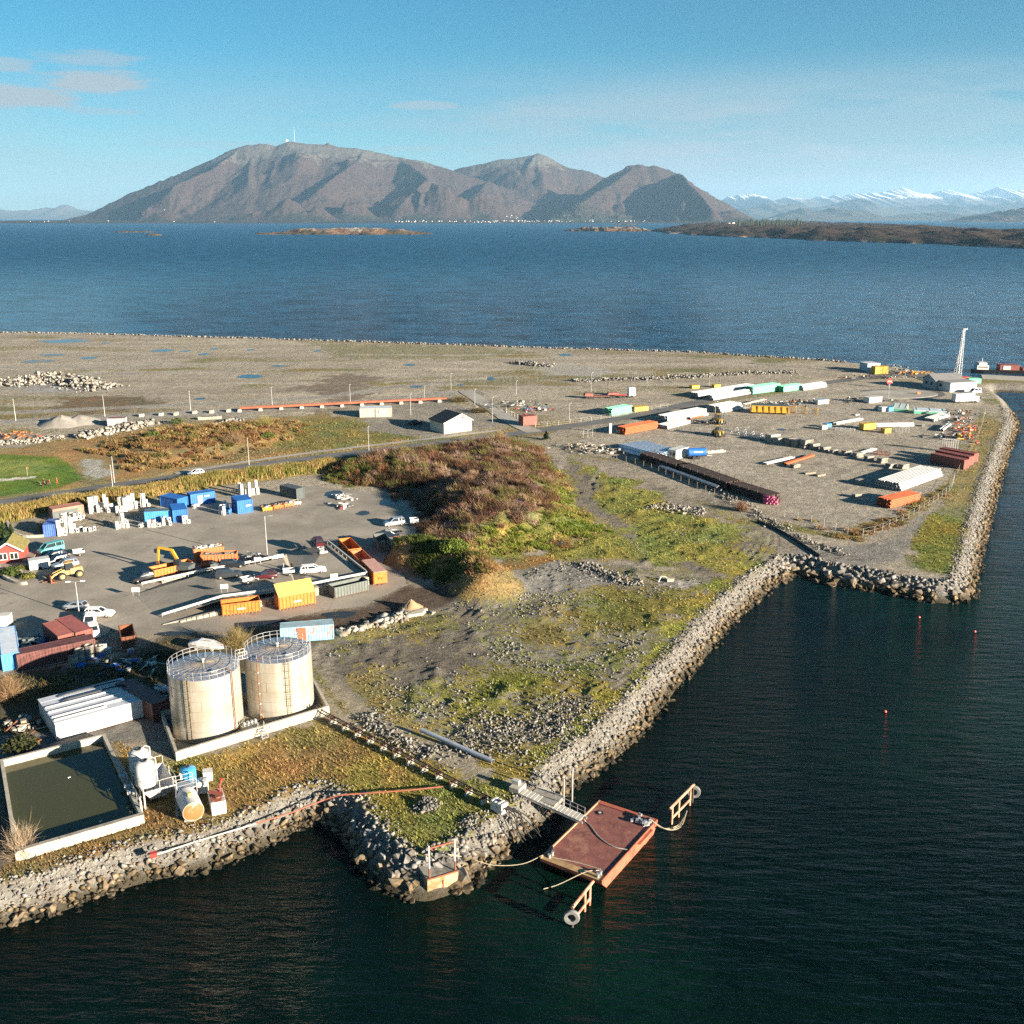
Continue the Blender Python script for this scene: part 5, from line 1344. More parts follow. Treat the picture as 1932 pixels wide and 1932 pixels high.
def skip_bin(label, a, b, m, W=2.4, Hh=2.1, z=None, group=None, load=None, inner=None, name='skip_container', L=None, side=1, lid=None, ribs=None):
 """Open hook-lift bin with outside ribs."""
 A, B = at(*a, z), at(*b, z); B.z = A.z; d = B - A; L = L or d.length; rz = math.atan2(d.y, d.x)
 root = thing(name, label, 'waste container', A, rz, group); y0 = 0 if side > 0 else -W
 t = .08
 for nm, c, dm in (('side_wall', (L / 2, y0 + t / 2, Hh / 2 + .15), (L, t, Hh - .3)), ('side_wall', (L / 2, y0 + W - t / 2, Hh / 2 + .15), (L, t, Hh - .3)),
                      ('end_wall', (t / 2, y0 + W / 2, Hh / 2 + .148), (t, W - 2 * t, Hh - .31)), ('end_wall', (L - t / 2, y0 + W / 2, Hh / 2 + .148), (t, W - 2 * t, Hh - .31))):
  MB().box(c, dm).build(nm, m, root)
 MB().box((L / 2, y0 + W / 2, .24), (L - .17, W - .17, .1)).build('floor', inner or M_RUST, root)
 rim = MB()
 for y in (y0 - .03, y0 + W + .03): rim.box((L / 2, y, Hh), (L + .12, .12, .13))
 for x in (-.03, L + .03): rim.box((x, y0 + W / 2, Hh + .002), (.12, W - .08, .13))
 rim.build('rim', m, root)
 k = max(4, int(L / .55)); me = None
 for s, y in ((0, y0 - .045), (1, y0 + W + .045)):
  for i in range(k):
   x = .15 + (L - .3) * i / (k - 1)
   if me is None: r0 = MB().box((0, 0, (Hh - .1) / 2 + .05), (.1, .09, Hh - .2)).build('rib', ribs or m, root); me = r0.data; r0.location = (x, y, 0)
   else: o = link('rib', me, root, (x, y, 0))
 sk = MB()
 for y in (y0 + W * .32, y0 + W * .68): sk.box((L / 2, y, .08), (L, .18, .16))
 sk.build('skid', M_RUST, root)
 MB().tube([(L + .05, y0 + W * .38, Hh * .45), (L + .3, y0 + W * .38, Hh * .62), (L + .3, y0 + W * .62, Hh * .62), (L + .05, y0 + W * .62, Hh * .45)], .05, 6).build('lifting_hook', m, root)
 if load:
  r = np.random.default_rng(int(L * 1000)); n = load[1]
  v = MB()
  for _ in range(n):
   c = (r.uniform(.4, L - .4), y0 + r.uniform(.35, W - .35), Hh * load[2] + r.uniform(-.25, .25)); v.box(c, (r.uniform(.2, 1.1), r.uniform(.1, .7), r.uniform(.05, .3)), r.uniform(0, 3))
  o = v.build('waste_load', load[0], root); o['kind'] = 'stuff'
  MB().box((L / 2, y0 + W / 2, Hh * load[2] / 2 + .2), (L - .2, W - .2, Hh * load[2] - .25)).build('waste_core', M_WOOD, root)
 if lid: lid(root, L, W, Hh, y0)
 return root

def loft(secs):
 """Skin over a list of closed sections with equal counts."""
 n = len(secs[0]); mb = MB(); vs = [p for s in secs for p in s]
 fs = [(k * n + i, k * n + (i + 1) % n, (k + 1) * n + (i + 1) % n, (k + 1) * n + i) for k in range(len(secs) - 1) for i in range(n)]
 fs += [tuple(range(n - 1, -1, -1)), tuple(range((len(secs) - 1) * n, len(secs) * n))]
 return mb.add(vs, fs)

CAR_KINDS = {  # length, width, height, then stations: x, belt height, roof stations
 'wagon': (4.7, 1.8, 1.48, [(0, .95), (.25, 1.0), (3.2, .98), (4.0, .9), (4.62, .72), (4.7, .55)], [(.12, 1.0, .7), (.45, 1.42, .9), (2.4, 1.47, .92), (3.2, .99, .78)]),
 'suv': (4.6, 1.85, 1.72, [(0, 1.0), (.2, 1.1), (3.2, 1.1), (4.1, 1.02), (4.55, .8), (4.6, .6)], [(.1, 1.1, .75), (.3, 1.62, .92), (2.5, 1.7, .93), (3.3, 1.1, .8)]),
 'hatchback': (4.1, 1.74, 1.48, [(0, .85), (.2, .98), (2.8, .97), (3.5, .88), (4.02, .68), (4.1, .5)], [(.15, .98, .72), (.6, 1.4, .9), (2.0, 1.46, .92), (2.85, .98, .78)]),
 'van': (5.0, 1.92, 1.95, [(0, 1.1), (.15, 1.2), (3.7, 1.2), (4.3, 1.05), (4.9, .8), (5.0, .55)], [(.03, 1.2, .9), (.15, 1.9, .93), (3.3, 1.93, .92), (4.2, 1.15, .8)]),
}
def car(label, a, b, paint, kind='wagon', z=None, group='cars at the recycling station', cat='car', name='parked_car'):
 """a: the tail, b: the nose on the ground (centre line)."""
 A, B = at(*a, z), at(*b, z); B.z = A.z; d = (B - A); L, W, Hh, st, rf = CAR_KINDS[kind]; c = (A + B) / 2; rz = math.atan2(d.y, d.x)
 base = c - d.normalized() * L / 2
 root = thing(name, label, cat, base, rz, group)
 def sec(x, zt, k=1.0):
  w = W / 2 * k; zb = .28
  return [(x, -w * .94, zb), (x, -w, zb + .22), (x, -w * .98, zt - .12), (x, -w * .86, zt), (x, w * .86, zt), (x, w * .98, zt - .12), (x, w, zb + .22), (x, w * .94, zb)]
 loft([sec(x, zt, .9 if i in (0, len(st) - 1) else 1) for i, (x, zt) in enumerate(st)]).build('body', paint, root, smooth=True)
 def rs(x, zt, k, zb): w = W / 2; return [(x, -w * .86, zb), (x, -w * k * .80, zt), (x, w * k * .80, zt), (x, w * .86, zb)]
 # cabin: dark glass with a painted roof skin and pillars
 belt = rf[0][1] - .02
 pts = rf
 side = [(x, zt) for x, zt, k in pts]
 w0, w1 = W / 2 * .86, W / 2 * .70
 n = len(pts)
 vs = [(x, -(w0 if i in (0, n - 1) else w1), zt) for i, (x, zt) in enumerate(side)] + [(x, (w0 if i in (0, n - 1) else w1), zt) for i, (x, zt) in enumerate(side)]
 MB().add(vs, [tuple(range(n)), tuple(range(2 * n - 1, n - 1, -1))] + [(i, i + 1, n + i + 1, n + i) for i in range(n - 1)] + [(0, n, 2 * n - 1, n - 1)]).build('window', M_GLASS, root)
 rp = MB(); x1, z1 = side[1]; x2, z2 = side[2]
 rp.box(((x1 + x2) / 2, 0, (z1 + z2) / 2 + .02), (x2 - x1 + .12, w1 * 2 + .06, .07))
 for s in (-1, 1):
  rp.bar((side[0][0], s * (w0 - .02), side[0][1]), (x1, s * w1, z1 + .01), .09); rp.bar((side[3][0], s * (w0 - .02), side[3][1]), (x2, s * w1, z2 + .01), .09)
  xm = (x1 + x2) / 2; rp.bar((xm, s * (w0 + .01), belt), (xm, s * (w1 + .02), (z1 + z2) / 2), .09)
  if kind in ('wagon', 'suv', 'van'): rp.bar((x1 + .5, s * (w0 + .01), belt), (x1 + .45, s * (w1 + .02), z1), .12 if kind != 'van' else .5, .06)
 rp.build('roof', paint, root)
 for x in (L * .19, L * .81):
  for s in (-1, 1):
   y = s * (W / 2 - .1)
   tw = MB().lathe([(.19, -.1), (.31, -.11), (.33, 0), (.31, .11), (.19, .1)], (0, 0, 0), 14, 'y').build('wheel', M_BLACK, root, (x, y, .33))
   MB().lathe([(.2, .085 * s), (.17, .11 * s), (.05, .12 * s)], (0, 0, 0), 10, 'y').build('rim', M_GALV, tw)
 for s in (-1, 1):
  MB().box((L - .16, s * W * .36, .66), (.16, .34, .13)).build('headlight', M_LAMP, root)
  MB().box((.05, s * W * .39, .85), (.08, .2, .22)).build('tail_light', M_TAIL, root)
 MB().box((L - .02, 0, .42), (.06, .5, .12)).build('number_plate', M_WHITE2, root)
 return root

def trailer(label, a, b, m, z=None, W=1.5, Hh=.45, load=None, group='car trailers', name='car_trailer', box=None):
 """a: tail, b: front of the bed; the drawbar runs on past b."""
 A, B = at(*a, z), at(*b, z); B.z = A.z; d = B - A; L = max(d.length, 1.8); root = thing(name, label, 'trailer', A, math.atan2(d.y, d.x), group)
 bed = MB().box((L / 2, 0, .62), (L, W, .06))
 bed.build('bed', M_WOOD, root)
 for s in (-1, 1): MB().box((L / 2, s * (W / 2 - .02), .62 + Hh / 2 + .03), (L, .04, Hh)).build('side_board', m, root)
 for x in (.02, L - .02): MB().box((x, 0, .62 + Hh / 2 + .03), (.04, W - .08, Hh)).build('end_board', m, root)
 for s in (-1, 1):
  w = MB().lathe([(.15, -.08), (.27, -.09), (.29, 0), (.27, .09), (.15, .08)], (0, 0, 0), 12, 'y').build('wheel', M_BLACK, root, (L * .45, s * (W / 2 + .12), .29))
  MB().lathe([(.15, .07 * s), (.1, .1 * s), (.04, .1 * s)], (0, 0, 0), 8, 'y').build('rim', M_GALV, w)
 MB().bar((L * .9, -.4, .55), (L + 1.1, 0, .5), .07).bar((L * .9, .4, .55), (L + 1.1, 0, .5), .07).build('drawbar', M_GALV, root)
 if load:
  v = MB(); r = np.random.default_rng(int(L * 999))
  for _ in range(14): v.box((r.uniform(.2, L - .2), r.uniform(-W / 2 + .2, W / 2 - .2), .8 + r.uniform(0, .35)), (r.uniform(.3, .9), r.uniform(.1, .5), r.uniform(.1, .4)), r.uniform(0, 3))
  v.build('trailer_load', load, root)
 return root

def lamp_post(label, base, top, heads=1, z=None, group='street lamps along the roads', arm=.9, r=.075, face=0.0):
 A = at(*base, z)
 # height from the picture: the point over A that meets `top`
 v = (top[1] - HALF) / FPX; vb = (base[1] - HALF) / FPX
 lo, hi = 1.0, 30.0
 for _ in range(40):
  mid = (lo + hi) / 2; zc = A.y * CP - 0
  rel = Vector((A.x, A.y, A.z + mid - (G + H))); dep = rel.y * CP - rel.z * SP; vy = -(rel.y * SP + rel.z * CP) / dep
  if vy > v: lo = mid
  else: hi = mid
 h = (lo + hi) / 2
 root = thing('street_lamp', label, 'street lamp', A, face, group)
 MB().cyl((0, 0, -.1), (0, 0, h), r * 1.3, 8, r * .7).build('pole', M_GALV, root)
 for i in range(heads):
  s = 1 if i == 0 else -1
  MB().cyl((0, 0, h - .05), (s * arm, 0, h + .12), .04, 6).build('arm', M_GALV, root)
  MB().box((s * (arm + .25), 0, h + .12), (.75, .26, .14), taper=1).build('lamp_head', M_LAMP if heads == 2 else M_GALV, root)
 return root

def guard_rail(label, pts, z=None, group=None, name='guard_rail', zs=None, hgt=.7, plate=.34, posts=2.0):
 """White sheet-metal parapet on posts."""
 W = [Vector((*P(x, y, (zs[i] if zs else (z or G)))[:2], (zs[i] if zs else (z or G)))) for i, (x, y) in enumerate(pts)]
 root = thing(name, label, 'guard rail', W[0], 0, group); o = W[0]
 for a, b in zip(W[:-1], W[1:]):
  a, b = a - o, b - o; u = Vector((0, 0, hgt - plate / 2))
  MB().bar(a + u, b + u, .09, plate).build('rail', M_OFFW, root)
  MB().bar(a + u + Vector((0, 0, plate / 2 + .03)), b + u + Vector((0, 0, plate / 2 + .03)), .2, .06).build('cap_rail', M_WHITE, root)
  k = max(2, int((b - a).length / posts))
  for i in range(k + 1):
   p = a + (b - a) * i / k; MB().box(p + Vector((0, .08, hgt / 2 - .05)), (.1, .1, hgt + .05)).build('post', M_GALV, root)
 return root

def wire_fence(label, pts, gap=3.0, hgt=1.7, group='wire fences', m=None, z=None, mid=0):
 W = smooth_line([P(*p)[:] for p in pts], 4) if len(pts) > 2 else np.array([P(*p)[:] for p in pts])
 o = Vector(W[0]); root = thing('wire_fence', label, 'fence', o, 0, group); m = m or M_GALV; post = None
 d = np.linalg.norm(np.diff(W, axis=0), axis=1); cs = np.r_[0, np.cumsum(d)]; k = int(cs[-1] / gap)
 wire = MB(); prev = None
 for i in range(k + 1):
  s = cs[-1] * i / k; j = min(np.searchsorted(cs, s, 'right') - 1, len(d) - 1); p = Vector(W[j] + (W[j + 1] - W[j]) * (s - cs[j]) / d[j])
  p.z = max(float(gz(np.array(p.x), np.array(p.y))), G - .05); q = p - o
  if post is None: post = MB().cyl((0, 0, -.1), (0, 0, hgt), .05, 6).build('post', m, root, q).data
  else: link('post', post, root, q)
  if prev is not None:
   for f in (.15, .55, .98): wire.bar(prev + Vector((0, 0, hgt * f)), q + Vector((0, 0, hgt * f)), .02)
  prev = q
 wire.build('wire', m, root); return root

def hollow(r, L, n=14, t=.86):
 mb = MB(); mb.v = []
 vs = []
 for rr, x in ((r, 0), (r, L), (r * t, L), (r * t, 0)):
  for i in range(n):
   g = 2 * math.pi * i / n; vs.append((x, rr * math.cos(g), rr * math.sin(g)))
 fs = [(k * n + i, k * n + (i + 1) % n, ((k + 1) % 4) * n + (i + 1) % n, ((k + 1) % 4) * n + i) for k in range(4) for i in range(n)]
 return mb.add(vs, fs)

def pipe_stack(label, a, b, rows, r, m, group, tiers=1, side=1, z=None, L=None, name='pipe', cat='pipe', jit=.25, taper=True, gap=1.02, lift=.12, n=12):
 """Separate pipes lying in tiers; a, b: the ends of the near lower edge."""
 A, B = at(*a, z), at(*b, z); B.z = A.z; d = B - A; L = L or d.length; rz = math.atan2(d.y, d.x); me = None; r_ = np.random.default_rng(int(abs(A.x) * 100) + rows)
 ux, uy = math.cos(rz), math.sin(rz); out = []
 for t in range(tiers):
  for i in range(rows - (t if taper else 0)):
   y = side * (r + (i + (t * .5 if taper else 0)) * 2 * r * gap); x = r_.uniform(-jit, jit); zz_ = A.z + lift + r + t * 2 * r * (.87 if taper else 1.0)
   loc = (A.x + ux * x - uy * y, A.y + uy * x + ux * y, zz_)
   if me is None: o = hollow(r, L, n).build(name, m, None, loc, rz, smooth=True); me = o.data
   else: o = link(name, me, None, loc, rz)
   tag(o, label + ('' if tiers == 1 else ', top layer' if t == tiers - 1 else ', bottom layer' if t == 0 else ', middle layers'), cat, group); out.append(o)
 return out

def bearer(label, p, L, rz, m=None, group='timber bearers', z=None, w=.14):
 o = MB().box((0, 0, w / 2), (L, w, w)).build('timber_bearer', m or M_WOOD, None, at(*p, z), rz); return tag(o, label, 'timber', group)

def crate_like(label, p, dim, m, rz=0.0, group=None, name='box', cat='box', z=None, lid=None, extra=None):
 """A box with a lid lip and feet: parts body, lid, foot."""
 A = at(*p, z); root = thing(name, label, cat, A, rz, group); x, y, h = dim
 MB().box((0, 0, h / 2 + .06), (x, y, h - .12)).build('body', m, root, bevel=.03)
 MB().box((0, 0, h + .02), (x + .05, y + .05, .06)).build('lid', lid or m, root)
 MB().box((-x * .33, 0, .03), (.12, y * .9, .06)).box((x * .33, 0, .03), (.12, y * .9, .06)).build('foot', M_BLACK, root)
 if extra: extra(root, x, y, h)
 return root

def person(label, p, rz, jacket, trousers, z=None, hair=(.06, .04, .025), pose='stand', group='people', scale=1.0):
 A = at(*p, z); root = thing('person', label, 'person', A, rz, group)
 st = .16 if pose == 'walk' else .05
 pts = {'pel': (0, 0, .94, .14), 'wai': (0, 0, 1.1, .125), 'che': (.02, 0, 1.32, .155), 'nec': (.02, 0, 1.5, .06), 'hed': (.04, 0, 1.63, .10), 'top': (.035, 0, 1.72, .085)}
 ed = [('pel', 'wai'), ('wai', 'che'), ('che', 'nec'), ('nec', 'hed'), ('hed', 'top')]
 for s, k in ((1, 'l'), (-1, 'r')):
  f = s * st
  pts.update({k + 'hip': (0, s * .1, .88, .095), k + 'kne': (f * .9 + .03, s * .11, .49, .065), k + 'ank': (f * 1.1 - .02, s * .11, .09, .045), k + 'toe': (f * 1.1 + .16, s * .12, .035, .04)})
  ed += [('pel', k + 'hip'), (k + 'hip', k + 'kne'), (k + 'kne', k + 'ank'), (k + 'ank', k + 'toe')]
  pts.update({k + 'sho': (.02, s * .2, 1.43, .07), k + 'elb': (-f * .5 + .02, s * .26, 1.14, .05), k + 'wri': (-f * 1.1 + .1, s * .24, .9, .036), k + 'pal': (-f * 1.15 + .13, s * .24, .83, .035)})
  ed += [('che', k + 'sho'), (k + 'sho', k + 'elb'), (k + 'elb', k + 'wri'), (k + 'wri', k + 'pal')]
  for q in range(4):
   pts[f'{k}f{q}'] = (-f * 1.15 + .14 + (q - 1.5) * .022, s * .235, .745 + .008 * abs(q - 1.3), .009); ed.append((k + 'pal', f'{k}f{q}'))
  pts[k + 'thu'] = (-f * 1.15 + .18, s * .225, .80, .011); ed.append((k + 'pal', k + 'thu'))
 ks = list(pts); me = bpy.data.meshes.new('person_body'); me.from_pydata([Vector(pts[k][:3]) * scale for k in ks], [(ks.index(a), ks.index(b)) for a, b in ed], [])
 tmp = bpy.data.objects.new('tmp', me); COL.objects.link(tmp)
 md = tmp.modifiers.new('s', 'SKIN')
 for i, k in enumerate(ks): me.skin_vertices[0].data[i].radius = (pts[k][3] * scale,) * 2
 me.skin_vertices[0].data[0].use_root = True
 sb = tmp.modifiers.new('u', 'SUBSURF'); sb.levels = 1
 dg = bpy.context.evaluated_depsgraph_get(); ev = bpy.data.meshes.new_from_object(tmp.evaluated_get(dg)); bpy.data.objects.remove(tmp)
 skin = mat('skin', (.45, .27, .19), .6, 0, .05, 1)
 ev.materials.clear()
 for q in (trousers, jacket, skin): ev.materials.append(q)
 for f in ev.polygons:
  c = f.center / scale; f.material_index = 0 if c.z < .92 and abs(c.y) < .2 else 1
  if c.z > 1.52 or (c.z < .88 and abs(c.y) > .205): f.material_index = 2
  if c.z > 1.66 or (c.z > 1.56 and c.x < 0): f.material_index = 0 if False else f.material_index
  f.use_smooth = True
 o = link('body', ev, root)
 MB().lathe([(.03, 1.76), (.085, 1.73), (.105, 1.66), (.10, 1.6)], (.015, 0, 0), 10).build('hair', mat('hair_%d' % int(hair[0] * 100), hair, .8), root)
 return root
# ================================================================ THE WATERFRONT
def tank_metal():
 m = bpy.data.materials.new('weathered_tank_paint'); n, l, b = nodes_of(m)
 b.inputs['Roughness'].default_value = .38; b.inputs['Metallic'].default_value = .35
 geo = n.new('ShaderNodeNewGeometry')
 mp = n.new('ShaderNodeMapping'); mp.inputs['Scale'].default_value = (1, 1, .07); l.new(geo.outputs['Position'], mp.inputs[0])
 n1 = n.new('ShaderNodeTexNoise'); n1.inputs['Scale'].default_value = 1.3; n1.inputs['Detail'].default_value = 7; l.new(mp.outputs[0], n1.inputs['Vector'])
 n2 = n.new('ShaderNodeTexNoise'); n2.inputs['Scale'].default_value = .35; n2.inputs['Detail'].default_value = 7; l.new(geo.outputs['Position'], n2.inputs['Vector'])
 r = n.new('ShaderNodeValToRGB'); r.color_ramp.elements[0].position = .3; r.color_ramp.elements[1].position = .68
 r.color_ramp.elements[0].color = (.29, .25, .185, 1); r.color_ramp.elements[1].color = (.48, .462, .41, 1)
 ad = n.new('ShaderNodeMath'); ad.operation = 'MULTIPLY_ADD'; ad.inputs[1].default_value = .5
 l.new(n1.outputs[0], ad.inputs[0])
 hv = n.new('ShaderNodeMath'); hv.operation = 'MULTIPLY'; hv.inputs[1].default_value = .5; l.new(n2.outputs[0], hv.inputs[0]); l.new(hv.outputs[0], ad.inputs[2])
 l.new(ad.outputs[0], r.inputs[0]); l.new(r.outputs[0], b.inputs['Base Color'])
 return m
M_TANK = tank_metal()
M_TROOF = mat('tank_roof_sheet', (.36, .38, .42), .28, .5, .12, .5)
M_SEAM = mat('tank_seam', (.25, .20, .13), .6, .3, .2, 2)

def storage_tank(label, px, py, r, h, stair_ang, pipe_ang, mirror=False):
 c = P(px, py); root = thing('storage_tank', label, 'storage tank', c, 0, 'twin steel storage tanks'); n = 56
 MB().ring((0, 0), r, r - .05, .05, h, n).build('shell', M_TANK, root, smooth=True)
 MB().cyl((0, 0, .02), (0, 0, .12), r + .12, n).build('base_plate', M_CONC2, root)
 for k in range(1, 6):
  MB().ring((0, 0), r + .012, r - .01, h * k / 6 - .02, h * k / 6 + .02, n).build('seam', M_SEAM, root)
 sv = MB(); rr_ = random.Random(px)
 for k in range(6):
  for j in range(4):
   a = rr_.uniform(0, 6.28); sv.box(((r + .004) * math.cos(a), (r + .004) * math.sin(a), h * (k + .5) / 6), (.025, .04, h / 6 - .06), a)
 sv.build('plate_joint', M_SEAM, root)
 rise = .55
 MB().lathe([(r + .02, h - .02), (r + .02, h + .03), (r * .5, h + rise * .55), (.05, h + rise)], (0, 0, 0), n).build('roof', M_TROOF, root, smooth=True)
 for k in range(24):
  a = 2 * math.pi * k / 24; q = lambda t: (r * t * math.cos(a), r * t * math.sin(a), h + rise * (1 - t) + .02 - (.0 if t in (.03, 1) else 0))
  MB().bar(q(.06), (r * .5 * math.cos(a), r * .5 * math.sin(a), h + rise * .55 + .015), .05, .03).bar((r * .5 * math.cos(a), r * .5 * math.sin(a), h + rise * .55 + .015), (r * math.cos(a), r * math.sin(a), h + .045), .05, .03).build('roof_rib', M_SEAM, root)
 for t, zz_ in ((.34, h + rise * .70), (.55, h + rise * .50), (.78, h + rise * .25)):
  MB().ring((0, 0), r * t + .03, r * t - .03, zz_ - .03, zz_ + .015, n).build('roof_hoop', M_SEAM, root)
 MB().cyl((0, 0, h + rise - .05), (0, 0, h + rise + .45), .12, 10).cyl((0, 0, h + rise + .45), (0, 0, h + rise + .55), .22, 10).build('vent', M_WHITE, root)
 MB().box((r * .45, -r * .5, h + rise * .5 + .1), (.7, .7, .25)).build('roof_hatch', M_GALV, root)
 # railing round the rim, two rails and posts
 pts = [(r * .98 * math.cos(2 * math.pi * k / n), r * .98 * math.sin(2 * math.pi * k / n), 0) for k in range(n)]
 for z in (.55, 1.05): MB().tube([(x, y, h + z) for x, y, _ in pts], .024, 6, True).build('hand_rail', M_GALV, root)
 pm = None
 for k in range(0, n, 2):
  x, y, _ = pts[k]
  if pm is None: pm = MB().cyl((0, 0, 0), (0, 0, 1.07), .03, 6).build('rail_post', M_GALV, root, (x, y, h)).data
  else: link('rail_post', pm, root, (x, y, h))
 # caged ladder
 ld = MB(); a = R(stair_ang); ca, sa = math.cos(a), math.sin(a); tx, ty = -sa, ca
 for s in (-.25, .25): ld.bar(((r + .22) * ca + tx * s, (r + .22) * sa + ty * s, .3), ((r + .22) * ca + tx * s, (r + .22) * sa + ty * s, h + 1.0), .05)
 for k in range(int(h / .33)): ld.bar(((r + .22) * ca - tx * .25, (r + .22) * sa - ty * .25, .5 + k * .33), ((r + .22) * ca + tx * .25, (r + .22) * sa + ty * .25, .5 + k * .33), .03)
 L_ = ld.build('ladder', M_SEAM, root)
 cg = MB()
 for k in range(int((h - 2) / 1.0) + 1):
  z = 2.3 + k; cg.tube([((r + .22) * ca + tx * .38 * math.cos(t) + ca * .6 * math.sin(t), (r + .22) * sa + ty * .38 * math.cos(t) + sa * .6 * math.sin(t), z) for t in np.linspace(0, math.pi, 7)], .02, 5)
 for t in (.6, 1.57, 2.5): cg.bar(((r + .22) * ca + tx * .38 * math.cos(t) + ca * .6 * math.sin(t), (r + .22) * sa + ty * .38 * math.cos(t) + sa * .6 * math.sin(t), 2.3), ((r + .22) * ca + tx * .38 * math.cos(t) + ca * .6 * math.sin(t), (r + .22) * sa + ty * .38 * math.cos(t) + sa * .6 * math.sin(t), h + .6), .025)
 cg.build('ladder_cage', M_SEAM, L_)
 a = R(pipe_ang); ca, sa = math.cos(a), math.sin(a)
 MB().tube([(r * .75 * ca, r * .75 * sa, h + .5), ((r + .2) * ca, (r + .2) * sa, h + .45), ((r + .28) * ca, (r + .28) * sa, h - .2), ((r + .28) * ca, (r + .28) * sa, .35), ((r + .9) * ca, (r + .9) * sa, .3)], .075, 8).build('filling_pipe', M_RUST, root)
 for k in range(5): MB().box(((r + .2) * ca, (r + .2) * sa, 1 + k * 1.5), (.25, .14, .1), a).build('pipe_clamp', M_WHITE, root)
 MB().cyl(((r + .02) * ca, (r + .02) * sa, .6), ((r + .2) * ca, (r + .2) * sa, .6), .35, 12).build('manhole', M_SEAM, root)
 return root
storage_tank('left steel storage tank with blue grey conical roof and ringed railing', 394, 1370, 4.5, 8.5, -98, -28)
storage_tank('right steel storage tank beside the dirt track, nearer the pale blue container', 531, 1333, 4.42, 8.3, -62, -112)
# bridge between the tanks
p1, p2 = P(394, 1370), P(531, 1333); dv = (p2 - p1).normalized(); br = thing('tank_bridge', 'short railed gangway joining the two tank roofs', 'gangway', p1 + dv * 4.4 + Vector((0, 0, 8.45)), math.atan2(dv.y, dv.x))
Lb = (p2 - p1).length - 8.8
MB().box((Lb / 2, 0, 0), (Lb + .3, 1.0, .08)).build('walkway', M_GALV, br)
for s in (-.48, .48):
 f = MB().bar((0, s, 1.0), (Lb, s, 1.0), .05).bar((0, s, .5), (Lb, s, .5), .04)
 for k in range(3): f.bar((Lb * k / 2, s, 0), (Lb * k / 2, s, 1.0), .05)
 f.build('hand_rail', M_OFFW, br)

def wall_run(root, pts, h, t, m, z0=-.3, name='wall'):
 for a, b in zip(pts[:-1], pts[1:]):
  a, b = Vector(a), Vector(b); d = (b - a).normalized()
  MB().bar(a + Vector((0, 0, (h + z0) / 2)) - d * 0, b + Vector((0, 0, (h + z0) / 2)), t, h - z0).build(name, m, root)
bw = [P(*q) for q in BASIN]; o = bw[0]
bund = thing('tank_bund', 'low concrete bund wall around the two storage tanks', 'bund', o, 0)
cen = sum(bw, Vector()) / 4
bq = [(q - o) + (cen - q).normalized() * .2 for q in bw]
for i in range(4):
 a, b = bq[i], bq[(i + 1) % 4]; d = (b - a).normalized(); k = .14 if i % 2 else -.14
 MB().bar(a - d * k + Vector((0, 0, .45)), b + d * k + Vector((0, 0, .45)), .28, 1.5).build('wall', M_CONC, bund)
 MB().bar(a - d * k + Vector((0, 0, 1.2)), b + d * k + Vector((0, 0, 1.2)), .34, .06).build('coping', M_CONC, bund)
for fx in (.40, .52, .60, .66):
 q = bq[1] + (bq[2] - bq[1]) * fx
 if fx < .5: continue
 MB().box(q + Vector((.1, -.2, .8)), (.35, .12, .4), .65).build('wall_plate', M_WHITE, bund)
st = bq[1] + (bq[2] - bq[1]) * .53; nrm = Vector(((bq[2] - bq[1]).y, -(bq[2] - bq[1]).x, 0)).normalized(); dw = (bq[2] - bq[1]).normalized()
stile = thing('stile_stairs', 'small steel stairs over the bund wall', 'stairs', o + st + nrm * .2, math.atan2(dw.y, dw.x))
for k in range(4): MB().box((0, -.3 - k * .32, 1.05 - k * .27), (.8, .3, .05)).build('step', M_GALV, stile)
for s in (-.4, .4): MB().bar((s, -.1, 1.2), (s, -1.5, .0), .06).bar((s, -.1, 2.0), (s, -1.4, .95), .04).bar((s, -.1, 1.2), (s, -.1, 2.0), .04).bar((s, -1.4, .1), (s, -1.4, .95), .04).build('side_rail', M_GALV, stile)
pumpb = bq[1] + (bq[2] - bq[1]) * .5 - nrm * 1.6
pb = thing('pump_block', 'concrete pump plinth with valves between the two tanks', 'pump', o + pumpb, math.atan2(dw.y, dw.x))
MB().box((0, 0, .45), (2.2, 1.5, .9)).build('plinth', M_CONC, pb)
v_ = MB()
for k in range(4): v_.cyl((-.8 + k * .5, 0, .9), (-.8 + k * .5, 0, 1.6), .09, 8).cyl((-.8 + k * .5, -.2, 1.4), (-.8 + k * .5, .2, 1.4), .16, 8)
v_.build('valve', M_GALV, pb)
MB().tube([(-.9, 0, .6), (-2.6, -.2, .5), (-4.2, -.2, .4)], .09, 8).build('pipe', M_WHITE, pb)

# pipe rack from the bund to the jetty
ra, rb = P(612, 1357), P(958, 1539); za = float(gz(np.array(ra.x), np.array(ra.y)))
rack = thing('pipe_rack', 'pair of black oil pipes on short concrete feet running down to the jetty', 'pipeline', ra, math.atan2((rb - ra).y, (rb - ra).x))
Lr = (rb - ra).length
for s in (-.28, .0, .28):
 MB().cyl((-.6 if s else .4, s, .92), (Lr, s, .92), .085 if s else .05, 8).build('pipe', M_DKSTEEL, rack)
ft = None
for k in range(13):
 x = 1.9 + k * (Lr - 3.0) / 12
 ft = MB().box((x, 0, .2), (.34, 1.15, .9), taper=.8).build('foot', M_CONC, rack)
 MB().bar((x, -.6, .8), (x, .6, .8), .16, .12).bar((x - .1, -.5, .8), (x - .1, -.5, 1.12), .06).bar((x - .1, .5, .8), (x - .1, .5, 1.12), .06).build('bracket', M_RUST, ft)
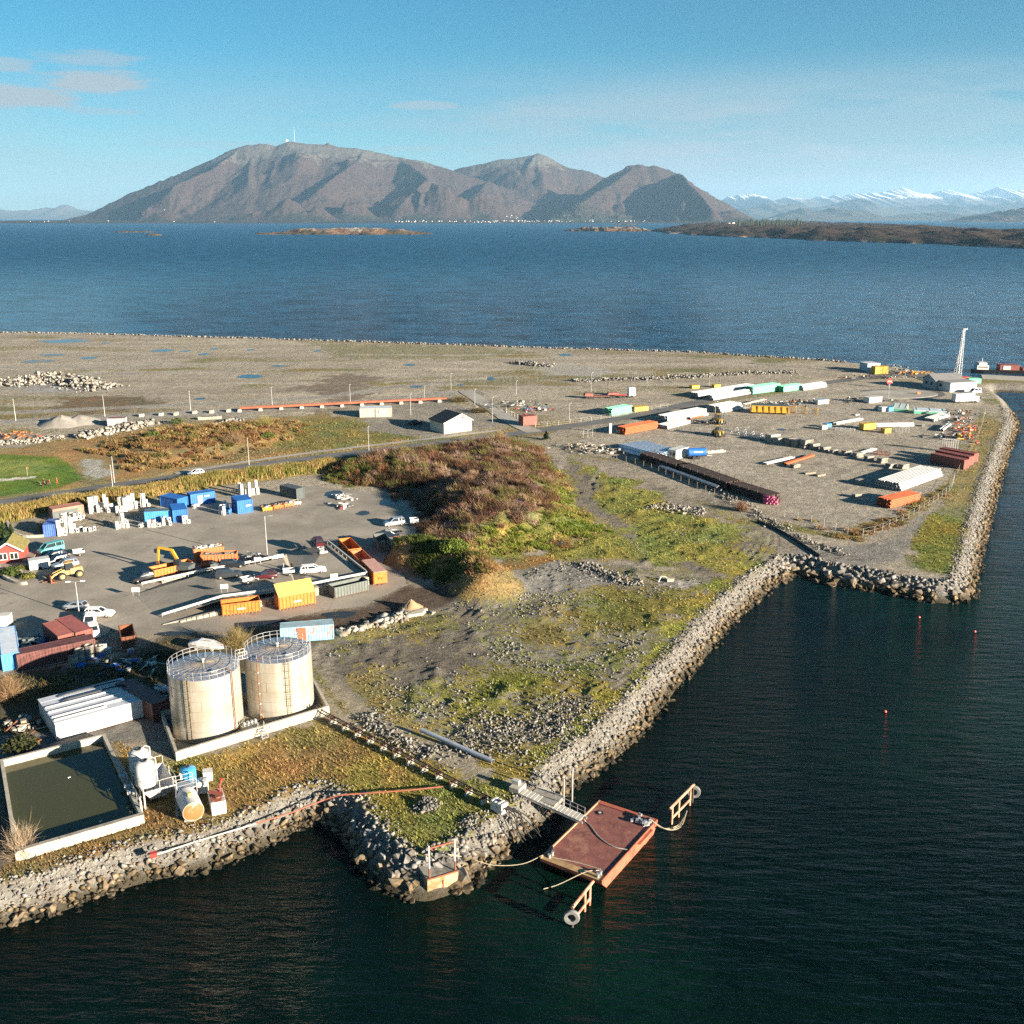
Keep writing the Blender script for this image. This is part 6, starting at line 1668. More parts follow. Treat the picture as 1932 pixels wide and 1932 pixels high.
for s in (-.28, .28):
 MB().tube([(-.6, s, .92), (-1.0, s, 1.15), (-1.25, s, 1.5), (-1.55, s, 1.55), (-1.8, s, 1.3), (-1.9, s, .6)], .09, 8).build('pipe_bend', M_DKSTEEL, rack)
hs = MB(); r_ = random.Random(3)
jt = P(1016, 1562, .2)
for k in range(6):
 q = Vector(((rb - ra).length, (k - 2.5) * .12, .9)); e = Vector((Lr + 3.5 + r_.uniform(-.8, .8), -1.4 + k * .7, -1.9)); m1 = q.lerp(e, .35) + Vector((0, r_.uniform(-.5, .5), .45)); m2 = q.lerp(e, .7) + Vector((0, r_.uniform(-.6, .6), .2))
 hs.tube(smooth_line([q, m1, m2, e], 4), .06, 6)
tag(hs.build('oil_hose', M_BLACK, None, ra, math.atan2((rb - ra).y, (rb - ra).x)), 'black hoses hanging from the pipe end over the rocks', 'hose')
a0 = at(942, 1531); tk = thing('liquid_container', 'white ribbed liquid container at the seaward end of the pipe rack', 'tank', a0, R(-43))
for k in range(4): MB().box((-.72 + k * .48, 0, .72), (.4, 1.1, 1.25)).build('rib', M_WHITE2, tk, bevel=.08)
MB().box((0, 0, .7), (1.8, .98, 1.1)).build('body', M_WHITE2, tk); MB().cyl((0, 0, 1.2), (0, 0, 1.42), .22, 10).build('cap', M_BLACK, tk)

# loose pipes
A, rz, L = span((795, 1387), (930, 1440)); o = hollow(.30, L, 16).build('pipe', mat('grey_blue_pipe', (.30, .34, .40), .4, .1, .15, .6), None, (A.x, A.y, float(gz(np.array(A.x), np.array(A.y))) + .75), rz, smooth=True)
o.rotation_euler = (0, R(2.5), rz); tag(o, 'long grey blue pipe lying across the rough ground beside the track', 'pipe')
rp = thing('shore_pipe', 'thin rust red pipe lying along the boulder bank and up into the grass', 'pipe', P(290, 1614), 0); o0 = P(290, 1614)
pp = [P(x, y, z) for x, y, z in ((290, 1614, 2.0), (375, 1586, 2.1), (483, 1554, 2.2), (553, 1532, 2.2), (612, 1509, 2.4), (640, 1500, 2.95), (700, 1496, 3.0), (770, 1491, 3.0), (836, 1484, 2.9))]
pp = [p if p.z < 2.3 else Vector((p.x, p.y, max(p.z, float(gz(np.array(p.x), np.array(p.y))) + .35))) for p in pp]
MB().tube([q - o0 for q in pp[:3]], .09, 8).build('pipe_run', M_OFFW, rp); MB().tube([q - o0 for q in pp[2:]], .09, 8).build('pipe_run', mat('red_lead_pipe', (.24, .075, .045), .7, 0, .25, 1.5), rp)
MB().box((0, 0, .1), (.7, .5, .5), .4).build('flange', M_RED, rp)

# settling pond
pq = [P(*q) for q in PONDPX]; o = pq[0]; cen = sum(pq, Vector()) / 4
pond = thing('settling_pond', 'square concrete walled pond of murky green water', 'pond', o, 0)
ow = [(q - o) + (q - cen).normalized() * .25 for q in pq]
for i in range(4):
 a, b = ow[i], ow[(i + 1) % 4]; d = (b - a).normalized(); k = .2 if i % 2 else -.2
 MB().bar(a - d * k + Vector((0, 0, .15)), b + d * k + Vector((0, 0, .15)), .4, 1.9).build('wall', M_CONC, pond)
 if i == 1: MB().bar(a + Vector((0, 0, 1.14)), b + Vector((0, 0, 1.14)), .55, .08).build('coping', M_CONC2, pond)
mw = bpy.data.materials.new('murky_pond_water'); n_, l_, b_ = nodes_of(mw); b_.inputs['Base Color'].default_value = (.050, .050, .018, 1); b_.inputs['Roughness'].default_value = .08; b_.inputs['IOR'].default_value = 1.33
MB().slab([((q - o) * 1.0 + (q - cen).normalized() * .12)[:2] for q in pq], -.6, .22).build('water', mw, pond)
for px_, py_ in ((205, 1490), (130, 1467), (190, 1550)):
 q = P(px_, py_, G + .22) - o; MB().box((q.x, q.y, .24), (.35, .2, .08), 1).build('float', M_WHITE, pond)
# railing and pump bits on the pond wall beside the plant
pr = thing('pond_railing', 'grey pipe railing on the pond wall beside the silos', 'railing', P(240, 1480), 0); o = P(240, 1480); q1, q2 = P(229, 1466) - o, P(266, 1535) - o
f = MB()
for k in range(8):
 q = q1.lerp(q2, k / 7); f.bar(q + Vector((0, 0, 1)), q + Vector((0, 0, 2.1)), .06)
for z in (1.55, 2.1): f.bar(q1 + Vector((0, 0, z)), q2 + Vector((0, 0, z)), .05)
f.build('hand_rail', M_GALV, pr)
for k in (2, 4, 5): MB().box(q1.lerp(q2, k / 7) + Vector((-.3, 0, 1.4)), (.9, .5, .35), .4).build('pump', M_GALV, pr)
MB().tube([q2 + Vector((0, 0, 1.9)), q2 + Vector((.3, -.5, 1.8)), q2 + Vector((.35, -.6, -.1))], .12, 8).build('drain_pipe', M_WHITE, pr)

# treatment plant: steel hopper, silos, stairs, tanks
base = P(300, 1510); rzp = R(33)
hop = thing('steel_hopper', 'raised open grey steel hopper with sloping sides beside the pond', 'hopper', base, rzp)
M_HOP = mat('grey_hopper_steel', (.44, .44, .46), .5, .2, .15, .8, (.3, .28, .25), .35)
Lx, Ly, zt, zb = 3.6, 5.6, 2.1, .45
top = [(-Lx / 2, -Ly / 2 + 1.6), (Lx / 2, -Ly / 2 + 1.6), (Lx / 2, Ly / 2 + 1.6), (-Lx / 2, Ly / 2 + 1.6)]; bot = [(x * .45, (y - 1.6) * .55 + 1.4) for x, y in top]
hb = MB(); t_ = .06
for s, zz0 in ((1.0, 0), (.965, .05)):
 vs = [(x * s, (y - 1.6) * s + 1.6, zt + (.0 if s == 1 else .001)) for x, y in top] + [(x * s, (y - 1.4) * s + 1.4, zb + zz0) for x, y in bot]
 for i in range(4):
  j = (i + 1) % 4; MB().add([vs[i], vs[j], vs[4 + j], vs[4 + i]], [(0, 1, 2, 3)]).build('sloping_plate', M_HOP, hop)
 MB().add(vs[4:], [(0, 1, 2, 3)]).build('floor_plate', M_HOP, hop)
for i in range(4):
 a, b = Vector((*top[i], zt)), Vector((*top[(i + 1) % 4], zt)); MB().bar(a, b, .16, .16).build('rim', M_OFFW, hop)
 MB().bar((*top[i], -.2), (*top[i], zt - .08), .16).build('leg', M_OFFW, hop)
 mid = a.lerp(b, .5); MB().bar(a + Vector((0, 0, 1.05)), b + Vector((0, 0, 1.05)), .05).bar(a, a + Vector((0, 0, 1.05)), .05).bar(mid, mid + Vector((0, 0, 1.05)), .05).build('hand_rail', M_OFFW, hop)
def silo(label, px, py, r, h, lift):
 c = P(px, py); s = thing('silo', label, 'silo', c, 0, 'white silos beside the pond')
 MB().lathe([(r * .9, lift), (r, lift + .2), (r, lift + h - .75), (r * .93, lift + h - .35), (r * .72, lift + h - .08), (r * .45, lift + h)], (0, 0, 0), 28).build('shell', M_WHITE2, s, smooth=True)
 MB().ring((0, 0), .36, .28, lift + h - .06, lift + h + .12, 14).build('manhole', M_BLACK, s)
 f = MB()
 for a in (45, 135, 225, 315): f.bar((r * .7 * math.cos(R(a)), r * .7 * math.sin(R(a)), -.3), (r * .7 * math.cos(R(a)), r * .7 * math.sin(R(a)), lift + .1), .14)
 f.build('support_frame', M_GALV, s)
 MB().tube([(r * .3, 0, lift + h), (r * .75, 0, lift + h + .5), (r + .18, 0, lift + h + .3), (r + .18, 0, lift - .2)], .07, 8).build('vent_pipe', M_WHITE2, s)
 MB().bar((-r - .12, -.2, lift), (-r - .12, -.2, lift + h - .3), .04).bar((-r - .12, .2, lift), (-r - .12, .2, lift + h - .3), .04).build('ladder', M_GALV, s)
silo('nearer white silo standing over the grey hopper', 279, 1506, 1.15, 3.1, 1.7)
silo('farther white silo half hidden behind the other one', 268, 1480, 1.15, 3.1, 1.5)
# stairs and grating platform
c = P(352, 1512); pf = thing('access_platform', 'steel grating platform with railings and a steep stair', 'platform', c, R(33))
MB().box((0, 0, 2.0), (2.3, 1.6, .1)).build('grating', M_GALV, pf)
for x in (-1.1, 1.1):
 for y in (-.75, .75): MB().bar((x, y, -.2), (x, y, 3.05), .08).build('post', M_GALV, pf)
for z in (2.55, 3.05): MB().bar((-1.1, -.75, z), (1.1, -.75, z), .05).bar((1.1, -.75, z), (1.1, .75, z), .05).bar((-1.1, .75, z), (1.1, .75, z), .05).build('hand_rail', M_GALV, pf)
sr = MB().bar((-1.1, -.8, 2.0), (-1.9, -3.0, 0), .08, .16).bar((-.5, -.8, 2.0), (-1.3, -3.0, 0), .08, .16).build('stringer', M_GALV, pf)
for k in range(7):
 t = (k + .6) / 7.4; MB().box((-.8 - .8 * t, -.8 - 2.2 * t, 2.0 - 2.0 * t), (.6, .25, .05), R(20)).build('step', M_GALV, sr)
MB().bar((-1.15, -.8, 3.0), (-1.95, -3.0, 1.0), .05).bar((-1.95, -3.0, 1.0), (-1.95, -3.0, 0), .05).build('hand_rail', M_GALV, pf)
# horizontal rusty tank
a, b = P(367, 1552), P(349, 1512); d = (b - a); ht_ = thing('horizontal_tank', 'white horizontal tank with a rusted round end facing the sea', 'tank', a + Vector((0, 0, 1.35)), math.atan2(d.y, d.x))
MB().lathe([(.5, -.13), (.9, -.08), (1.12, 0)], (0, 0, 0), 28, 'x').build('end_cap', mat('rusted_white_end', (.62, .52, .42), .7, 0, .2, 1, (.40, .10, .03), .85), ht_, smooth=True)
MB().lathe([(1.15, 0), (1.15, 3.5), (.9, 3.62)], (0, 0, 0), 28, 'x').build('shell', M_WHITE, ht_, smooth=True)
for x in (.7, 2.8): MB().box((x, 0, -.9), (.3, 1.9, 1.1)).build('saddle', M_CONC2, ht_)
MB().cyl((1.6, 0, 1.1), (1.6, 0, 1.5), .25, 12).build('dome', mat('dull_yellow_cap', (.5, .42, .15), .5), ht_)
# blue tank and cabinet
c = P(358, 1490); bt = thing('blue_tank', 'round blue plastic tank on a frame behind the platform', 'tank', c, R(20))
MB().lathe([(.86, 1.3), (.9, 1.4), (.9, 2.7), (.8, 2.8), (.2, 2.95)], (0, 0, 0), 20).build('body', mat('blue_plastic', (.05, .27, .50), .4, 0, .08, 1), bt, smooth=True)
f = MB()
for k in range(4): f.bar((.6 * math.cos(k * 1.57 + .78), .6 * math.sin(k * 1.57 + .78), -.2), (.6 * math.cos(k * 1.57 + .78), .6 * math.sin(k * 1.57 + .78), 1.32), .1)
f.build('support_frame', M_GALV, bt); MB().cyl((0, 0, 2.9), (0, 0, 3.1), .2, 10).build('cap', M_BLACK, bt)
c = P(349, 1489); cab = thing('control_cabinet', 'cream control cabinet in front of the blue tank', 'cabinet', c, R(20))
MB().box((0, -.6, 2.0), (.95, .5, 1.1)).build('body', M_OFFW, cab); MB().bar((0, -.6, -.2), (0, -.6, 1.5), .2).build('post', M_GALV, cab); MB().box((0, -.87, 2.0), (.85, .03, 1.0)).build('door', M_WHITE, cab)
crate_like('white cube tank in a cage at the edge of the grass', (393, 1472), (1.05, 1.05, 1.25), M_WHITE, R(15), None, 'liquid_container', 'tank')
# white box tank with rust stained top
a, b = P(400, 1540), P(428, 1534); bx = thing('box_tank', 'white rectangular tank with rust patches on its top', 'tank', a, math.atan2((b - a).y, (b - a).x)); w = (b - a).length
MB().box((w / 2, 1.4, .8), (w, 2.9, 1.6)).build('body', M_WHITE, bx, bevel=.05)
MB().box((w / 2, 1.4, 1.63), (w - .1, 2.8, .05)).build('top_plate', mat('rust_stained_white', (.6, .56, .5), .6, 0, .2, .7, (.25, .07, .04), .75), bx)
MB().cyl((w / 2, .8, 1.65), (w / 2, .8, 1.9), .25, 12).build('manhole', M_RUST, bx)
MB().tube([(w * .8, 2.0, 1.65), (w * .85, 2.5, 2.3), (w * 1.0, 3.2, 2.5), (w * 1.2, 4.0, 2.0)], .1, 8).build('pipe', M_RED, bx)
MB().box((w + .012, 1.3, .8), (.012, .5, .9)).build('sign', M_YELLOW, bx)
c = P(383, 1494); b2 = thing('small_white_tank', 'small white tank with rounded corners behind the box tank', 'tank', c, R(15)); MB().box((0, 0, .8), (1.3, 1.6, 1.5)).build('body', M_WHITE2, b2, bevel=.2); MB().cyl((0, 0, 1.5), (0, 0, 1.7), .2, 10).build('cap', M_GALV, b2)

# jetty corner with steel frame
z0 = 1.5
cb = P(806, 1668, z0); ca_ = P(866, 1650, z0); d = ca_ - cb; rz = math.atan2(d.y, d.x)
mo = thing('mooring_block', 'concrete mooring block at the water corner with a white and red steel portal', 'mooring', cb, rz); Lm = d.length
MB().box((Lm / 2, 1.6, -.75), (Lm, 3.2, 2.4), taper=.97).build('block', mat('stained_concrete', (.34, .27, .17), .85, 0, .3, .8, (.22, .12, .05), .5, bump=.3), mo)
MB().box((Lm / 2, 1.6, .47), (Lm * .98, 3.1, .06)).build('top_slab', M_CONC2, mo)
MB().box((Lm / 2, .03, .46), (Lm, .12, .16)).build('edge_beam', M_RUST, mo)
for x in (.35, Lm - .35): MB().cyl((x, .2, .4), (x, .2, 4.2), .085, 10).build('post', M_WHITE if x < 1 else M_OFFW, mo); MB().cyl((x, .2, .45), (x, .2, 1.6), .10, 10).build('post_sleeve', M_RUST, mo)
MB().bar((.3, .2, 3.9), (Lm - .3, .2, 3.9), .12).bar((.35, .2, 3.9), (Lm * .4, 1.8, 2.4), .09).build('cross_bar', mat('old_red_bar', (.28, .08, .05), .7, 0, .25, 2), mo)
MB().box((Lm * .5, 0, -.9), (.12, .1, 1.6)).build('fender_bar', M_RUST, mo)
MB().box((Lm * .12, 4.6, .75), (1.5, 3.6, .25), R(8)).build('ramp_slab', M_CONC2, mo)
for i, (px_, py_, s_) in enumerate(((715, 1610, 1.3), (748, 1632, 1.7), (772, 1645, 1.5), (862, 1628, 1.9), (700, 1597, 1.0), (780, 1660, 1.3), (735, 1655, 1.1), (868, 1660, 1.6))):
 q = P(px_, py_, 1.0); o = bpy.data.objects.new('rock', rock_me[i % 14]); COL.objects.link(o); o.parent = bank; o.location = (q.x, q.y, .9); o.rotation_euler = (i * .7, i * 1.1, i * 2.0); o.scale = (s_,) * 3

# gangway to the barge
ga, gb = P(985, 1493, 2.75), P(1103, 1546, 1.75); d = gb - ga; gw = thing('gangway', 'narrow timber and steel gangway from the bank to the barge', 'gangway', ga, math.atan2(d.y, d.x)); Lg = math.hypot(d.x, d.y)
sl = (gb.z - ga.z) / Lg
for s in (-.55, .55): MB().bar((0, s, -.15), (Lg, s, -.15 + sl * Lg), .16, .3).build('beam', M_GALV, gw)
pk = None; k = int(Lg / .5)
for i in range(k):
 x = .25 + i * (Lg - .3) / k
 if pk is None: pk = MB().box((0, 0, 0), (.44, 1.3, .06)).build('plank', mat('bleached_planks', (.42, .40, .36), .85, 0, .2, 1.4), gw, (x, 0, .03 + sl * x)).data
 else: link('plank', pk, gw, (x, 0, .03 + sl * x + (i % 3) * .006))
x0 = Lg * .5
for s in (.62,):
 for z in (.55, 1.05): MB().bar((x0, s, z + sl * x0), (Lg - .2, s, z + sl * Lg), .05).build('hand_rail', M_GALV, gw)
 for q in range(5): x = x0 + (Lg - .3 - x0) * q / 4; MB().bar((x, s, sl * x), (x, s, 1.05 + sl * x), .05).build('rail_post', M_GALV, gw)
for px_, py_, top_ in ((1063, 1540, 2.3), (1079, 1523, 2.6)):
 q = P(px_, py_, 0); o = MB().cyl((0, 0, -2.5), (0, 0, 2.6 + top_), .11, 8).build('mooring_pile', M_GALV, None, q); tag(o, 'slender steel pile left of the gangway' if px_ < 1070 else 'slender steel pile right of the gangway', 'pile')
c = at(985, 1494); jb = thing('gangway_landing', 'concrete block carrying the shore end of the gangway', 'block', c, math.atan2(d.y, d.x)); MB().box((-.6, 0, .2), (1.3, 1.7, 1.0)).build('block', M_CONC, jb); MB().box((-.9, .2, .95), (.9, .6, .5)).build('control_box', M_OFFW, jb)
MB().box((2.8, .6, -.25), (3.6, 2.4, .5)).build('slab', M_CONC2, jb)

# barge
zt = 1.3; pT, pR, pB, pL = (P(*q, zt) for q in ((1137, 1506), (1235, 1552), (1128, 1671), (1027, 1613)))
ux = (pT - pL).normalized(); rz = math.atan2(ux.y, ux.x); cb = (pT + pR + pB + pL) / 4; BL, BW = 13.3, 7.4
bg = thing('barge', 'rusty red flat deck barge moored off the corner of the bank', 'barge', (cb.x, cb.y, 0), rz)
M_DECK = mat('rusty_deck', (.20, .075, .06), .75, .05, .3, .7, (.27, .13, .09), .45, bump=.2); M_HULL = mat('red_hull', (.36, .105, .06), .6, 0, .25, .8, (.18, .06, .035), .45)
prof = [(-BL / 2, 1.0), (-BL / 2 + 1.6, -.6), (BL / 2 - 1.6, -.6), (BL / 2, 1.0), (BL / 2, 1.22), (-BL / 2, 1.22)]
MB().prism(prof, -BW / 2, BW / 2).build('hull', M_HULL, bg)
for i in range(4):
 for j in range(2):
  x0 = -BL / 2 + .05 + i * (BL - .1) / 4; y0 = -BW / 2 + .05 + j * (BW - .1) / 2
  MB().box((x0 + (BL - .1) / 8, y0 + (BW - .1) / 4, 1.24), ((BL - .1) / 4 - .025, (BW - .1) / 2 - .025, .03 + .006 * ((i + j) % 2))).build('deck_plate', M_DECK, bg)
MB().bar((-BL / 2, -BW / 2 + .06, 1.32), (BL / 2, -BW / 2 + .06, 1.32), .12, .16).build('rubbing_strake', M_HULL, bg); MB().bar((-BL / 2, BW / 2 - .06, 1.32), (BL / 2, BW / 2 - .06, 1.32), .14, .16).build('rubbing_strake', mat('pale_rust', (.45, .27, .16), .8, 0, .25, 1), bg)
MB().box((-BL / 2 + .45, 0, 1.30), (.9, BW - .3, .06)).build('end_ramp', mat('ochre_rust', (.36, .23, .11), .8, 0, .3, 1), bg)
MB().box((BL / 2 - .3, 0, 1.33), (.6, BW - .3, .1)).build('end_sill', M_HULL, bg)
MB().ring((BL / 2 - 2.2, BW / 2 - 1.3), .42, .3, 1.27, 1.36, 4).build('deck_hatch', M_BLACKP, bg); MB().cyl((BL / 2 - 2.2, BW / 2 - 1.3, 1.27), (BL / 2 - 2.2, BW / 2 - 1.3, 1.33), .27, 12).build('hatch_cover', M_OFFW, bg)
for x, y in ((BL / 2 - .9, -BW / 2 + .8), (-BL / 2 + 1.0, -BW / 2 + .7), (-BL / 2 + 1.2, BW / 2 - .8)):
 bo = MB().lathe([(.16, 1.25), (.13, 1.6), (.2, 1.68), (.2, 1.76)], (x, y, 0), 12).build('bollard', M_BLACKP if x > 0 else M_GALV, bg)
 MB().lathe([(.16, 1.25), (.13, 1.6), (.2, 1.68), (.2, 1.76)], (x - .6, y, 0), 12).build('bollard_head', M_GALV, bo)
bq_ = MB(); r_ = random.Random(8)
for k in range(22): bq_.box((BL / 2 - 1.2 + r_.uniform(-.8, .7), -BW / 2 + 1.0 + r_.uniform(-.6, 1.4), 1.36 + r_.uniform(0, .3)), (r_.uniform(.2, .6), r_.uniform(.15, .4), r_.uniform(.1, .3)), r_.uniform(0, 3))
bq_.build('deck_gear', M_GALV, bg)
MB().box((-BL / 2 + 1.3, BW / 2 - .5, 1.6), (1.3, .35, .45), R(20)).build('winch', M_BLACKP, bg)
MB().prism([(1.4, 1.2), (4.8, 1.2), (4.3, .6), (2.8, .45)], -BW / 2 - .35, -BW / 2 - .01).build('fender_pad', M_HULL, bg)
def rope(pts, r=.06, m=M_ROPE, label='mooring rope', name='rope'):
 o0 = Vector(pts[0]); o = MB().tube([Vector(q) - o0 for q in smooth_line(pts, 5)], r, 6).build(name, m, None, o0); return tag(o, label, 'rope', 'mooring ropes')
def onb(x, y, z=1.33): return Vector((cb.x + math.cos(rz) * x - math.sin(rz) * y, cb.y + math.sin(rz) * x + math.cos(rz) * y, z))
rope([P(1103, 1546, 1.9), onb(2.0, 3.0), onb(1.5, 2.0), onb(.2, .3), onb(-.6, -1.8), onb(-.3, -3.4)], .05, mat('grey_rope', (.4, .39, .33), .9), 'grey hose trailing from the gangway across the barge deck')
rope([onb(-5.9, 3.0), onb(-5.2, 0), onb(-4.9, -2.6)], .05, label='rope stretched along the landward end of the barge deck')
rope([onb(-5.0, -2.7), onb(-6.4, -1.6, 1.5), onb(-8.2, .5, .3), onb(-9.4, 1.6, .05)], .05, label='rope running from the barge corner down into the water')
rope([onb(-6.2, 3.6, 1.5), P(985, 1630, .7), P(930, 1632, .6), P(880, 1618, 1.4), P(845, 1612, 3.2)], .045, label='slack rope from the barge to the concrete mooring block')
for k in range(3): rope([onb(5.7, -3.2, 1.7), P(1252 + k * 3, 1563 + k, .9), P(1280 + k * 2, 1556 + k * 2, .6 + .2 * k), P(1296, 1530, 3.2)], .05, label='ropes tied off together between the barge corner and the right dolphin frame')

def dolphin(label, tyre_px, far_px, zc, tz, flip):
 a, b = P(*tyre_px, 0), P(*far_px, 0); d = b - a; rz_ = math.atan2(d.y, d.x); L = d.length
 t = thing('mooring_dolphin', label, 'mooring frame', a, rz_, 'pipe mooring frames off the barge ends'); m = mat('red_and_bleached_pipe', (.50, .27, .17), .75, 0, .25, 1.2, (.36, .10, .06), .5)
 MB().cyl((.1, 0, 2.3), (L, 0, 2.3), .16, 10).build('top_pipe', m, t); MB().cyl((.9, 0, .75), (L - .6, 0, .75), .13, 10).build('lower_pipe', m, t)
 for x in (1.0, L * .62, L - .7)[(0 if flip else 1):]: MB().cyl((x, 0, -2.5), (x, 0, 2.3), .13, 10).build('pile', m, t)
 MB().cyl((.25, 0, -2.5), (.25, 0, 2.5), .12, 10).build('pile', mat('dark_pile', (.06, .04, .035), .8), t)
 ty = MB()
 ty.lathe([(.42, -.16), (.72, -.2), (.8, -.1), (.8, .1), (.72, .2), (.42, .16), (.42, -.16)], (0, 0, 0), 22, 'x', False)
 o = ty.build('tyre', mat('bleached_tyre', (.16, .16, .155), .9, 0, .25, 1), None, (a.x, a.y, 1.3), rz_ + R(25), smooth=True); tag(o, 'old grey tyre hung as a fender on the ' + ('right' if flip else 'left') + ' dolphin frame', 'tyre', 'tyres hung on the mooring frames')
 return t
dolphin('red and bleached pipe frame standing in the water right of the barge', (1308, 1512), (1262, 1560), 0, 0, True)
dolphin('bleached pipe frame standing in the water below the barge', (1078, 1752), (1118, 1700), 0, 0, False)
for px_, py_ in ((1734, 1165), (1839, 1192), (1670, 1343)):
 c = P(px_, py_, 0); o = MB().lathe([(.05, -.2), (.18, -.1), (.24, .03), (.18, .2), (.05, .26)], (0, 0, 0), 12).build('buoy', mat('buoy_red', (.6, .07, .05), .4, 0, .1, 1), None, c, smooth=True)
 tag(o, {1734: 'red float nearest the rocks at the head of the dock', 1839: 'red float farthest right near the corner of the quay', 1670: 'red float alone in the dark middle of the dock'}[px_], 'buoy', 'small red mooring floats in the dock')
# ================================================================ THE RECYCLING STATION
RZ = 1.5   # height of the unloading ramp
ZR = G + RZ
ramp_px = [((254, 1122), 0.0), ((304, 1168), 0.0), ((420, 1132), RZ), ((560, 1112), RZ), ((694, 1087), RZ), ((618, 1026), RZ), ((575, 1036), .75), ((540, 1044), .3), ((535, 1053), RZ), ((400, 1078), RZ)]
rp_ = [(*P(x, y, G + z)[:2], z) for (x, y), z in ramp_px]
ramp = MB()
tops = [(x, y, G + max(z, .006)) for x, y, z in rp_]
ramp.add(tops, [(0, 1, 2, 9), (2, 3, 8, 9), (3, 6, 7, 8), (3, 4, 5, 6)])
ramp = ramp.build('unloading_ramp', M_YARD); tag(ramp, None, None, None, 'structure')
M_DRYSTONE = mat('rough_stone_wall', (.36, .33, .25), .9, 0, .35, 1.6, (.22, .21, .12), .4, bump=.5)
def stone_wall(label, a, b, za, zb, name='retaining_wall'):
 """Retaining wall of rough blocks, each its own stone."""
 A, B = P(*a, ZR), P(*b, ZR); A.z = B.z = G; d = B - A; L = d.length; root = thing(name, label, 'wall', A, math.atan2(d.y, d.x), 'stone walls of the unloading ramp'); r = random.Random(int(a[0])); mes = None
 MB().add([(0, .25, -.1), (L, .25, -.1), (L, .25, zb - .02), (0, .25, max(za - .02, .02)), (0, .5, -.1), (L, .5, -.1), (L, .5, zb - .02), (0, .5, max(za - .02, .02))], [(0, 1, 2, 3), (7, 6, 5, 4), (3, 2, 6, 7), (0, 4, 5, 1), (1, 5, 6, 2), (0, 3, 7, 4)]).build('wall_core', M_CONC2, root)
 x = 0
 while x < L - .3:
  w = r.uniform(.7, 1.2); hx = za + (zb - za) * min(1, (x + w / 2) / L); z = 0; rows = max(1, int(hx / .5 + .5))
  if hx > .25:
   for k in range(rows):
    if mes is None: mes = MB().box((0, 0, 0), (1, .5, 1), taper=.9).build('stone', M_DRYSTONE, root, bevel=.07); o = mes; mes = o.data
    else: o = link('stone', mes, root)
    o.location = (x + w / 2, r.uniform(-.02, .1), hx / rows * (k + .5) - .03); o.scale = (w * .96, 1, hx / rows * .95); o.rotation_euler = (0, 0, r.uniform(-.06, .06))
  x += w
 return root
stone_wall('rough stone retaining wall left of the low orange bin', (306, 1164), (560, 1115), 0.1, RZ)
stone_wall('rough stone retaining wall behind the grey green bin', (561, 1115), (694, 1088), RZ, RZ)
MB().bar(P(696, 1087, G + .6), P(619, 1024, G + .6), .3, 1.7).build('ramp_edge_wall', M_CONC2).__setitem__('kind', 'structure')
MB().bar(P(305, 1097, G + .4), P(536, 1052, G + .6), .25, 1.6).build('ramp_edge_wall', M_CONC2).__setitem__('kind', 'structure')
guard_rail('long white parapet along the front edge of the unloading ramp', [(306, 1165), (420, 1130), (560, 1112), (693, 1086)], zs=[G, ZR, ZR, ZR], group='white parapets of the ramp')
guard_rail('white parapet behind the low orange bin, on the yard side', [(268, 1106), (398, 1078), (448, 1070), (534, 1052)], zs=[G + .1, ZR, ZR, ZR], group='white parapets of the ramp')
guard_rail('grey parapet on the right end of the unloading ramp above three orange bins', [(618, 1025), (693, 1085)], z=ZR, group='white parapets of the ramp')
for lab, q, z in (('white notice board above the low orange bin', (424, 1118), ZR), ('white notice board above the grey green bin', (631, 1098), ZR), ('white notice board above the stacked orange bins', (487, 1066), ZR), ('white notice board at the low left end of the ramp', (257, 1124), G + .3)):
 c = P(*q, z); s = thing('notice_board', lab, 'sign', c, R(12), 'notice boards at the ramp'); MB().box((0, 0, 1.15), (1.3, .06, .8)).build('panel', M_WHITE2, s)
 for x in (-.5, .5): MB().box((x, .05, .6), (.07, .05, 1.2)).build('post', M_GALV, s)
def plaque(root, L, W, Hh, y0): MB().box((L * .5, y0 - .1, Hh * .52), (1.3, .012, .28)).build('sign', M_WHITE2, root)
def orange_lid(root, L, W, Hh, y0):
 MB().add([(0, .0, Hh + .08), (L, .0, Hh + .08), (L, W * .95, Hh + 1.7), (0, W * .95, Hh + 1.7), (0, .0, Hh + .16), (L, .0, Hh + .16), (L, W * .95, Hh + 1.78), (0, W * .95, Hh + 1.78)],
             [(0, 1, 2, 3), (7, 6, 5, 4), (0, 4, 5, 1), (1, 5, 6, 2), (2, 6, 7, 3), (3, 7, 4, 0)]).build('lid', M_LIDTAN, root)
 plaque(root, L, W, Hh, y0)
b1 = skip_bin('low open orange bin in front of the stone wall', (420, 1164), (492, 1155), M_ORANGE, Hh=2.1, group='roll-off bins at the ramp'); plaque(b1, 6.2, 2.4, 2.1, 0)
skip_bin('tall orange bin with its sun bleached lid raised', (527, 1153), (596, 1140), M_ORANGE, Hh=2.35, group='roll-off bins at the ramp', lid=orange_lid)
skip_bin('open grey green bin at the right corner of the ramp', (632, 1131), (696, 1116), M_GREYC, Hh=2.1, group='roll-off bins at the ramp')
def flat_lid(root, L, W, Hh, y0): MB().box((L / 2, y0 + W / 2, Hh + .1), (L, W, .08)).build('lid', mat('pink_faded_lid', (.48, .27, .22), .6, 0, .15, 1), root)
g = P(650, 1046) ; e = P(707, 1106); d = (e - g)
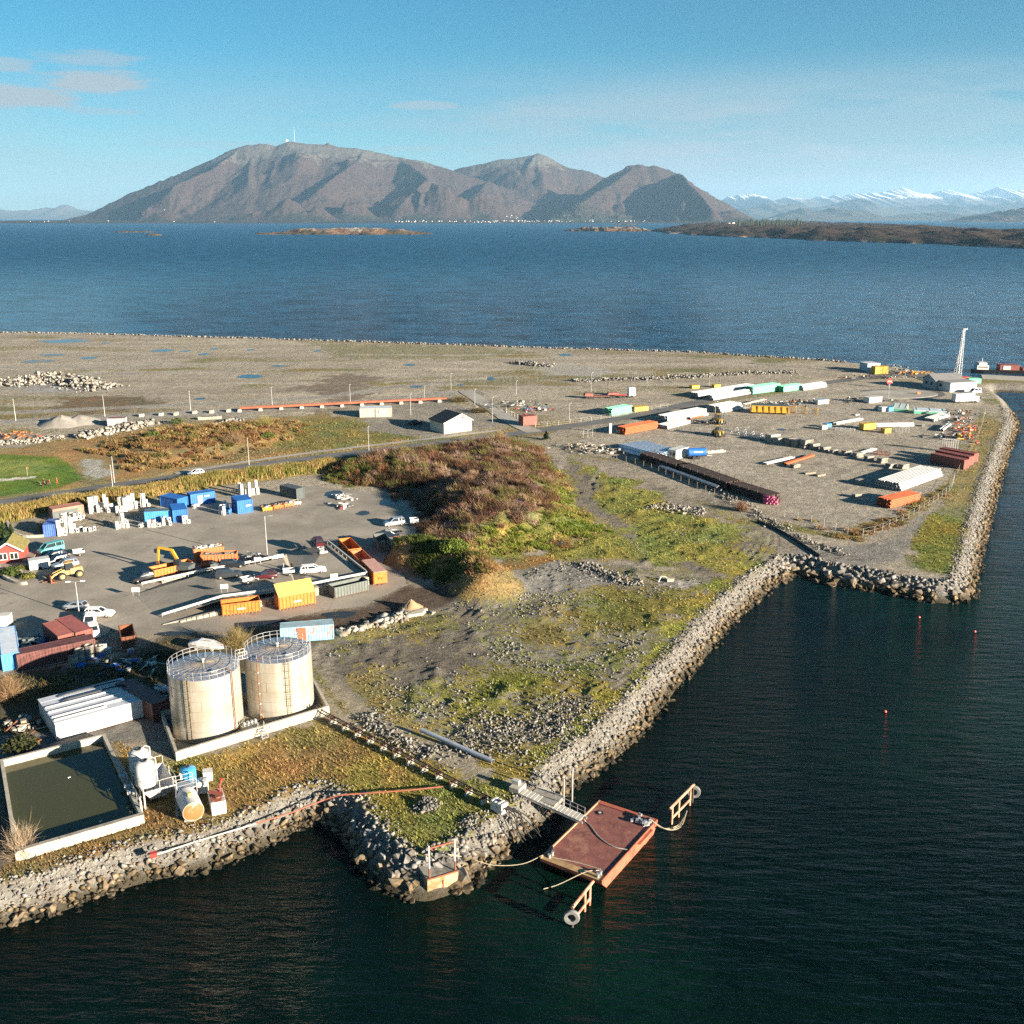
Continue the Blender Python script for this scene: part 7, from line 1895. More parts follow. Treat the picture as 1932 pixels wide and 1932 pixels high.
for i, (lab, m, ld, t0, t1) in enumerate((('orange bin with a faded pink lid, its orange end facing the dirt road', M_ORANGE, flat_lid, .60, 1.0), ('middle open orange bin behind the ramp end', M_ORANGE2, None, .22, .56), ('far open orange bin behind the ramp end, tipped half full', M_ORANGE, None, -.2, .18))):
 a, b = g + d * t0, g + d * t1; rz = math.atan2(d.y, d.x)
 r = skip_bin(lab, (650, 1046), (707, 1106), m, Hh=2.0 if i else 2.4, group='roll-off bins at the ramp', L=d.length * (t1 - t0) * .97, lid=ld, side=1); r.location = (a.x, a.y, G)
skip_bin('low orange bin behind the white parapet', (292, 1095), (365, 1079), M_ORANGE, Hh=1.9, group='bins on the yard side of the ramp')
skip_bin('big faded orange bin nearer the parapet', (380, 1072), (447, 1069), M_ORANGE2, Hh=2.5, group='bins on the yard side of the ramp', load=(M_WOOD, 30, .9))
skip_bin('big faded orange bin behind the other, heaped with scrap', (367, 1063), (424, 1057), M_ORANGE2, Hh=2.7, group='bins on the yard side of the ramp', load=(M_OFFW, 45, 1.0))
skip_bin('open grey steel bin standing beside the scrap timber', (737, 1040), (716, 1042), M_GREYC, W=5.4, L=2.5, Hh=2.2, side=-1, inner=M_DKGREY, group=None)
skip_bin('open dark bin with rusty sides beside the concrete rings', (231, 1226), (257, 1222), M_RUST, W=5.2, Hh=2.0, group=None, inner=M_DKGREY)
# containers
container('dark grey container at the back of the yard', (560, 943), (575, 939), M_DKGREY, W=6.0, Hh=2.6, doors=None, group='containers of the recycling station')
container('big blue container with a white doorway beside the reeds', (361, 955), (407, 948), M_BLUE, W=2.6, Hh=2.7, group='containers of the recycling station', mark=lambda r, L, W, Hh, y0: (MB().box((L * .38, y0 - .03, 1.15), (1.1, .08, 2.0)).build('doorway', M_WHITE, r), MB().box((L * .66, y0 - .02, 1.9), (1.2, .05, .3)).build('sign', M_WHITE2, r)))
container('blue container behind the big one with an open dark end', (336, 962), (356, 956), M_BLUE, W=5.8, Hh=2.5, group='containers of the recycling station')
container('blue container seen end on beside the long light blue one', (327, 986), (355, 983), M_BLUE, W=5.8, Hh=2.7, group='containers of the recycling station')
container('long light blue container behind a row of white goods', (274, 987), (324, 984), M_BLUE2, W=2.44, Hh=2.5, group='containers of the recycling station', roof=M_GREYC)
container('tall blue container beside the white drums', (449, 970), (478, 966), M_BLUE, W=5.0, Hh=3.0, group='containers of the recycling station', mark=lambda r, L, W, Hh, y0: MB().box((L * .72, y0 - .02, 1.7), (1.2, .05, .3)).build('sign', M_WHITE2, r))
container('weathered blue container at the left end of the white goods', (83, 1013), (105, 1012), mat('weathered_blue', (.06, .13, .40), .55, 0, .25, 1, (.22, .2, .3), .4), W=4.5, Hh=2.6, group='containers of the recycling station')
oc = container('faded red shed with an open front full of white goods', (102, 985), (160, 975), mat('faded_red_sheet', (.38, .17, .12), .65, 0, .2, 1), W=3, Hh=2.8, doors=None, group=None, name='open_shed', cat='shed')
MB().box((oc.children[0].dimensions.x * .38, -.02, 1.2), (5.2, .1, 2.2)).build('opening', M_DKGREY, oc)
container('long red brown container nearest the concrete rings', (35, 1266), (182, 1234), M_BROWN2, Hh=2.5, group='red brown containers', L=None, name='shipping_container')
x_ = container('red brown container with a brighter red roof left of the lamp post', (113, 1232), (143, 1224), M_BROWN, W=7.0, Hh=2.7, group='red brown containers', roof=mat('brighter_red_roof', (.36, .11, .08), .6, 0, .15, 1))  # roof a brighter red than the walls
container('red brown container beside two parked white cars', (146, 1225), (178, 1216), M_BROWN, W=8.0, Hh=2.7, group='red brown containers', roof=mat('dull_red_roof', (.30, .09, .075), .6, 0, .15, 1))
container('blue container with a white roof at the left edge', (6, 1267), (34, 1262), mat('bright_blue_end', (.08, .30, .62), .45, 0, .15, 1), W=11.5, Hh=2.6, L=2.44, group=None, roof=mat('blueish_white_roof', (.55, .6, .66), .5, 0, .15, .6, (.4, .5, .6), .4))
container('dark brown container close to the left storage tank', (290, 1364), (321, 1352), M_BROWN2, W=9.6, Hh=2.6, L=2.5, group='red brown containers', roof=mat('brown_roof', (.15, .075, .07), .7, 0, .2, .8))
def patch(r, L, W, Hh, y0): MB().box((L * .40, y0 - .01, 1.25), (L * .16, .07, 2.2)).build('rust_panel', mat('rusted_red_panel', (.42, .10, .05), .7, 0, .25, 2), r)
container('pale blue container with a rusty red panel behind the right tank', (530, 1214), (630, 1206), M_CYAN, Hh=2.5, group=None, mark=patch, roof=mat('greyed_blue_roof', (.26, .36, .40), .6, 0, .2, .8))
# white tarpaulin covered shed
A, B = P(108, 1398), P(272, 1352); d = B - A; sh = thing('flat_shed', 'low white sheeted shed with ribs and pipes across its flat roof', 'shed', A, math.atan2(d.y, d.x)); L = d.length; W = 8.6
M_SHEET = mat('white_sheeting', (.46, .48, .52), .5, 0, .14, .5, (.45, .46, .48), .3)
MB().box((L / 2, W / 2, 1.1), (L, W, 2.5)).build('wall', mat('grubby_white_wall', (.50, .47, .44), .6, 0, .14, .5), sh)
for k in range(6): MB().box((L / 2, W * (k + .5) / 6, 2.39 + .02 * (k % 2)), (L + .1, W / 6 - .04, .1)).build('roof_sheet', M_SHEET, sh)
for y in (.9, 1.9, 3.6, 5.2): MB().bar((.1, y, 2.52), (L * (.6 if y < 1 else .95), y, 2.52), .22, .16).build('roof_rib', M_WHITE, sh)
for y in (5.9, 7.6): MB().tube([(L * .2, y, 2.5), (L * .3, y, 2.65), (L * .9, y, 2.65), (L * .95, y - .5, 2.7)], .1, 8).build('roof_pipe', M_BLACK, sh)
MB().box((L * .9, -.02, 1.6), (.8, .04, .35)).build('sign', M_WHITE2, sh); MB().box((L + .02, 2, 1.1), (.06, 1.6, 2)).build('door', M_OFFW, sh)
# red cabin with sod roof
A, B = P(-8, 1064), P(44, 1060); d = B - A; ca = thing('cabin', 'red wooden cabin with white window frames and a sod roof', 'cabin', A, math.atan2(d.y, d.x)); L = d.length; W = 6; M_RW = mat('red_boards', (.30, .055, .045), .75, 0, .15, 2)
MB().prism([(0, 0), (L, 0), (L, 2.4), (L / 2, 3.9), (0, 2.4)], 0, W).build('wall', M_RW, ca)
for s in (0, 1):
 x0, x1 = (-.4, L / 2) if s == 0 else (L / 2, L + .4); z0, z1 = (2.15, 4.0) if s == 0 else (4.0, 2.15)
 MB().add([(x0, -.5, z0), (x1, -.5, z1), (x1, W + .4, z1), (x0, W + .4, z0), (x0, -.5, z0 + .25), (x1, -.5, z1 + .25), (x1, W + .4, z1 + .25), (x0, W + .4, z0 + .25)], [(0, 1, 2, 3), (7, 6, 5, 4), (0, 4, 5, 1), (1, 5, 6, 2), (2, 6, 7, 3), (3, 7, 4, 0)]).build('roof', M_SOD, ca)
 MB().bar((x0, -.55, z0 + .1), (x1, -.55, z1 + .1), .06, .3).build('barge_board', M_WHITE, ca)
for fx in (.3, .7):
 w = MB().box((L * fx, -.03, 1.35), (1.5, .1, 1.4)).build('window', M_WHITE, ca)
 for k in (-.36, .36): MB().box((L * fx + k, -.09, 1.35), (.55, .03, 1.1)).build('pane', M_GLASS, w)
MB().box((L + .9, 1, .25), (1.8, 3.5, .5)).build('terrace', M_WOOD, ca)
# planting beds with stone kerbs
for lab, pts in (('curved low stone wall of the planting bed in front of the red cabin', [(0, 1070), (4, 1086), (20, 1097), (40, 1103), (52, 1102)]), ('curved white stone kerb around the brown bush', [(14, 985), (22, 1004), (45, 1014), (83, 1013)])):
 ln = smooth_line([P(*q)[:] for q in pts], 5); o = Vector(ln[0]); rt = thing('stone_kerb', lab, 'wall', o, 0, 'stone kerbs'); m_ = None; r = random.Random(4)
 for a, b in zip(ln[:-1], ln[1:]):
  a, b = Vector(a) - o, Vector(b) - o
  MB().bar(a + Vector((0, 0, .25)), b * .97 + a * .03 + Vector((0, 0, .25)), .5, .6 + r.uniform(-.06, .06)).build('stone', M_CONC, rt)
c = P(38, 1083); o = bpy.data.objects.new('boulder', rock_me[3]); COL.objects.link(o); o.location = (c.x, c.y, G + .5); o.scale = (.8,) * 3; tag(o, 'pale boulder in the planting bed before the red cabin', 'boulder')
# vehicles
car('teal van parked nearest the blue container', (114, 1037), (78, 1046), M_TEAL, 'van')
car('dark blue car between the teal van and the black car', (120, 1050), (82, 1058), M_NAVY, 'wagon')
car('black wagon third from the teal van', (128, 1058), (88, 1066), M_BCAR, 'wagon')
car('silver car half hidden behind the yellow loader', (143, 1066), (104, 1073), M_SILVER, 'wagon')
car('white wagon in front of the lamp post', (166, 1162), (210, 1162), M_WCAR, 'wagon')
car('silver hatchback behind the white wagon, left of the lamp post', (160, 1150), (127, 1148), M_SILVER, 'hatchback')
car('white van with its front to the shade, farther from the tanks', (172, 1170), (168, 1190), M_WCAR, 'suv')
car('white pickup parked last in the shade of the brown container', (174, 1186), (180, 1208), M_WCAR, 'wagon')
car('dark car behind the left end of the low orange bin', (290, 1092), (255, 1099), M_BCAR, 'suv', z=G)
car('black wagon by the parapet with an open trailer', (420, 1086), (460, 1083), M_BCAR, 'wagon', z=ZR)
car('dark grey estate in the middle of the ramp', (412, 1106), (453, 1102), M_DGREYCAR, 'suv', z=ZR)
car('dark red car behind the tall orange bin', (521, 1105), (483, 1108), M_DRED, 'hatchback', z=ZR)
car('white car parked above the grey green bin', (573, 1096), (610, 1093), M_WCAR, 'wagon', z=ZR)
car('dark car seen from behind near the right parapet', (607, 1050), (594, 1033), M_DRED, 'suv', z=ZR)
car('silver suv out on the open paving near the puddles', (761, 989), (726, 993), M_SILVER, 'suv')
car('white black roofed car driving on the road past the reeds', (384, 894), (356, 899), M_WCAR, 'hatchback', group=None)
car('dark car parked in the shadow of the black roofed barn', (771, 803), (796, 800), M_BCAR, 'suv', group=None)
trailer('white flat trailer beside the teal van', (160, 1046), (138, 1049), M_WHITE2)
trailer('white car trailer between the grey estate and the red car', (457, 1117), (476, 1113), M_WHITE2, ZR)
trailer('white trailer by the white car above the orange bin', (557, 1098), (535, 1100), M_WHITE2, ZR)
trailer('small trailer loaded with furniture behind the dark car', (612, 1064), (606, 1055), M_GALV, ZR, load=M_OFFW)
trailer('white trailer parked in the mound shadow behind the suv', (789, 990), (774, 991), M_WHITE2, Hh=.9)
trailer('open trailer hitched to the black wagon', (398, 1088), (413, 1086), M_DKGREY, ZR, load=M_DKGREY)
bt_ = crate_like('white box trailer standing before the red cabin', (75, 1072), (2.0, 3.6, 1.9), M_WHITE2, R(-60), None, 'box_trailer', 'trailer')
MB().lathe([(.1, -.1), (.3, -.1), (.3, .1), (.1, .1)], (1.05, 0, .3), 12, 'x').build('wheel', M_BLACK, bt_)
crate_like('small white box trailer at the left edge beside the red shed', (9, 1180), (2.2, 1.6, 1.9), M_WHITE, R(10), None, 'box_trailer', 'trailer')
# wheel loader and excavator
def wheel_loader():
 A = P(128, 1090); t = thing('wheel_loader', 'muddy yellow wheel loader with raised fork arms by the parked cars', 'loader', A, R(215)); m = mat('muddy_yellow', (.46, .29, .10), .7, 0, .25, 1.2, (.25, .18, .1), .5)
 MB().box((-1.5, 0, 1.35), (2.4, 1.7, 1.1), taper=.88).build('engine_hood', m, t, bevel=.08); MB().box((.2, 0, 1.15), (1.6, 1.2, .8)).build('front_frame', m, t)
 c = MB().box((-.35, 0, 2.35), (1.4, 1.45, 1.3), taper=.9).build('cab', M_GLASS, t); MB().box((-.35, 0, 3.05), (1.6, 1.55, .1)).build('cab_roof', m, c)
 for x in (-1.9, 1.1):
  for s in (-1, 1):
   w = MB().lathe([(.3, -.28), (.68, -.3), (.75, -.1), (.75, .1), (.68, .3), (.3, .28)], (0, 0, 0), 18, 'y').build('wheel', M_BLACK, t, (x, s * 1.1, .75)); MB().lathe([(.42, .29 * s), (.3, .34 * s), (.1, .36 * s)], (0, 0, 0), 12, 'y').build('rim', m, w)
 for s in (-.5, .5): MB().bar((.5, s, 1.7), (2.4, s, 1.1), .2, .35).bar((2.4, s, 1.1), (3.0, s, .5), .18, .3).build('lift_arm', m, t)
 f = MB().box((3.1, 0, .75), (.12, 2.0, 1.1)).build('fork_carriage', M_RUST, t)
 for s in (-.6, .6): MB().box((3.8, s, .2), (1.4, .16, .1)).build('fork_tine', M_RUST, f)
 b = at(92, 1098); bk = thing('loader_bucket', 'brown steel bucket lying by the stone bed', 'bucket', b, R(40)); MB().prism([(0, 0), (1.2, 0), (1.25, .1), (.3, .25), (.2, 1.2), (.05, 1.2)], -1.3, 1.3).build('shell', M_RUST, bk); MB().bar((1.2, -1.3, .05), (1.2, 1.3, .05), .15, .06).build('cutting_edge', M_DKSTEEL, bk)
wheel_loader()
def excavator():
 A = P(348, 1083); t = thing('excavator', 'yellow excavator with a bent boom behind the low orange bin', 'excavator', A, R(165))
 for s in (-1.0, 1.0): MB().prism([(-1.8, .1), (-1.4, 0), (1.4, 0), (1.8, .1), (1.9, .5), (1.4, .9), (-1.4, .9), (-1.9, .5)], s - .28, s + .28).build('track', M_BLACK, t)
 MB().box((-.3, 0, 1.5), (3.0, 2.3, 1.0)).build('house', M_DKGREY, t, bevel=.1); MB().box((.8, .7, 2.3), (1.2, .9, 1.5), taper=.92).build('cab', M_GLASS, t)
 MB().bar((.9, -.3, 1.7), (2.4, -.3, 4.4), .35, .5).bar((2.4, -.3, 4.4), (5.2, -.3, 4.7), .32, .42).build('boom', M_YELLOW, t); MB().bar((5.2, -.3, 4.75), (5.6, -.3, 2.0), .28, .36).build('dipper_arm', M_YELLOW, t)
 MB().bar((5.6, -.3, 2.0), (5.5, -.3, 1.4), .5, .7).build('grab', M_RUST, t); MB().cyl((1.3, -.3, 1.9), (2.9, -.3, 4.0), .08, 8).cyl((3.2, -.3, 4.9), (4.9, -.3, 5.1), .07, 8).build('ram', M_GALV, t)
excavator()
# lamps
lamp_post('double headed lamp post by the parked white wagon', (150, 1162), (143, 1098), 2, r=.09, z=G, group=None, face=R(10))
lamp_post('tall lamp post at the right end of the yard-side parapet', (505, 1058), (501, 974), 1, r=.11, z=G, group=None)
# concrete rings, drums, appliances
ring0 = MB().ring((0, 0), .62, .5, 0, 1.7, 20).build('concrete_ring', M_CONC2, None, at(139, 1253), 0, smooth=True)
labs = ('low concrete pipe ring at the left end of the row', 'concrete ring second from the left in the row', 'tallest concrete ring before the brown container', 'concrete ring at the right end beside a white panel')
for i, (px_, py_, s) in enumerate(((139, 1253, .75), (152, 1246, 1.1), (170, 1240, 1.2), (189, 1236, .95))):
 o = ring0 if i == 0 else link('concrete_ring', ring0.data); o.location = at(px_, py_); o.scale = (1.1, 1.1, s); tag(o, labs[i], 'concrete ring', 'stored concrete rings')
crate_like('white flat panel leaning by the right concrete ring', (196, 1234), (1.1, .25, 1.6), M_WHITE2, R(20), None, 'panel', 'panel')
o = MB().lathe([(.3, 0), (.32, .05), (.32, .85), (.28, .9)], (0, 0, 0), 14).build('drum', M_SILVER, None, at(208, 1232)); tag(o, 'pale drum standing alone right of the concrete rings', 'drum')
r = random.Random(21); app = None
M_APPL = mat('appliance_enamel', (.45, .44, .42), .4, 0, .45, .55)
def appliance(kind):
 t = thing('fridge' if kind else 'washing_machine', 'x', 'appliance', (0, 0, -50)); h = 1.7 if kind else .87
 MB().box((0, 0, h / 2), (.62, .6, h)).build('cabinet', M_APPL, t); d_ = MB().box((0, -.32, h * .5), (.6, .04, h * .94)).build('door', M_WHITE, t)
 if kind: MB().box((.24, -.36, h * .6), (.03, .04, .5)).build('handle', M_GALV, d_)
 else: MB().cyl((0, -.34, .42), (0, -.37, .42), .19, 14).build('porthole', M_GLASS, d_)
 return t
apps = [appliance(0), appliance(1)]; used = [0, 0]
spots = [((114, 985), (158, 978), 14, 'white goods lined up before the faded red shed', 0), ((113, 1012), (126, 1007), 5, 'discarded machine beside the weathered blue container', 0), ((134, 1006), (176, 1000), 8, 'discarded machine in the front row by the weathered blue container', 0), ((170, 968), (200, 962), 12, 'fridge in the heap right of the faded red shed', 1),
         ((203, 967), (216, 962), 5, 'fridge in the tall stack by the reeds', 1), ((222, 968), (256, 960), 12, 'fridge in the middle heap before the reeds', 1), ((218, 997), (240, 995), 8, 'discarded machine stacked left of the light blue container', 0), ((266, 995), (322, 990), 12, 'discarded machine in the row before the light blue container', 0), ((268, 958), (280, 956), 4, 'fridge alone by the reeds left of the dark gap', 1), ((452, 938), (488, 932), 9, 'fridge at the back of the yard left of the dark grey container', 1), ((344, 985), (356, 988), 4, 'machine beside the end-on blue container', 0), ((366, 959), (374, 957), 3, 'machine before the doorway of the big blue container', 0)]
for a, b, n, lab, kd in spots:
 for i in range(n):
  f = (i + r.uniform(-.3, .3)) / max(1, n - 1); q = P(a[0] + (b[0] - a[0]) * f, a[1] + (b[1] - a[1]) * f + r.uniform(-3, 2)); k = kd if r.random() < .75 else 1 - kd
  st_ = r.random() < .35
  for lev in range(2 if st_ else 1):
   z = G + lev * (1.72 if k else .89); o = apps[k] if not used[k] else dup(apps[k], (0, 0, 0), 0); used[k] = 1
   o.location = (q.x, q.y, z); o.rotation_euler = (0, 0, r.uniform(-.4, .9)); o['label'] = lab; o['group'] = 'white goods: ' + lab
drum0 = None
for i in range(22):
 q = P(412 + r.random() * 36, 973 - r.random() * 16);
 for lev in range(1 + (r.random() < .45)):
  if drum0 is None: o = MB().lathe([(.27, 0), (.3, .05), (.3, .4), (.31, .43), (.3, .46), (.3, .85), (.26, .9), (.1, .95)], (0, 0, 0), 14).build('drum', M_WHITE2, None, q, 0, smooth=True); drum0 = o.data; drumb = drum0.copy(); drumb.materials.clear(); drumb.materials.append(M_BLUE)
  else: o = link('drum', drumb if q.x > P(428, 965).x and r.random() < .3 else drum0)
  o.location = (q.x, q.y, G + lev * .95); o.scale = (1.2, 1.2, 1.15); b_ = o.data == drumb; tag(o, 'blue plastic drum in the cluster beside the tall blue container' if b_ else 'white plastic drum in the cluster beside the tall blue container', 'drum', 'blue drums' if b_ else 'white drums')
for i, (px_, py_, m, lab) in enumerate(((505, 965, M_YELLOW, 'low yellow scrap box at the back of the yard'), (526, 961, M_ORANGE, 'low orange scrap box next to the yellow one'), (546, 957, M_ORANGE2, 'low faded orange scrap box at the right end'), (559, 954, M_OFFW, 'low white scrap box beside the dark grey container'))):
 skip_bin(lab, (px_ - 9, py_ + 1), (px_ + 9, py_ - 1), m, W=1.8, Hh=.9, group='low scrap boxes', load=(M_WOOD if i % 2 else M_GALV, 16, .9))
def junk(label, px, py, sx, sy, h, n, mats, seed, name='scrap_heap', cat='scrap heap', kinds=('box',)):
 c = at(px, py); t = thing(name, label, cat, c); q = random.Random(seed); bs = [MB() for _ in mats]
 for _ in range(n):
  x, y = q.gauss(0, .4), q.gauss(0, .4); z = q.random() * h * max(0, 1 - (x * x + y * y) * .8); i = q.randrange(len(mats)); L = q.uniform(.4, 2.4); a = q.uniform(0, 6.28)
  p = Vector((x * sx, y * sy, z + .1)); e = Vector((math.cos(a), math.sin(a), q.uniform(-.35, .35))) * L / 2
  if q.random() < .5: bs[i].bar(p - e, p + e, q.uniform(.08, .25), q.uniform(.06, .2))
  else: bs[i].box(p, (q.uniform(.3, 1.2), q.uniform(.2, .9), q.uniform(.1, .6)), a)
 for b_, m in zip(bs, mats):
  if b_.v: o = b_.build('scrap_pieces', m, t); o['kind'] = 'stuff'
 return t
junk('heap of scrap timber and panels beside the grey steel bin', 765, 1032, 5.5, 2.6, 1.6, 90, [M_WOOD, M_OFFW, M_WHITE, M_ORANGE2], 1)
junk('scatter of white panels around the big puddle', 648, 940, 3.5, 3.5, .7, 26, [M_WHITE, M_OFFW, M_GALV], 2)
junk('small scrap pile with a red base on the open paving', 649, 958, 1.8, 1.6, 1.6, 26, [M_GALV, M_WHITE, M_RED, M_BLACK], 3)
junk('dark litter on the ground right of the concrete rings', 240, 1250, 9, 5, .4, 90, [M_DKGREY, M_OFFW, M_RUST, M_BLUE], 4)
junk('pieces of white scrap between the brown container and the tank', 304, 1310, 1.6, 4.0, .8, 24, [M_WHITE, M_GALV, M_OFFW], 5)
junk('blue crates and scrap in the shade of the brown containers', 62, 1220, 4.0, 4.0, 1.3, 34, [M_NAVY, M_BLUE, M_DKGREY], 6)
junk('grey odds and ends left of the white shed', 50, 1370, 4.5, 4.0, .8, 34, [M_CONC2, M_OFFW, M_WOOD, M_RUST], 7)
junk('dark scrap beside the lamp post at the ramp end', 480, 1056, 2.2, 1.2, 1.5, 30, [M_BLACK, M_GALV, M_DKGREY], 8)
crate_like('white cabinet at the end of the yard-side parapet', (525, 1062), (2.3, 1.2, 1.5), M_WHITE2, R(20), None, 'cabinet', 'cabinet')
# boat under a cover
c = at(390, 1224); bo = thing('covered_boat', 'small boat under a torn white cover behind the tanks', 'boat', c, R(-12))
loft([[(x, -w, .9), (x, -w * .7, .3), (x, w * .7, .3), (x, w, .9)] for x, w in ((-2.6, .9), (-1, 1.15), (1, 1.1), (2.2, .7), (2.9, .1))]).build('hull', M_WHITE2, bo)
loft([[(x, -w, .92), (x, -w * .5, h), (x, w * .5, h), (x, w, .92)] for x, w, h in ((-2.6, .9, 1.1), (-1, 1.15, 1.5), (1, 1.1, 1.4), (2.2, .7, 1.1), (2.9, .1, .95))]).build('cover', mat('torn_cover', (.55, .52, .5), .7, 0, .3, 1.5, (.25, .22, .2), .45), bo)
for x in (-1.5, 1.2): MB().box((x, 0, .15), (.2, 1.8, .4)).build('cradle', M_WOOD, bo)
# heaps at the soil road
def cone_heap(label, px, py, r0, h, m):
 c = at(px, py); n = 20; vs = [(0, 0, h)]; q = random.Random(px)
 for k in range(1, 4):
  for i in range(n): a = 6.283 * i / n; rr = r0 * k / 3 * q.uniform(.85, 1.12); vs.append((rr * math.cos(a), rr * math.sin(a), h * (1 - k / 3) * q.uniform(.85, 1.1) - (.15 if k == 3 else 0)))
 fs = [(0, 1 + i, 1 + (i + 1) % n) for i in range(n)] + [(1 + k * n + i, 1 + (k + 1) * n + i, 1 + (k + 1) * n + (i + 1) % n, 1 + k * n + (i + 1) % n) for k in range(2) for i in range(n)]
 o = mesh_obj('heap', vs, fs, m, None, c, 0, True); return tag(o, label, 'heap')
cone_heap('small conical heap of tan sand beside the soil road', 776, 1150, 2.3, 1.9, mat('tan_sand', (.30, .21, .12), .95, 0, .2, 2, bump=.4)); cone_heap('low heap of pale gravel beside the boulder row', 726, 1165, 1.6, .9, mat('pale_gravel', (.32, .31, .28), .95, 0, .25, 3, bump=.4))
cone_heap('grey sand heap by the gravel road on the left', 118, 800, 8, 3.0, mat('grey_sand', (.27, .25, .22), .95, 0, .2, .5, bump=.4)); cone_heap('second grey sand heap nearer the long red box', 152, 797, 7, 2.6, mat('grey_sand', (.27, .25, .22), .95))
o = bpy.data.objects.new('boulder', rock_me[5]); COL.objects.link(o); o.location = at(815, 1158); o.scale = (.9,) * 3; tag(o, 'single white boulder right of the sand heap', 'boulder')
for i in range(3):
 o = MB().box((0, 0, .3 + i * .01), (3.2, .6, .5)).build('stone_slab', M_CONC, None, at(782 + i * 4, 1163 - i * 3), R(25 + i * 6)); tag(o, ('pale stone slab, lowest of the three by the sand heap', 'pale stone slab, middle of the three by the sand heap', 'pale stone slab, farthest of the three by the sand heap')[i], 'slab', 'stone slabs by the sand heap')
# people
JB, JR, JG, TR = mat('black_jacket', (.02, .02, .025), .8), mat('red_brown_clothes', (.35, .06, .04), .8), mat('grey_jacket', (.3, .3, .28), .8), mat('dark_trousers', (.03, .035, .05), .8)
person('person in a pale jacket standing between cars above the tall orange bin', (536, 1092), R(200), JG, TR, ZR); person('person in black standing alone on the ramp', (552, 1091), R(40), JB, TR, ZR)
person('person in dark clothes unloading behind the black wagon', (414, 1081), R(10), mat('blue_jacket', (.04, .07, .14), .8), TR, ZR); person('person in black by the dark car at the right parapet', (600, 1047), R(90), JB, TR, ZR)
person('golfer in red standing apart at the edge of the green', (108, 913), R(180), JR, JR, None, pose='walk'); person('golfer in red brown nearest the bags', (94, 917), R(20), JR, TR, None, pose='walk'); person('golfer bending by the trolleys, farthest from the road', (83, 914), R(200), mat('brown_jacket', (.12, .05, .04), .8), JR, None)
for i, (px_, py_) in enumerate(((80, 917), (88, 915))):
 t = thing('golf_trolley', ('golf trolley nearer the pale stone beside the green', 'golf trolley between the two golfers in red')[i], 'trolley', at(px_, py_), R(30)); MB().cyl((0, 0, .3), (.3, 0, 1.2), .16, 8).build('bag', M_DRED, t); MB().bar((-.2, 0, .3), (-.5, 0, 1.1), .04).build('handle', M_GALV, t)
 for s in (-.3, .3): MB().lathe([(.05, -.03), (.16, -.03), (.16, .03), (.05, .03)], (.05, s, .16), 10, 'y').build('wheel', M_BLACK, t)
for lab, px_, py_ in (('golf flag on the green', 52, 897),):
 t = thing('golf_flag', 'thin golf flag standing on the pale putting green', 'flag', at(px_, py_)); MB().cyl((0, 0, 0), (0, 0, 2.2), .03, 6).build('pole', M_WHITE2, t); MB().box((.25, 0, 2.0), (.5, .02, .35)).build('cloth', M_ORANGE, t)
# ================================================================ THE STORAGE YARD
WP = mat('white_coated_pipe', (.46, .46, .445), .4, 0, .12, .4); BWP = mat('blueish_white_pipe', (.52, .60, .68), .4, 0, .1, .3)
pipe_stack('white coated pipe in the big stack by the fence corner', (1700, 928.6), (1779, 900), 10, .36, WP, 'white pipes by the fence corner', tiers=3)
pipe_stack('orange pipe in the stack nearest the fence corner', (1679.4, 960.7), (1735.6, 947), 9, .2, M_OPIPE, 'orange pipes by the fence corner', tiers=5, taper=False)
pipe_stack('blueish white pipe in the flat stack beside the white site cabin', (1166, 852), (1236, 871), 9, .55, BWP, 'blueish white pipes beside the site cabin', tiers=2)
pipe_stack('loose white pipe lying behind the blueish white stack', (1212, 836), (1258, 852), 3, .3, WP, 'loose white pipes behind the blueish stack')
DS = [((1205, 868), (1276, 893), 8), ((1272, 890), (1371, 926), 8), ((1373, 927), (1452, 952), 7)]
for i, (a, b, n) in enumerate(DS):
 A, B = at(*a), at(*b); d = B - A; L = d.length; rz = math.atan2(d.y, d.x)
 rk = thing('beam_stack', ('long stack of dark steel beams, far end beside the blueish pipes', 'long stack of dark steel beams, middle length with silver pipes on its side', 'long stack of dark steel beams, near end with pink pipe ends')[i], 'steel stack', A, rz, 'dark steel stacks along the track')
 for t in range(3):
  for k in range(n):
   MB().box((L / 2, k * .55 + .3, .35 + t * .72), (L - .4 - .3 * ((k + t) % 3), .5, .62)).build('beam', M_DKSTEEL, rk)
 pm = None
 for k in range(int(L / 3)):
  for y in (-.15, n * .55 + .1):
   if pm is None: o = MB().box((0, 0, 1.3), (.14, .14, 2.7)).build('stanchion', M_DKSTEEL, rk, (1 + k * 3, y, 0)); pm = o.data
   else: link('stanchion', pm, rk, (1 + k * 3, y, 0))
pipe_stack('silver pipe on the outer rack of the dark beam stack', (1250, 886), (1358, 926), 3, .22, M_GALV, 'silver pipes beside the dark beams', side=-1, lift=.9)
A, B = at(1440, 950), at(1461, 952); d = B - A
for k in range(26):
 o = MB().cyl((0, 0, 0), (1.2, 0, 0), .2, 10).build('pink_pipe', M_PINK, None, (A.x + d.x * (k % 7) / 6.5, A.y + d.y * (k % 7) / 6.5 + .3 * (k % 2), G + .35 + (k // 7) * .5), R(-57 + (k * 37) % 9)); tag(o, 'pink ended pipe in the bundle at the near end of the dark beams', 'pipe', 'pink ended pipes')
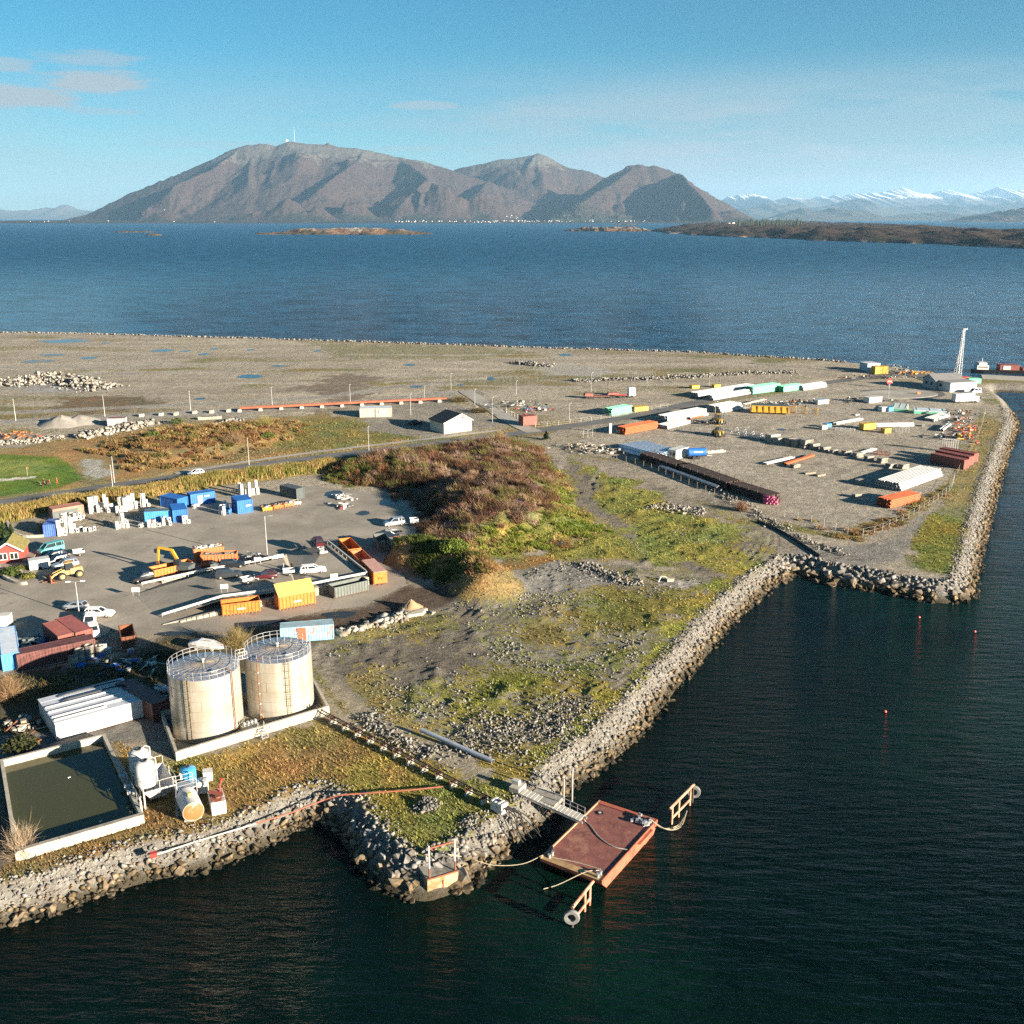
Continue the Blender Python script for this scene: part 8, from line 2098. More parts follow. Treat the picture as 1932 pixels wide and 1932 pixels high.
ST = [  # label, a, b, rows, r, material, tiers
 ('long white pipe in the stack with orange pipes beside the junction', (1262, 800), (1336, 785), 7, .42, WP, 3), ('orange pipe below the long white pipes', (1253, 801.5), (1328, 787), 1, .32, M_OPIPE, 1),
 ('orange pipe in the stack nearest the junction', (1180, 821), (1241, 809), 8, .22, M_OPIPE, 5), ('short white pipe in the heap right of the orange stack', (1260, 811), (1303, 800), 7, .3, WP, 2),
 ('white pipe in the group beside the bent white crane frames', (1360, 781), (1402, 773), 8, .42, WP, 3), ('far white pipe in the nearer row beyond the road', (1346, 757), (1425, 743), 3, .5, WP, 2), ('far white pipe in the row beyond the others', (1318, 752), (1424, 735), 5, .5, WP, 2),
 ('green pipe in the stack left of the yellow bin', (1154, 786), (1192, 779), 7, .25, M_GREEN, 5), ('green pipe in the nearer of the two far green stacks', (1420, 745), (1472, 738), 7, .28, M_GREEN, 5), ('green pipe in the farther of the two far green stacks', (1478, 741), (1514, 736), 6, .28, M_GREEN, 4),
 ('far white pipe beside the last green stack', (1517, 738), (1561, 731), 6, .35, WP, 3), ('orange beam lying alone on the open yard', (1484, 879), (1538, 862), 2, .3, M_OPIPE, 1), ('white beam beside the orange one on the open yard', (1447, 878), (1500, 866), 3, .25, WP, 1),
 ('white pipe lying across the row of wrapped bundles', (1612, 863), (1655, 850), 3, .25, WP, 1), ('white tube beside the curved white frames', (1578, 803), (1628, 794), 2, .4, WP, 1), ('white tube on trestles by the yellow generator', (1654, 807), (1725, 806), 2, .35, WP, 2),
 ('pale slab tube right of the green bundles, nearest the scrap', (1762, 797), (1792, 787), 7, .25, WP, 2), ('white strip lying beside the scrap at the fence', (1780, 815), (1795, 804), 2, .4, WP, 1)]
for lab, a, b, n, r_, m, t in ST: pipe_stack(lab, a, b, n, r_, m, lab + ' group', tiers=t, taper=(r_ > .3))
for lab, a, b, n, m in (('white topped green bundle at the head of the yard', (1682, 776), (1711, 778), 9, M_WHITE2), ('silver wrapped bundle right of the green one', (1724, 781), (1786, 784), 5, mat('silver_wrap', (.45, .5, .55), .4, 0, .15, .8))):
 A, B = at(*a), at(*b); d = B - A; t = thing('pipe_bundle', lab, 'bundle', A, math.atan2(d.y, d.x)); L = d.length
 MB().box((L / 2, n * .5, .5), (L, n, .9)).build('lower_layer', M_GREEN if 'green' in lab else m, t)
 for k in range(n): MB().box((L / 2, k + .5, 1.2 + .03 * (k % 2)), (L - .1 * (k % 3), .9, .5)).build('tube', m, t)
 for x in (.1, .5, .9): MB().box((L * x, n * .5, 1.5), (.15, n + .1, .08)).build('strap', M_GREEN, t)
def bundle(lab, px, py, w, h, grp, m=None, rz=.5):
 c = at(px, py); t = thing('wrapped_bundle', lab, 'bundle', c, rz, grp); q = random.Random(int(px * 3 + py)); m = m or M_CONC2
 for k in range(3): MB().box((q.uniform(-.15, .15), q.uniform(-.1, .1), h * (k + .5) / 3), (w * q.uniform(.85, 1), w * .6, h / 3 - .06), q.uniform(-.12, .12)).build('layer', m, t, bevel=.06)
 for s in (-.3, .3): MB().box((s * w, 0, .06), (.15, w * .6, .12)).build('timber_bearer', M_WOOD, t)
for i, (px_, py_, w, h) in enumerate(((1492, 838, 3.2, 2.0), (1505, 842, 3.6, 2.2), (1522, 845, 3.6, 2.6), (1536, 847, 3.0, 1.7), (1556, 851, 3.0, 1.4), (1572, 855, 2.4, 1.1), (1597, 858, 2.8, 1.3), (1618, 862, 2.8, 1.3), (1639, 869, 2.6, 1.4), (1664, 873, 2.8, 1.4), (1680, 882, 3.0, 1.2), (1704, 884, 2.8, 1.3), (1470, 836, 3.4, 1.8), (1458, 832, 4.2, 2.2), (1500, 882, 2.6, 1.0), (1622, 912, 2.4, 1.1), (1616, 938, 2.2, .9))):
 lab = ("largest grey wrapped bundle, third from the left in the long row" if i == 2 else "grey wrapped bundle left of the largest one" if i < 2 else "grey wrapped bundle touching the right of the largest one" if i == 3 else "small grey wrapped bundle in the row towards the brown containers") if i < 12 else ('light grey stack of concrete blocks at the head of the row' if i in (12, 13) else 'small dark bundle near the orange beam' if i == 14 else 'small bundle in the shadow of the white pipe stack' if i == 15 else 'small bundle in the shadow of the orange pipe stack')
 bundle(lab, px_, py_, w, h, 'wrapped bundles in the yard', M_CONC if i in (12, 13) else None)
for i, (px_, py_) in enumerate(((1528, 894), (1548, 898), (1616, 784), (1695, 800), (1742, 804))):
 c = at(px_, py_); tag(MB().box((0, 0, .25), (3.2 - .3 * i, .8, .4)).build('timber_stack', M_WOOD if i < 2 else M_OFFW, None, c, R(20 + 12 * i)), ('flat pale timber nearest the dark beams', 'flat pale timber left of the white stack shadow', 'pale timber left of the green bundle', 'pale timber by the yellow generator', 'pale timber before the scrap')[i], 'timber', 'loose timber on the yard')
for i, (lab, a, b) in enumerate((('red brown container nearest in the row of three by the fence', (1754, 873), (1796, 882)), ('middle red brown container by the fence', (1763, 867), (1802, 875)), ('farthest red brown container by the fence, before the white racks', (1771, 862), (1808, 869)))):
 container(lab, a, b, M_BROWN, W=2.4, Hh=2.6, side=1, L=10, group='red brown containers by the fence')
# site cabin, tank trailer
A, B = at(1260, 868), at(1276, 869); c_ = container('white site cabin with two windows beside the blueish pipes', (1260, 866), (1276, 869), M_WHITE2, W=6.2, Hh=2.8, L=2.6, doors=None, group=None, name='site_cabin', cat='cabin')
for x in (.7, 1.8): MB().box((x, -.02, 1.6), (.6, .08, 1.0)).build('window', M_GLASS, c_)
A = at(1296, 866); t = thing('tank_trailer', 'blue tank trailer parked beside the white site cabin', 'tank trailer', A, R(8)); MB().lathe([(.3, 0), (1.15, .25), (1.15, 5.2), (.3, 5.5)], (0, 0, 1.9), 20, 'x').build('tank', M_BLUE, t, smooth=True); MB().box((2.7, 0, .85), (5.6, 1.2, .25)).build('chassis', M_BLACKP, t)
for x in (1.8, 3.0):
 for s in (-1, 1): MB().lathe([(.2, -.15), (.5, -.15), (.5, .15), (.2, .15)], (x, s * .9, .5), 14, 'y').build('wheel', M_BLACK, t)
MB().bar((5.4, 0, .85), (7.2, 0, .7), .15).build('drawbar', M_GALV, t); MB().box((2.8, -1.16, 2.1), (2.6, .04, .35)).build('sign', M_WHITE2, t)
def forklift(lab, px, py, rz, s=1.0, grp='yellow yard machines'):
 t = thing('reach_truck', lab, 'forklift', at(px, py), rz, grp); MB().box((0, 0, 1.1), (4.2, 2.3, 1.3), taper=.9).build('body', M_YELLOW, t, bevel=.1); c = MB().box((-.2, 0, 2.4), (1.5, 1.5, 1.4), taper=.9).build('cab', M_GLASS, t); MB().box((-.2, 0, 3.15), (1.7, 1.7, .1)).build('cab_roof', M_YELLOW, c)
 for x in (-1.4, 1.5):
  for k in (-1, 1): MB().lathe([(.25, -.25), (.65, -.28), (.65, .28), (.25, .25)], (x, k * 1.15, .65), 14, 'y').build('wheel', M_BLACK, t)
 for k in (-.55, .55): MB().bar((2.3, k, .2), (2.3, k, 4.2), .22, .3).build('mast', M_DKGREY, t); MB().box((3.2, k, .35), (1.6, .2, .12)).build('fork', M_RUST, t)
forklift('yellow forklift facing the camera on the open storage yard', 1355, 822, R(-80)); forklift('yellow forklift parked behind the long white pipes', 1354, 799, R(-60))
def frame_rack(lab, a, b, h, m, grp=None, n=5):
 A, B = at(*a), at(*b); d = B - A; t = thing('lattice_rack', lab, 'frame', A, math.atan2(d.y, d.x), grp); L = d.length
 for y in (0, 1.0):
  for z in (.1, h): MB().bar((0, y, z), (L, y, z), .14).build('chord', m, t)
 for k in range(n): x = L * k / (n - 1); MB().bar((x, 0, .1), (x, 0, h), .1).bar((x, 1, .1), (x, 1, h), .1).bar((x, 0, h), (x, 1, h), .1).build('strut', m, t)
frame_rack('long white lattice frame lying on the open yard', (1378, 820), (1432, 828), .9, M_WHITE2); frame_rack('second white lattice frame behind the long one', (1388, 814), (1450, 829), 1.1, M_WHITE2)
frame_rack('white lattice on the far side near the yellow hopper barge', (1405, 771), (1446, 761), 1.5, M_OFFW); frame_rack('pale lattice beside the blue tank trailer', (1336, 856), (1369, 853), .5, M_OFFW)
frame_rack('tall white racks standing behind the brown containers', (1776, 852), (1806, 854), 3.6, M_WHITE2, None, 8); frame_rack('white curved trestle by the yellow generator', (1690, 815), (1714, 817), 1.6, M_WHITE2); frame_rack('white frames lying beside the yellow generator', (1576, 812), (1612, 815), .8, M_WHITE2)
frame_rack('red brown frame lying before the container shadow', (1648, 858), (1678, 860), .9, M_BROWN)
for i, px_ in enumerate((1491, 1511, 1532)): frame_rack(('yellow pipe cradle nearest the orange hopper', 'middle yellow pipe cradle', 'yellow pipe cradle farthest from the orange hopper')[i], (px_, 779 + i * 2.5), (px_ + 9, 780 + i * 2.5), 2.3, M_YELLOW, 'yellow pipe cradles', 3)
for lab, px_, py_, dim, m in (('yellow generator with black feet on the open yard', 1636, 810, (5, 2.2, 2.0), M_YELLOW), ('small yellow compressor before the trestles', 1671, 817, (2.6, 1.8, 1.5), M_YELLOW), ('white box at the left of the blue one', 1665, 776, (2.4, 2, 1.6), M_WHITE), ('blue box before the green bundle', 1677, 776, (2.2, 2, 1.5), M_BLUE2), ('white and orange box near the curved frames', 1553, 810, (2.2, 1.6, 1.3), M_OFFW), ('small blue box near the curved frames', 1561, 806, (2, 1.6, 1.2), M_BLUE2), ('pale blue car sized box at the far scrap row', 1549, 762, (5, 2.4, 1.6), M_SILVER), ('white wrapped load at the far scrap row', 1646, 759, (6, 3, 2.0), M_WHITE), ('yellow bin beside the left green stack', 1206, 775, (5.5, 3, 1.6), M_YELLOW), ('orange mini skip by the far road', 1310, 733, (3.5, 2, 1.3), M_YELLOW), ('second orange mini skip by the far road', 1351, 731, (3, 2, 1.2), M_YELLOW), ('grey block at the end of the orange pipe stack', 1172, 817, (2.6, 2.2, 1.3), M_CONC), ('white plate standing at the yard gate', 1151, 818, (.8, .5, 3.2), M_WHITE), ('red transformer shed at the road junction', 996, 801, (5.0, 3.4, 3.0), M_BROWN), ('green container by the quay hut', 0, 0, (0, 0, 0), None)):
 if m: crate_like(lab, (px_, py_), dim, m, R(25), None, 'storage_box', 'box')
t = thing('hopper_barge', 'large orange and yellow steel hopper standing on the far yard', 'hopper', at(1435, 781), R(-12)); MB().box((3, 2, 1.7), (13, 4.5, 2.2), taper=.92).build('body', M_YELLOW, t); MB().box((3, 2, 2.85), (12, 3.6, .2)).build('load', M_DKGREY, t)
for k in range(7): MB().box((-3 + k * 2, -.28, 1.7), (.25, .2, 2.0)).build('rib', M_ORANGE, t)
for x in (-2, 8): MB().box((x, 2, .3), (.6, 4, .6)).build('foot', M_BLACK, t)
JK = [M_RUST, M_OFFW, M_DKGREY, M_ORANGE2, M_GALV]
for i, (px_, py_, sx_, sy_, h, n, ms, lab) in enumerate(((1795, 782, 12, 4, 1.8, 70, [M_GREYC, M_DKGREY, M_OFFW, M_RUST], 'dark tangle of scrap behind the silver bundle'), (1812, 796, 6, 8, 2.2, 70, JK, 'rusty scrap heap against the fence at the top corner'), (1822, 812, 5, 8, 2.2, 60, [M_ORANGE, M_BROWN, M_OFFW, M_RED], 'orange and red scrap along the fence'), (1818, 828, 4, 7, 2.0, 60, [M_RED, M_BROWN, M_YELLOW, M_DKGREY], 'red scrap beside the white racks'), (1793, 828, 8, 4, 1.8, 55, [M_DKGREY, M_OFFW, M_BLACK], 'black and white scrap left of the red scrap'), (1530, 760, 14, 5, 1.5, 60, JK, 'row of scrap along the far side of the yard'), (1620, 757, 14, 3, 1.4, 50, [M_BLACK, M_DKGREY, M_OFFW], 'dark drums and scrap by the roundabout'), (1478, 763, 10, 5, 1.5, 50, [M_BLACK, M_WHITE, M_DKGREY], 'dark machinery parts behind the orange hopper'), (1330, 800, 8, 3, 1.4, 40, [M_BLACK, M_DKGREY, M_WOOD], 'dark scrap at the end of the white pipes'), (1100, 846, 12, 4, 1.5, 70, [M_WOOD, M_CONC2, M_OFFW], 'stacked weathered timber by the yard gate'), (1130, 855, 10, 4, 1.6, 60, [M_WOOD, M_CONC2, M_OFFW], 'second stack of weathered timber along the fence'), (1210, 808, 6, 4, 1.6, 40, [M_OFFW, M_WOOD], 'pale scrap behind the orange pipe stack'), (970, 768, 14, 10, 2.2, 70, [M_DKGREY, M_BLACK, M_OFFW], 'dark crates in the fenced plot by the side road'), (1000, 775, 9, 6, 1.0, 34, [M_BLUE2, M_OFFW, M_RED], 'blue and red rods in the fenced plot'), (20, 826, 12, 4, 2.2, 60, [M_ORANGE2, M_RUST, M_ORANGE], 'orange machinery parts by the stone edge at the far left'), (1690, 703, 10, 4, 4.0, 60, [M_DKGREY, M_GREYC, M_OFFW], 'grey machinery on the quay near the blue grey hut'), (1725, 705, 14, 3, 1.0, 40, [M_YELLOW, M_ORANGE], 'yellow steel lying along the quay'), (1660, 713, 20, 4, 1.4, 60, [M_OFFW, M_RUST, M_DKGREY], 'low scrap along the harbour road'))):
 junk(lab, px_, py_, sx_, sy_, h, n, ms, 30 + i)
# low loader truck
A, B = at(1101, 752), at(1199, 749); d = B - A; t = thing('lorry', 'white lorry cab with a long red low loader trailer', 'lorry', A, math.atan2(d.y, d.x)); L = d.length
MB().box((L - 1.6, 0, 2.1), (2.6, 2.5, 3.0), taper=.94).build('cab', M_WCAR, t, bevel=.12); MB().box((L - .32, 0, 2.6), (.06, 2.1, 1.0)).build('windscreen', M_GLASS, t); MB().box((L - 5.2, 0, 1.0), (5.5, 1.0, .3)).build('chassis', M_RED, t)
MB().box((L * .28, 0, .85), (L * .4, 2.5, .25)).build('loading_bed', M_BROWN, t); MB().box((1.8, 0, 1.5), (3.4, 2.4, 1.0), taper=.8).build('rear_bogie', M_BROWN, t); MB().box((L * .56, 0, 1.6), (4.6, 2.2, .8), taper=.8).build('gooseneck', M_BROWN, t)
for x in (1, 2.2, 3.4, L * .5, L * .56, L - 6, L - 4.8, L - 1.8):
 for s in (-1, 1): MB().lathe([(.2, -.15), (.5, -.15), (.5, .15), (.2, .15)], (x, s * 1.1, .5), 12, 'y').build('wheel', M_BLACK, t)
# ================================================================ BUILDINGS
def gable_house(lab, a, b, W, eave, ridge_h, wallm, roofm, name='house', cat='house', wins=(), apex=.5, group=None, over=.4):
 A, B = at(*a), at(*b); d = B - A; L = d.length; t = thing(name, lab, cat, A, math.atan2(d.y, d.x), group)
 MB().prism([(0, -.2), (L, -.2), (L, eave), (L * apex, ridge_h), (0, eave)], 0, W).build('wall', wallm, t)
 for s in (0, 1):
  (x0, z0), (x1, z1) = ((-over, eave - over * (ridge_h - eave) / (L * apex)), (L * apex, ridge_h)) if s == 0 else ((L * apex, ridge_h), (L + over, eave - over * (ridge_h - eave) / (L * (1 - apex))))
  MB().add([(x0, -over, z0 + .03), (x1, -over, z1 + .03), (x1, W + over, z1 + .03), (x0, W + over, z0 + .03), (x0, -over, z0 + .22), (x1, -over, z1 + .22), (x1, W + over, z1 + .22), (x0, W + over, z0 + .22)], [(0, 1, 2, 3), (7, 6, 5, 4), (0, 4, 5, 1), (1, 5, 6, 2), (2, 6, 7, 3), (3, 7, 4, 0)]).build('roof', roofm, t)
  MB().bar((x0, -over - .04, z0 + .1), (x1, -over - .04, z1 + .1), .06, .25).build('barge_board', M_OFFW, t)
 for x, z, w, h in wins:
  f = MB().box((L * x, -.03, z), (w + .2, .08, h + .2)).build('window', M_WHITE, t); MB().box((L * x, -.075, z), (w, .03, h)).build('pane', M_GLASS, f)
 return t
br_ = gable_house('grey barn with a steep black roof and a pale gable beside the road', (838, 819), (890, 812), 8.5, 3.4, 5.6, mat('pale_barn_boards', (.50, .47, .38), .7, 0, .12, .8), mat('black_roof', (.018, .018, .02), .6, 0, .1, 1), 'barn', 'barn', ((.68, 4.5, .6, .6),), .62)
MB().box((4.2, -.03, 1.5), (.08, .06, 3)).build('board_joint', M_DKGREY, br_)
t = container('low grey service building made of two cabins beside the red pipeline', (679, 788), (739, 787), mat('grey_cabin', (.34, .33, .28), .7, 0, .12, 1), W=5, Hh=3.0, doors=None, group=None, name='service_building', cat='building', roof=mat('pale_sheet_roof', (.5, .54, .56), .5))
MB().box((7.5, -.06, 1.9), (2.2, .06, 1.2)).build('sign', M_WHITE2, t); MB().box((5.2, -.04, 1.4), (.12, .08, 2.7)).build('joint', M_DKGREY, t)
gable_house('grey gabled house behind the white office by the mast', (1740, 729), (1764, 735), 12, 3.4, 5.4, mat('grey_boards', (.30, .31, .32), .7, 0, .1, .6), mat('slate_roof', (.15, .15, .15), .7, 0, .12, .5), 'office_house', 'house', ((.3, 2.0, 1.2, 1.2), (.7, 2.0, 1.2, 1.2)))
A, B = at(1766, 734), at(1792, 740); d = B - A; t = thing('office_building', 'long white flat roofed office in front of the lattice mast', 'building', A, math.atan2(d.y, d.x)); L = d.length
MB().box((L / 2, 6, 1.7), (L, 12, 3.4)).build('wall', M_WHITE2, t); MB().box((L / 2, 6, 3.5), (L + .5, 12.5, .25)).build('roof', mat('grey_felt_roof', (.24, .24, .23), .8, 0, .1, .5), t)
for x in (.3,): MB().box((L * x, -.05, 2.0), (1.4, .1, 1.2)).build('window', M_GLASS, t)
t = container('blue grey hut on the quay beyond the roundabout', (1636, 702), (1660, 701), mat('blue_grey_hut', (.38, .46, .52), .6, 0, .1, 1), W=6, Hh=3.6, doors=None, group=None, name='quay_hut', cat='hut', roof=M_WHITE2); crate_like('yellow box beside the blue grey hut', (1659, 705), (6, 3.5, 3.2), M_YELLOW, R(10), None, 'storage_box', 'box')
container('long red topped box on posts by the gravel road', (203, 805), (237, 804), M_GALV, W=3, Hh=2.6, doors=None, group=None, roof=M_BROWN, name='open_container')
# concrete blocks and the red pipeline on feet
for i in range(5): tag(MB().box((0, 0, .5), (2.6, 1.2, 1.0)).build('concrete_block', M_CONC, None, at(382 + i * 7, 792 - i * .4), R(2)), 'concrete block in the straight row beside the gravel road', 'block', 'concrete blocks by the gravel road')
A, B = P(452, 776), P(842, 757); rp2 = thing('ground_pipeline', 'long rust red pipeline on low white feet across the flat', 'pipeline', A, math.atan2((B - A).y, (B - A).x)); L = (B - A).length
for y in (-.5, .5): MB().cyl((0, y, 1.1), (L, y, 1.1), .4, 10).build('pipe', mat('dull_red_pipe', (.27, .085, .045), .7, 0, .25, .5), rp2)
fm = None
for k in range(11):
 if fm is None: o = MB().box((0, -.6, .3), (1.6, 2.8, 1.2), taper=.7).build('foot', M_CONC, rp2, (k * L / 10.4, 0, 0)); fm = o.data
 else: link('foot', fm, rp2, (k * L / 10.4, 0, 0))
for i, (px_, py_) in enumerate(((268, 785), (305, 783), (333, 782), (368, 779), (400, 778), (432, 776))): tag(link('concrete_footing', fm, None, at(px_, py_), R(10)), 'spare white pipe foot standing in line beyond the end of the red pipeline', 'pipe foot', 'spare pipe feet')
# lamps and mast
for i, (b, t_, lab) in enumerate((((30, 794), (24, 753), 'lamp post at the far left of the gravel road'), ((198, 786), (195, 746), 'lamp post beyond the long red topped box'), ((360, 778), (356, 738), 'lamp post above the concrete block row'), ((514, 769), (510, 731), 'lamp post near the start of the red pipeline'), ((661, 760), (661, 725), 'lamp post left of the service building'), ((801, 753), (801, 728), 'lamp post behind the red pipeline end'), ((775, 784), (775, 743), 'lamp post between the service building and the barn'), ((851, 735), (851, 704), 'lamp post at the head of the side road'), ((896, 773), (896, 734), 'lamp post beside the long dark bush'), ((929, 797), (929, 749), 'lamp post at the road junction'), ((974, 745), (974, 718), 'lamp post behind the fenced plot'), ((1074, 799), (1074, 760), 'lamp post right of the red transformer shed'), ((696, 850), (696, 804), 'lamp post on the verge left of the barn'), ((470, 877), (467, 826), 'lamp post on the verge before the scrub'), ((216, 910), (210, 861), 'taller of two lamp posts beside the golf green'), ((213, 922), (208, 877), 'nearer of two lamp posts beside the golf green'), ((1115, 742), (1115, 703), 'lamp post left of the low loader'), ((1222, 730), (1222, 710), 'lamp post behind the low loader'), ((1349, 784), (1349, 757), 'lamp post in the yard behind the orange scrap'), ((1338, 727), (1338, 707), 'lamp post by the far stone row'), ((1488, 730), (1488, 708), 'lamp post behind the second green stack'), ((1676, 753), (1677, 722), 'lamp post at the near edge of the roundabout'), ((1708, 708), (1708, 697), 'short lamp post on the quay road'))):
 lamp_post(lab, b, t_, 1, face=R(-70), arm=.6)
c = P(1807.5, 717.5); t = thing('lattice_mast', 'tall white lattice mast with floodlights behind the white office', 'mast', c, R(20)); h = 20.6
f = MB()
for i in range(4): a = i * 1.5708 + .785; f.bar((1.1 * math.cos(a), 1.1 * math.sin(a), 0), (.4 * math.cos(a), .4 * math.sin(a), h), .08)
f.build('leg', M_GALV, t); f = MB()
for k in range(14):
 z0, z1 = h * k / 14, h * (k + 1) / 14; r0, r1 = 1.1 - .7 * k / 14, 1.1 - .7 * (k + 1) / 14
 for i in range(4): a, b = i * 1.5708 + .785, (i + 1) * 1.5708 + .785; f.bar((r0 * math.cos(a), r0 * math.sin(a), z0), (r1 * math.cos(b), r1 * math.sin(b), z1), .035); f.bar((r1 * math.cos(a), r1 * math.sin(a), z1), (r1 * math.cos(b), r1 * math.sin(b), z1), .035)
f.build('lattice', M_GALV, t); MB().box((0, 0, h), (1.5, 1.5, .1)).build('platform', M_GALV, t)
for x in (-.8, 0, .8): MB().box((x, -.7, h + .2), (.35, .22, .3)).build('floodlight', M_GALV, t)
t = thing('leaning_lattice', 'shorter leaning lattice frame beside the tall mast', 'frame', P(1798, 716.5)); f = MB()
for s in (-.5, .5): f.bar((s, 0, 0), (2.2 + s * .4, .5, 13.5), .09)
for k in range(12): f.bar((-.5 + 2.3 * k / 12, .5 * k / 12, 13.5 * k / 12), (.5 + 2.1 * (k + 1) / 12, .5 * (k + 1) / 12, 13.5 * (k + 1) / 12), .05)
f.build('lattice', M_OFFW, t)
car('white van with a red rear beside the white office', (1850, 741), (1828, 743), M_WCAR, 'van', group=None); car('dark car at the edge of the harbour beside the box lorry', (1832, 757), (1848, 754), M_BCAR, 'suv', group=None)
A = at(1816, 760); t = thing('box_lorry', 'white box lorry on the harbour road', 'lorry', A, R(12)); MB().box((0, 0, 2.1), (7.5, 2.5, 2.7)).build('cargo_box', M_WHITE2, t); MB().box((4.9, 0, 1.4), (1.8, 2.2, 1.9), taper=.9).build('cab', M_WCAR, t)
for x in (-2.2, 4.4):
 for s in (-1, 1): MB().lathe([(.2, -.15), (.48, -.15), (.48, .15), (.2, .15)], (x, s * 1.1, .48), 12, 'y').build('wheel', M_BLACK, t)
# roundabout island, quay and vessel
c0, cw, ch = P(1694, 744), 76, 8.2; n = 40; ring_ = [P(1694 + cw * math.cos(6.283 * i / n), 744 + ch * math.sin(6.283 * i / n)) for i in range(n)]
o = MB().slab([q[:2] for q in ring_], G - .2, G + .14).build('roundabout_island', M_PATH); o['kind'] = 'structure'
ln = [P(1694 + (cw + 14) * math.cos(6.283 * i / n), 744 + (ch + 3.2) * math.sin(6.283 * i / n)) for i in range(n)]
MB().slab([q[:2] for q in ln], G - .3, G + .03).build('roundabout', M_ROAD).__setitem__('kind', 'structure')
q = at(1733, 744); t = thing('round_sign', 'small orange marker on the roundabout island', 'sign', q); MB().box((0, 0, .5), (1.2, .5, 1.0)).build('panel', M_ORANGE2, t); MB().box((0, 0, -.1), (1.6, .8, .2)).build('foot', M_CONC, t)
q = at(1677, 732); t = thing('ring_buoy_sign', 'red and white round board on a post by the roundabout', 'sign', q); MB().cyl((0, -.1, 2.6), (0, .1, 2.6), 1.2, 14).build('panel', M_RED, t); MB().bar((0, 0, 0), (0, 0, 1.5), .2).build('post', M_GALV, t); MB().box((0, -.14, 2.6), (1.6, .06, .5)).build('stripe', M_WHITE2, t)
Aq, Bq = P(1852, 726, 0), P(2060, 737, 0); d = (Bq - Aq).normalized(); nq = Vector((-d.y, d.x, 0));
qy = thing('quay', 'concrete quay with a row of black tyre fenders at the right edge', 'quay', (Aq.x, Aq.y, 0), math.atan2(d.y, d.x)); L = (Bq - Aq).length
MB().box((L / 2, 6, G - 1.5), (L, 13, 3.2)).build('deck', M_CONC, qy); fm = None
for k in range(6):
 if fm is None: o = MB().lathe([(.5, -.25), (.95, -.3), (1.05, 0), (.95, .3), (.5, .25), (.5, -.25)], (0, 0, 0), 16, 'y', False).build('tyre_fender', M_BLACK, qy, (1.6 + k * 2.0, -.85, G - 1.0)); fm = o.data
 else: link('tyre_fender', fm, qy, (1.6 + k * 2.0, -.85, G - 1.0))
vs_ = P(1845, 706, 0); v = thing('supply_vessel', 'supply ship with white deckhouse and red hull moored behind the quay', 'ship', (vs_.x, vs_.y + 6, 0), R(-8));
loft([[(x, -w, -1), (x, -w * 1.1, h), (x, w * 1.1, h), (x, w, -1)] for x, w, h in ((0, 3.5, 3), (6, 5, 3.2), (40, 5.5, 3.2), (56, 5.2, 4), (66, .5, 6))]).build('hull', M_BLACKP, v)
MB().box((6, 0, 5), (8, 8, 3.6)).box((6, 0, 8), (5.5, 7, 2.4)).build('deckhouse', M_WHITE2, v); MB().box((24, 0, 5.4), (13, 9, 4.4)).build('red_superstructure', M_BROWN, v); MB().box((22, -4.6, 5.2), (5, .4, 3.4)).build('white_panel', M_WHITE2, v); MB().box((42, 0, 4.2), (18, 8, 2)).build('deck_cargo', M_BROWN, v)
MB().cyl((6, 0, 9), (6, 0, 13), .2, 8).build('mast', M_WHITE2, v); MB().box((6, -4.05, 5.4), (6.5, .1, .8)).build('window', M_GLASS, v); v.scale = (.62, .6, .5)
crate_like('bright green box on the quay beside the mast', (1836, 723), (5, 3, 2), M_GREEN, 0, None, 'storage_box', 'box'); crate_like('small red box at the foot of the mast', (1819, 720), (2.6, 2, 2), M_RED, 0, None, 'storage_box', 'box')
# fences
wire_fence('wire fence round the corner of the storage yard by the shore', [(1480, 975), (1545, 990), (1625, 1012), (1690, 990), (1740, 962), (1790, 928), (1800, 905)], 3.2)
wire_fence('wire fence along the shore side of the scrap row', [(1806, 895), (1832, 850), (1850, 812), (1858, 778)], 3.5, m=M_WOOD)
wire_fence('wire fence along the beam stacks and the track', [(1075, 842), (1140, 862), (1210, 880), (1290, 912), (1400, 955)], 3.4, m=M_WOOD)
wire_fence('wire fence on the verge between the road and the storage yard', [(1010, 806), (1110, 795), (1200, 779), (1260, 768)], 4, 1.5)
wire_fence('wire fence round the plot beside the side road', [(955, 778), (985, 795), (1000, 800)], 3, 1.8); wire_fence('tall white gate panels at the entrance of the storage yard', [(1100, 826), (1118, 824)], 1.2, 2.4, m=M_OFFW)
hw = thing('buried_hose', 'thick black hose curving down to the boulders of the dock', 'hose', P(1430, 985)); o0 = P(1430, 985)
MB().tube([Vector((p[0], p[1], max(p[2], float(gz(np.array(p[0]), np.array(p[1])))) + .1)) - o0 for p in smooth_line([P(*q)[:] for q in ((1430, 985), (1475, 1005), (1515, 1030), (1548, 1052))], 6)], .4, 8).build('hose', M_BLACK, hw)
pp = at(1242, 1098); t = thing('scrap_bracket', 'small white bent bracket lying on the grey rubble', 'bracket', pp); MB().tube([(0, 0, 0), (.5, .3, 1.0), (1.3, .2, .9), (2.0, 0, .3)], .14, 8).build('bent_pipe', M_OFFW, t); MB().box((2.2, .1, .4), (1.2, .8, .6)).build('block', M_CONC, t)
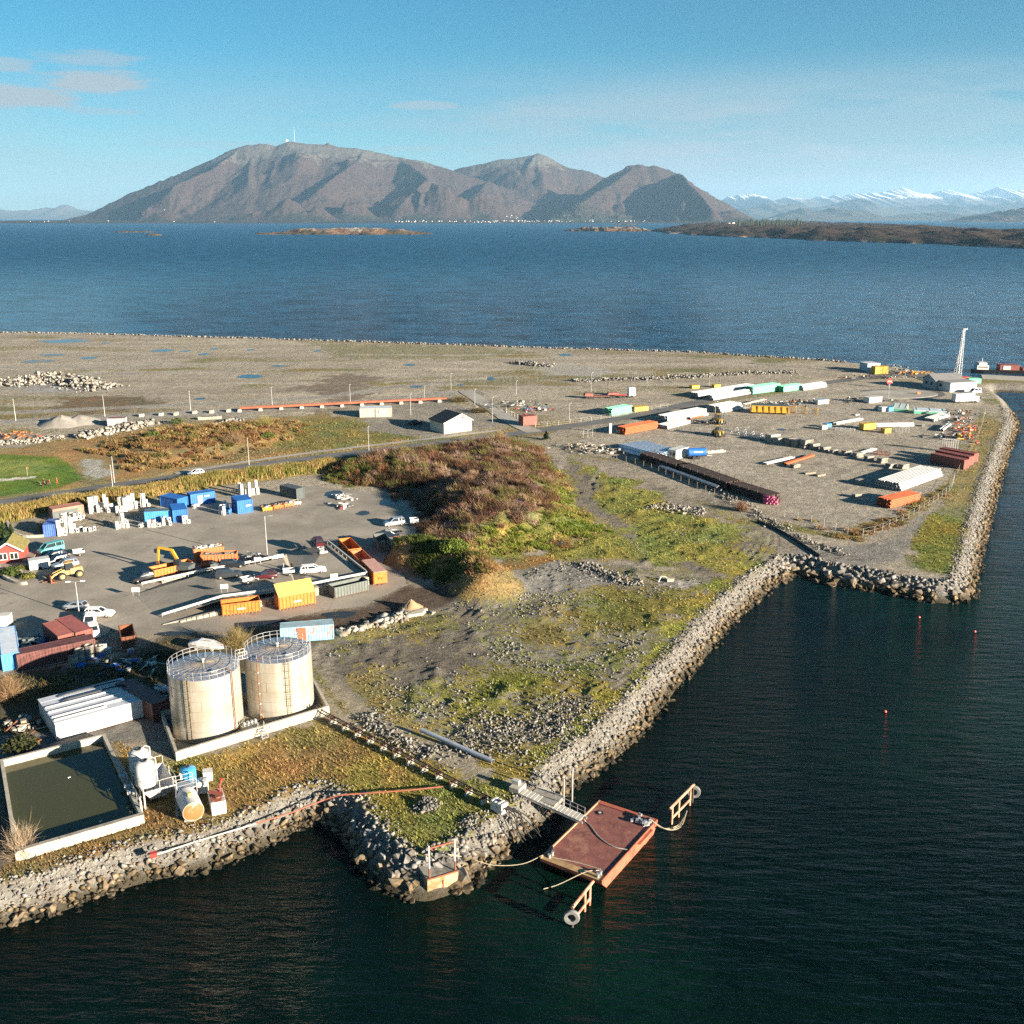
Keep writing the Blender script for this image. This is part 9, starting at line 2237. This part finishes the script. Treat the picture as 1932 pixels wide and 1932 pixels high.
# ================================================================ THE TOWN ACROSS THE SOUND
hm_ = {}
M_TW = mat('town_white', (.66, .65, .62), .7, 0, .1, .01); M_TR = mat('town_roof', (.12, .08, .07), .8, 0, .2, .01)
def town_house(lab, X, Y, z, s, rz, grp):
 if not hm_:
  t = thing('town_house', lab, 'house', (X, Y, z), rz, grp); a = MB().box((0, 0, 2), (16, 10, 9)).build('wall', M_TW, t); b = MB().prism([(-8.5, 6.5), (8.5, 6.5), (0, 11)], -5.5, 5.5).build('roof', M_TR, t); hm_['r'] = t
 else: t = dup(hm_['r'], (X, Y, z), rz, lab, grp)
 t.scale = (s, s, s); return t
q = random.Random(12)
for i in range(170):
 f = q.random()
 if i < 100: px_, dep = 930 + 155 * f, q.random() ** 1.5 * (.35 + .65 * math.sin(f * 3.1)) * 1500
 elif i < 140: px_, dep = 715 + 215 * f, q.random() ** 2 * 420
 elif i < 160: px_, dep = 1095 + 130 * f, q.random() * 500
 else: px_, dep = 20 + 420 * f, q.random() * 300
 Y = 12780 + dep; X, _ = Q(px_, 418, Y); z = float(mount(np.array([[X]]), np.array([[Y]]))[0, 0])
 if z < 1: continue
 town_house('tiny white house in the dense town below the middle mountain' if i < 100 else 'tiny white house on the shore below the big mountain' if i < 140 else 'tiny house in the shade below the right mountain' if i < 160 else 'tiny house on the low shore at the far left', X, Y, z, q.uniform(.5, 1.05), q.uniform(0, 3), 'houses of the dense town' if i < 100 else 'houses on the shore' if i < 140 else 'houses in the mountain shade' if i < 160 else 'houses on the low left shore')
X, z = Q(556, 268, 16000); z = float(mount(np.array([[X]]), np.array([[16000.0]]))[0, 0]); t = thing('transmitter_mast', 'thin transmitter mast on the summit of the big mountain', 'mast', (X, 16000, z - 5)); MB().cyl((0, 0, 0), (0, 0, 205), 3.2, 6, 1.2).build('pole', M_OFFW, t); MB().box((-110, 0, 12), (26, 20, 34)).build('hut', M_TW, t)
# conifers on the long island and forest patches: one mass far off
V_, F_ = [], []; q = np.random.default_rng(5); ci, hwI, depI, fnI = ISLES[-1]
def far_trees(n, fx, fy, h, name, lab):
 V, Fc = [], []; o = 0
 for _ in range(n):
  X, Y, z = fx()
  hh = h * q.uniform(.6, 1.3); w = hh * .3
  for k in range(3):
   zz0 = z + hh * k * .28; r = w * (1 - k * .27)
   for i in range(5): a = 1.2566 * i + k; V.append((X + r * math.cos(a), Y + r * math.sin(a), zz0))
   V.append((X, Y, zz0 + hh * .5)); Fc += [(o + i, o + (i + 1) % 5, o + 5) for i in range(5)]; o += 6
 ob = np_mesh(name, np.array(V), np.array(Fc), mat('far_conifer', (.022, .032, .016), .9, 0, .2, .02)); tag(ob, lab, None, None, 'stuff')
def isl():
 for _ in range(60):
  p = P(q.uniform(1385, 1510), q.uniform(428, 440), 0); z = float(fnI(np.array([[p.x]]), np.array([[p.y]]))[0, 0])
  if z > 3: break
 return p.x, p.y, max(z, -40 if z < 0 else z)
far_trees(150, isl, None, 26, 'conifers', 'dark conifers on the near end of the long island')
def slope():
 Y = 13050 + 900 * q.random(); X, _ = Q(q.uniform(1040, 1180), 400, Y); return X, Y, float(mount(np.array([[X]]), np.array([[Y]]))[0, 0])
far_trees(700, slope, None, 30, 'forest', 'dark forest on the slope behind the town')
for i in range(5):
 p = P(1376 + i * 7, 432 - i * .5, 0); z = float(fnI(np.array([[p.x]]), np.array([[p.y]]))[0, 0]); town_house('small white house beside the conifers on the long island', p.x, p.y, max(z, 2), .9, .3 * i, 'houses on the long island')
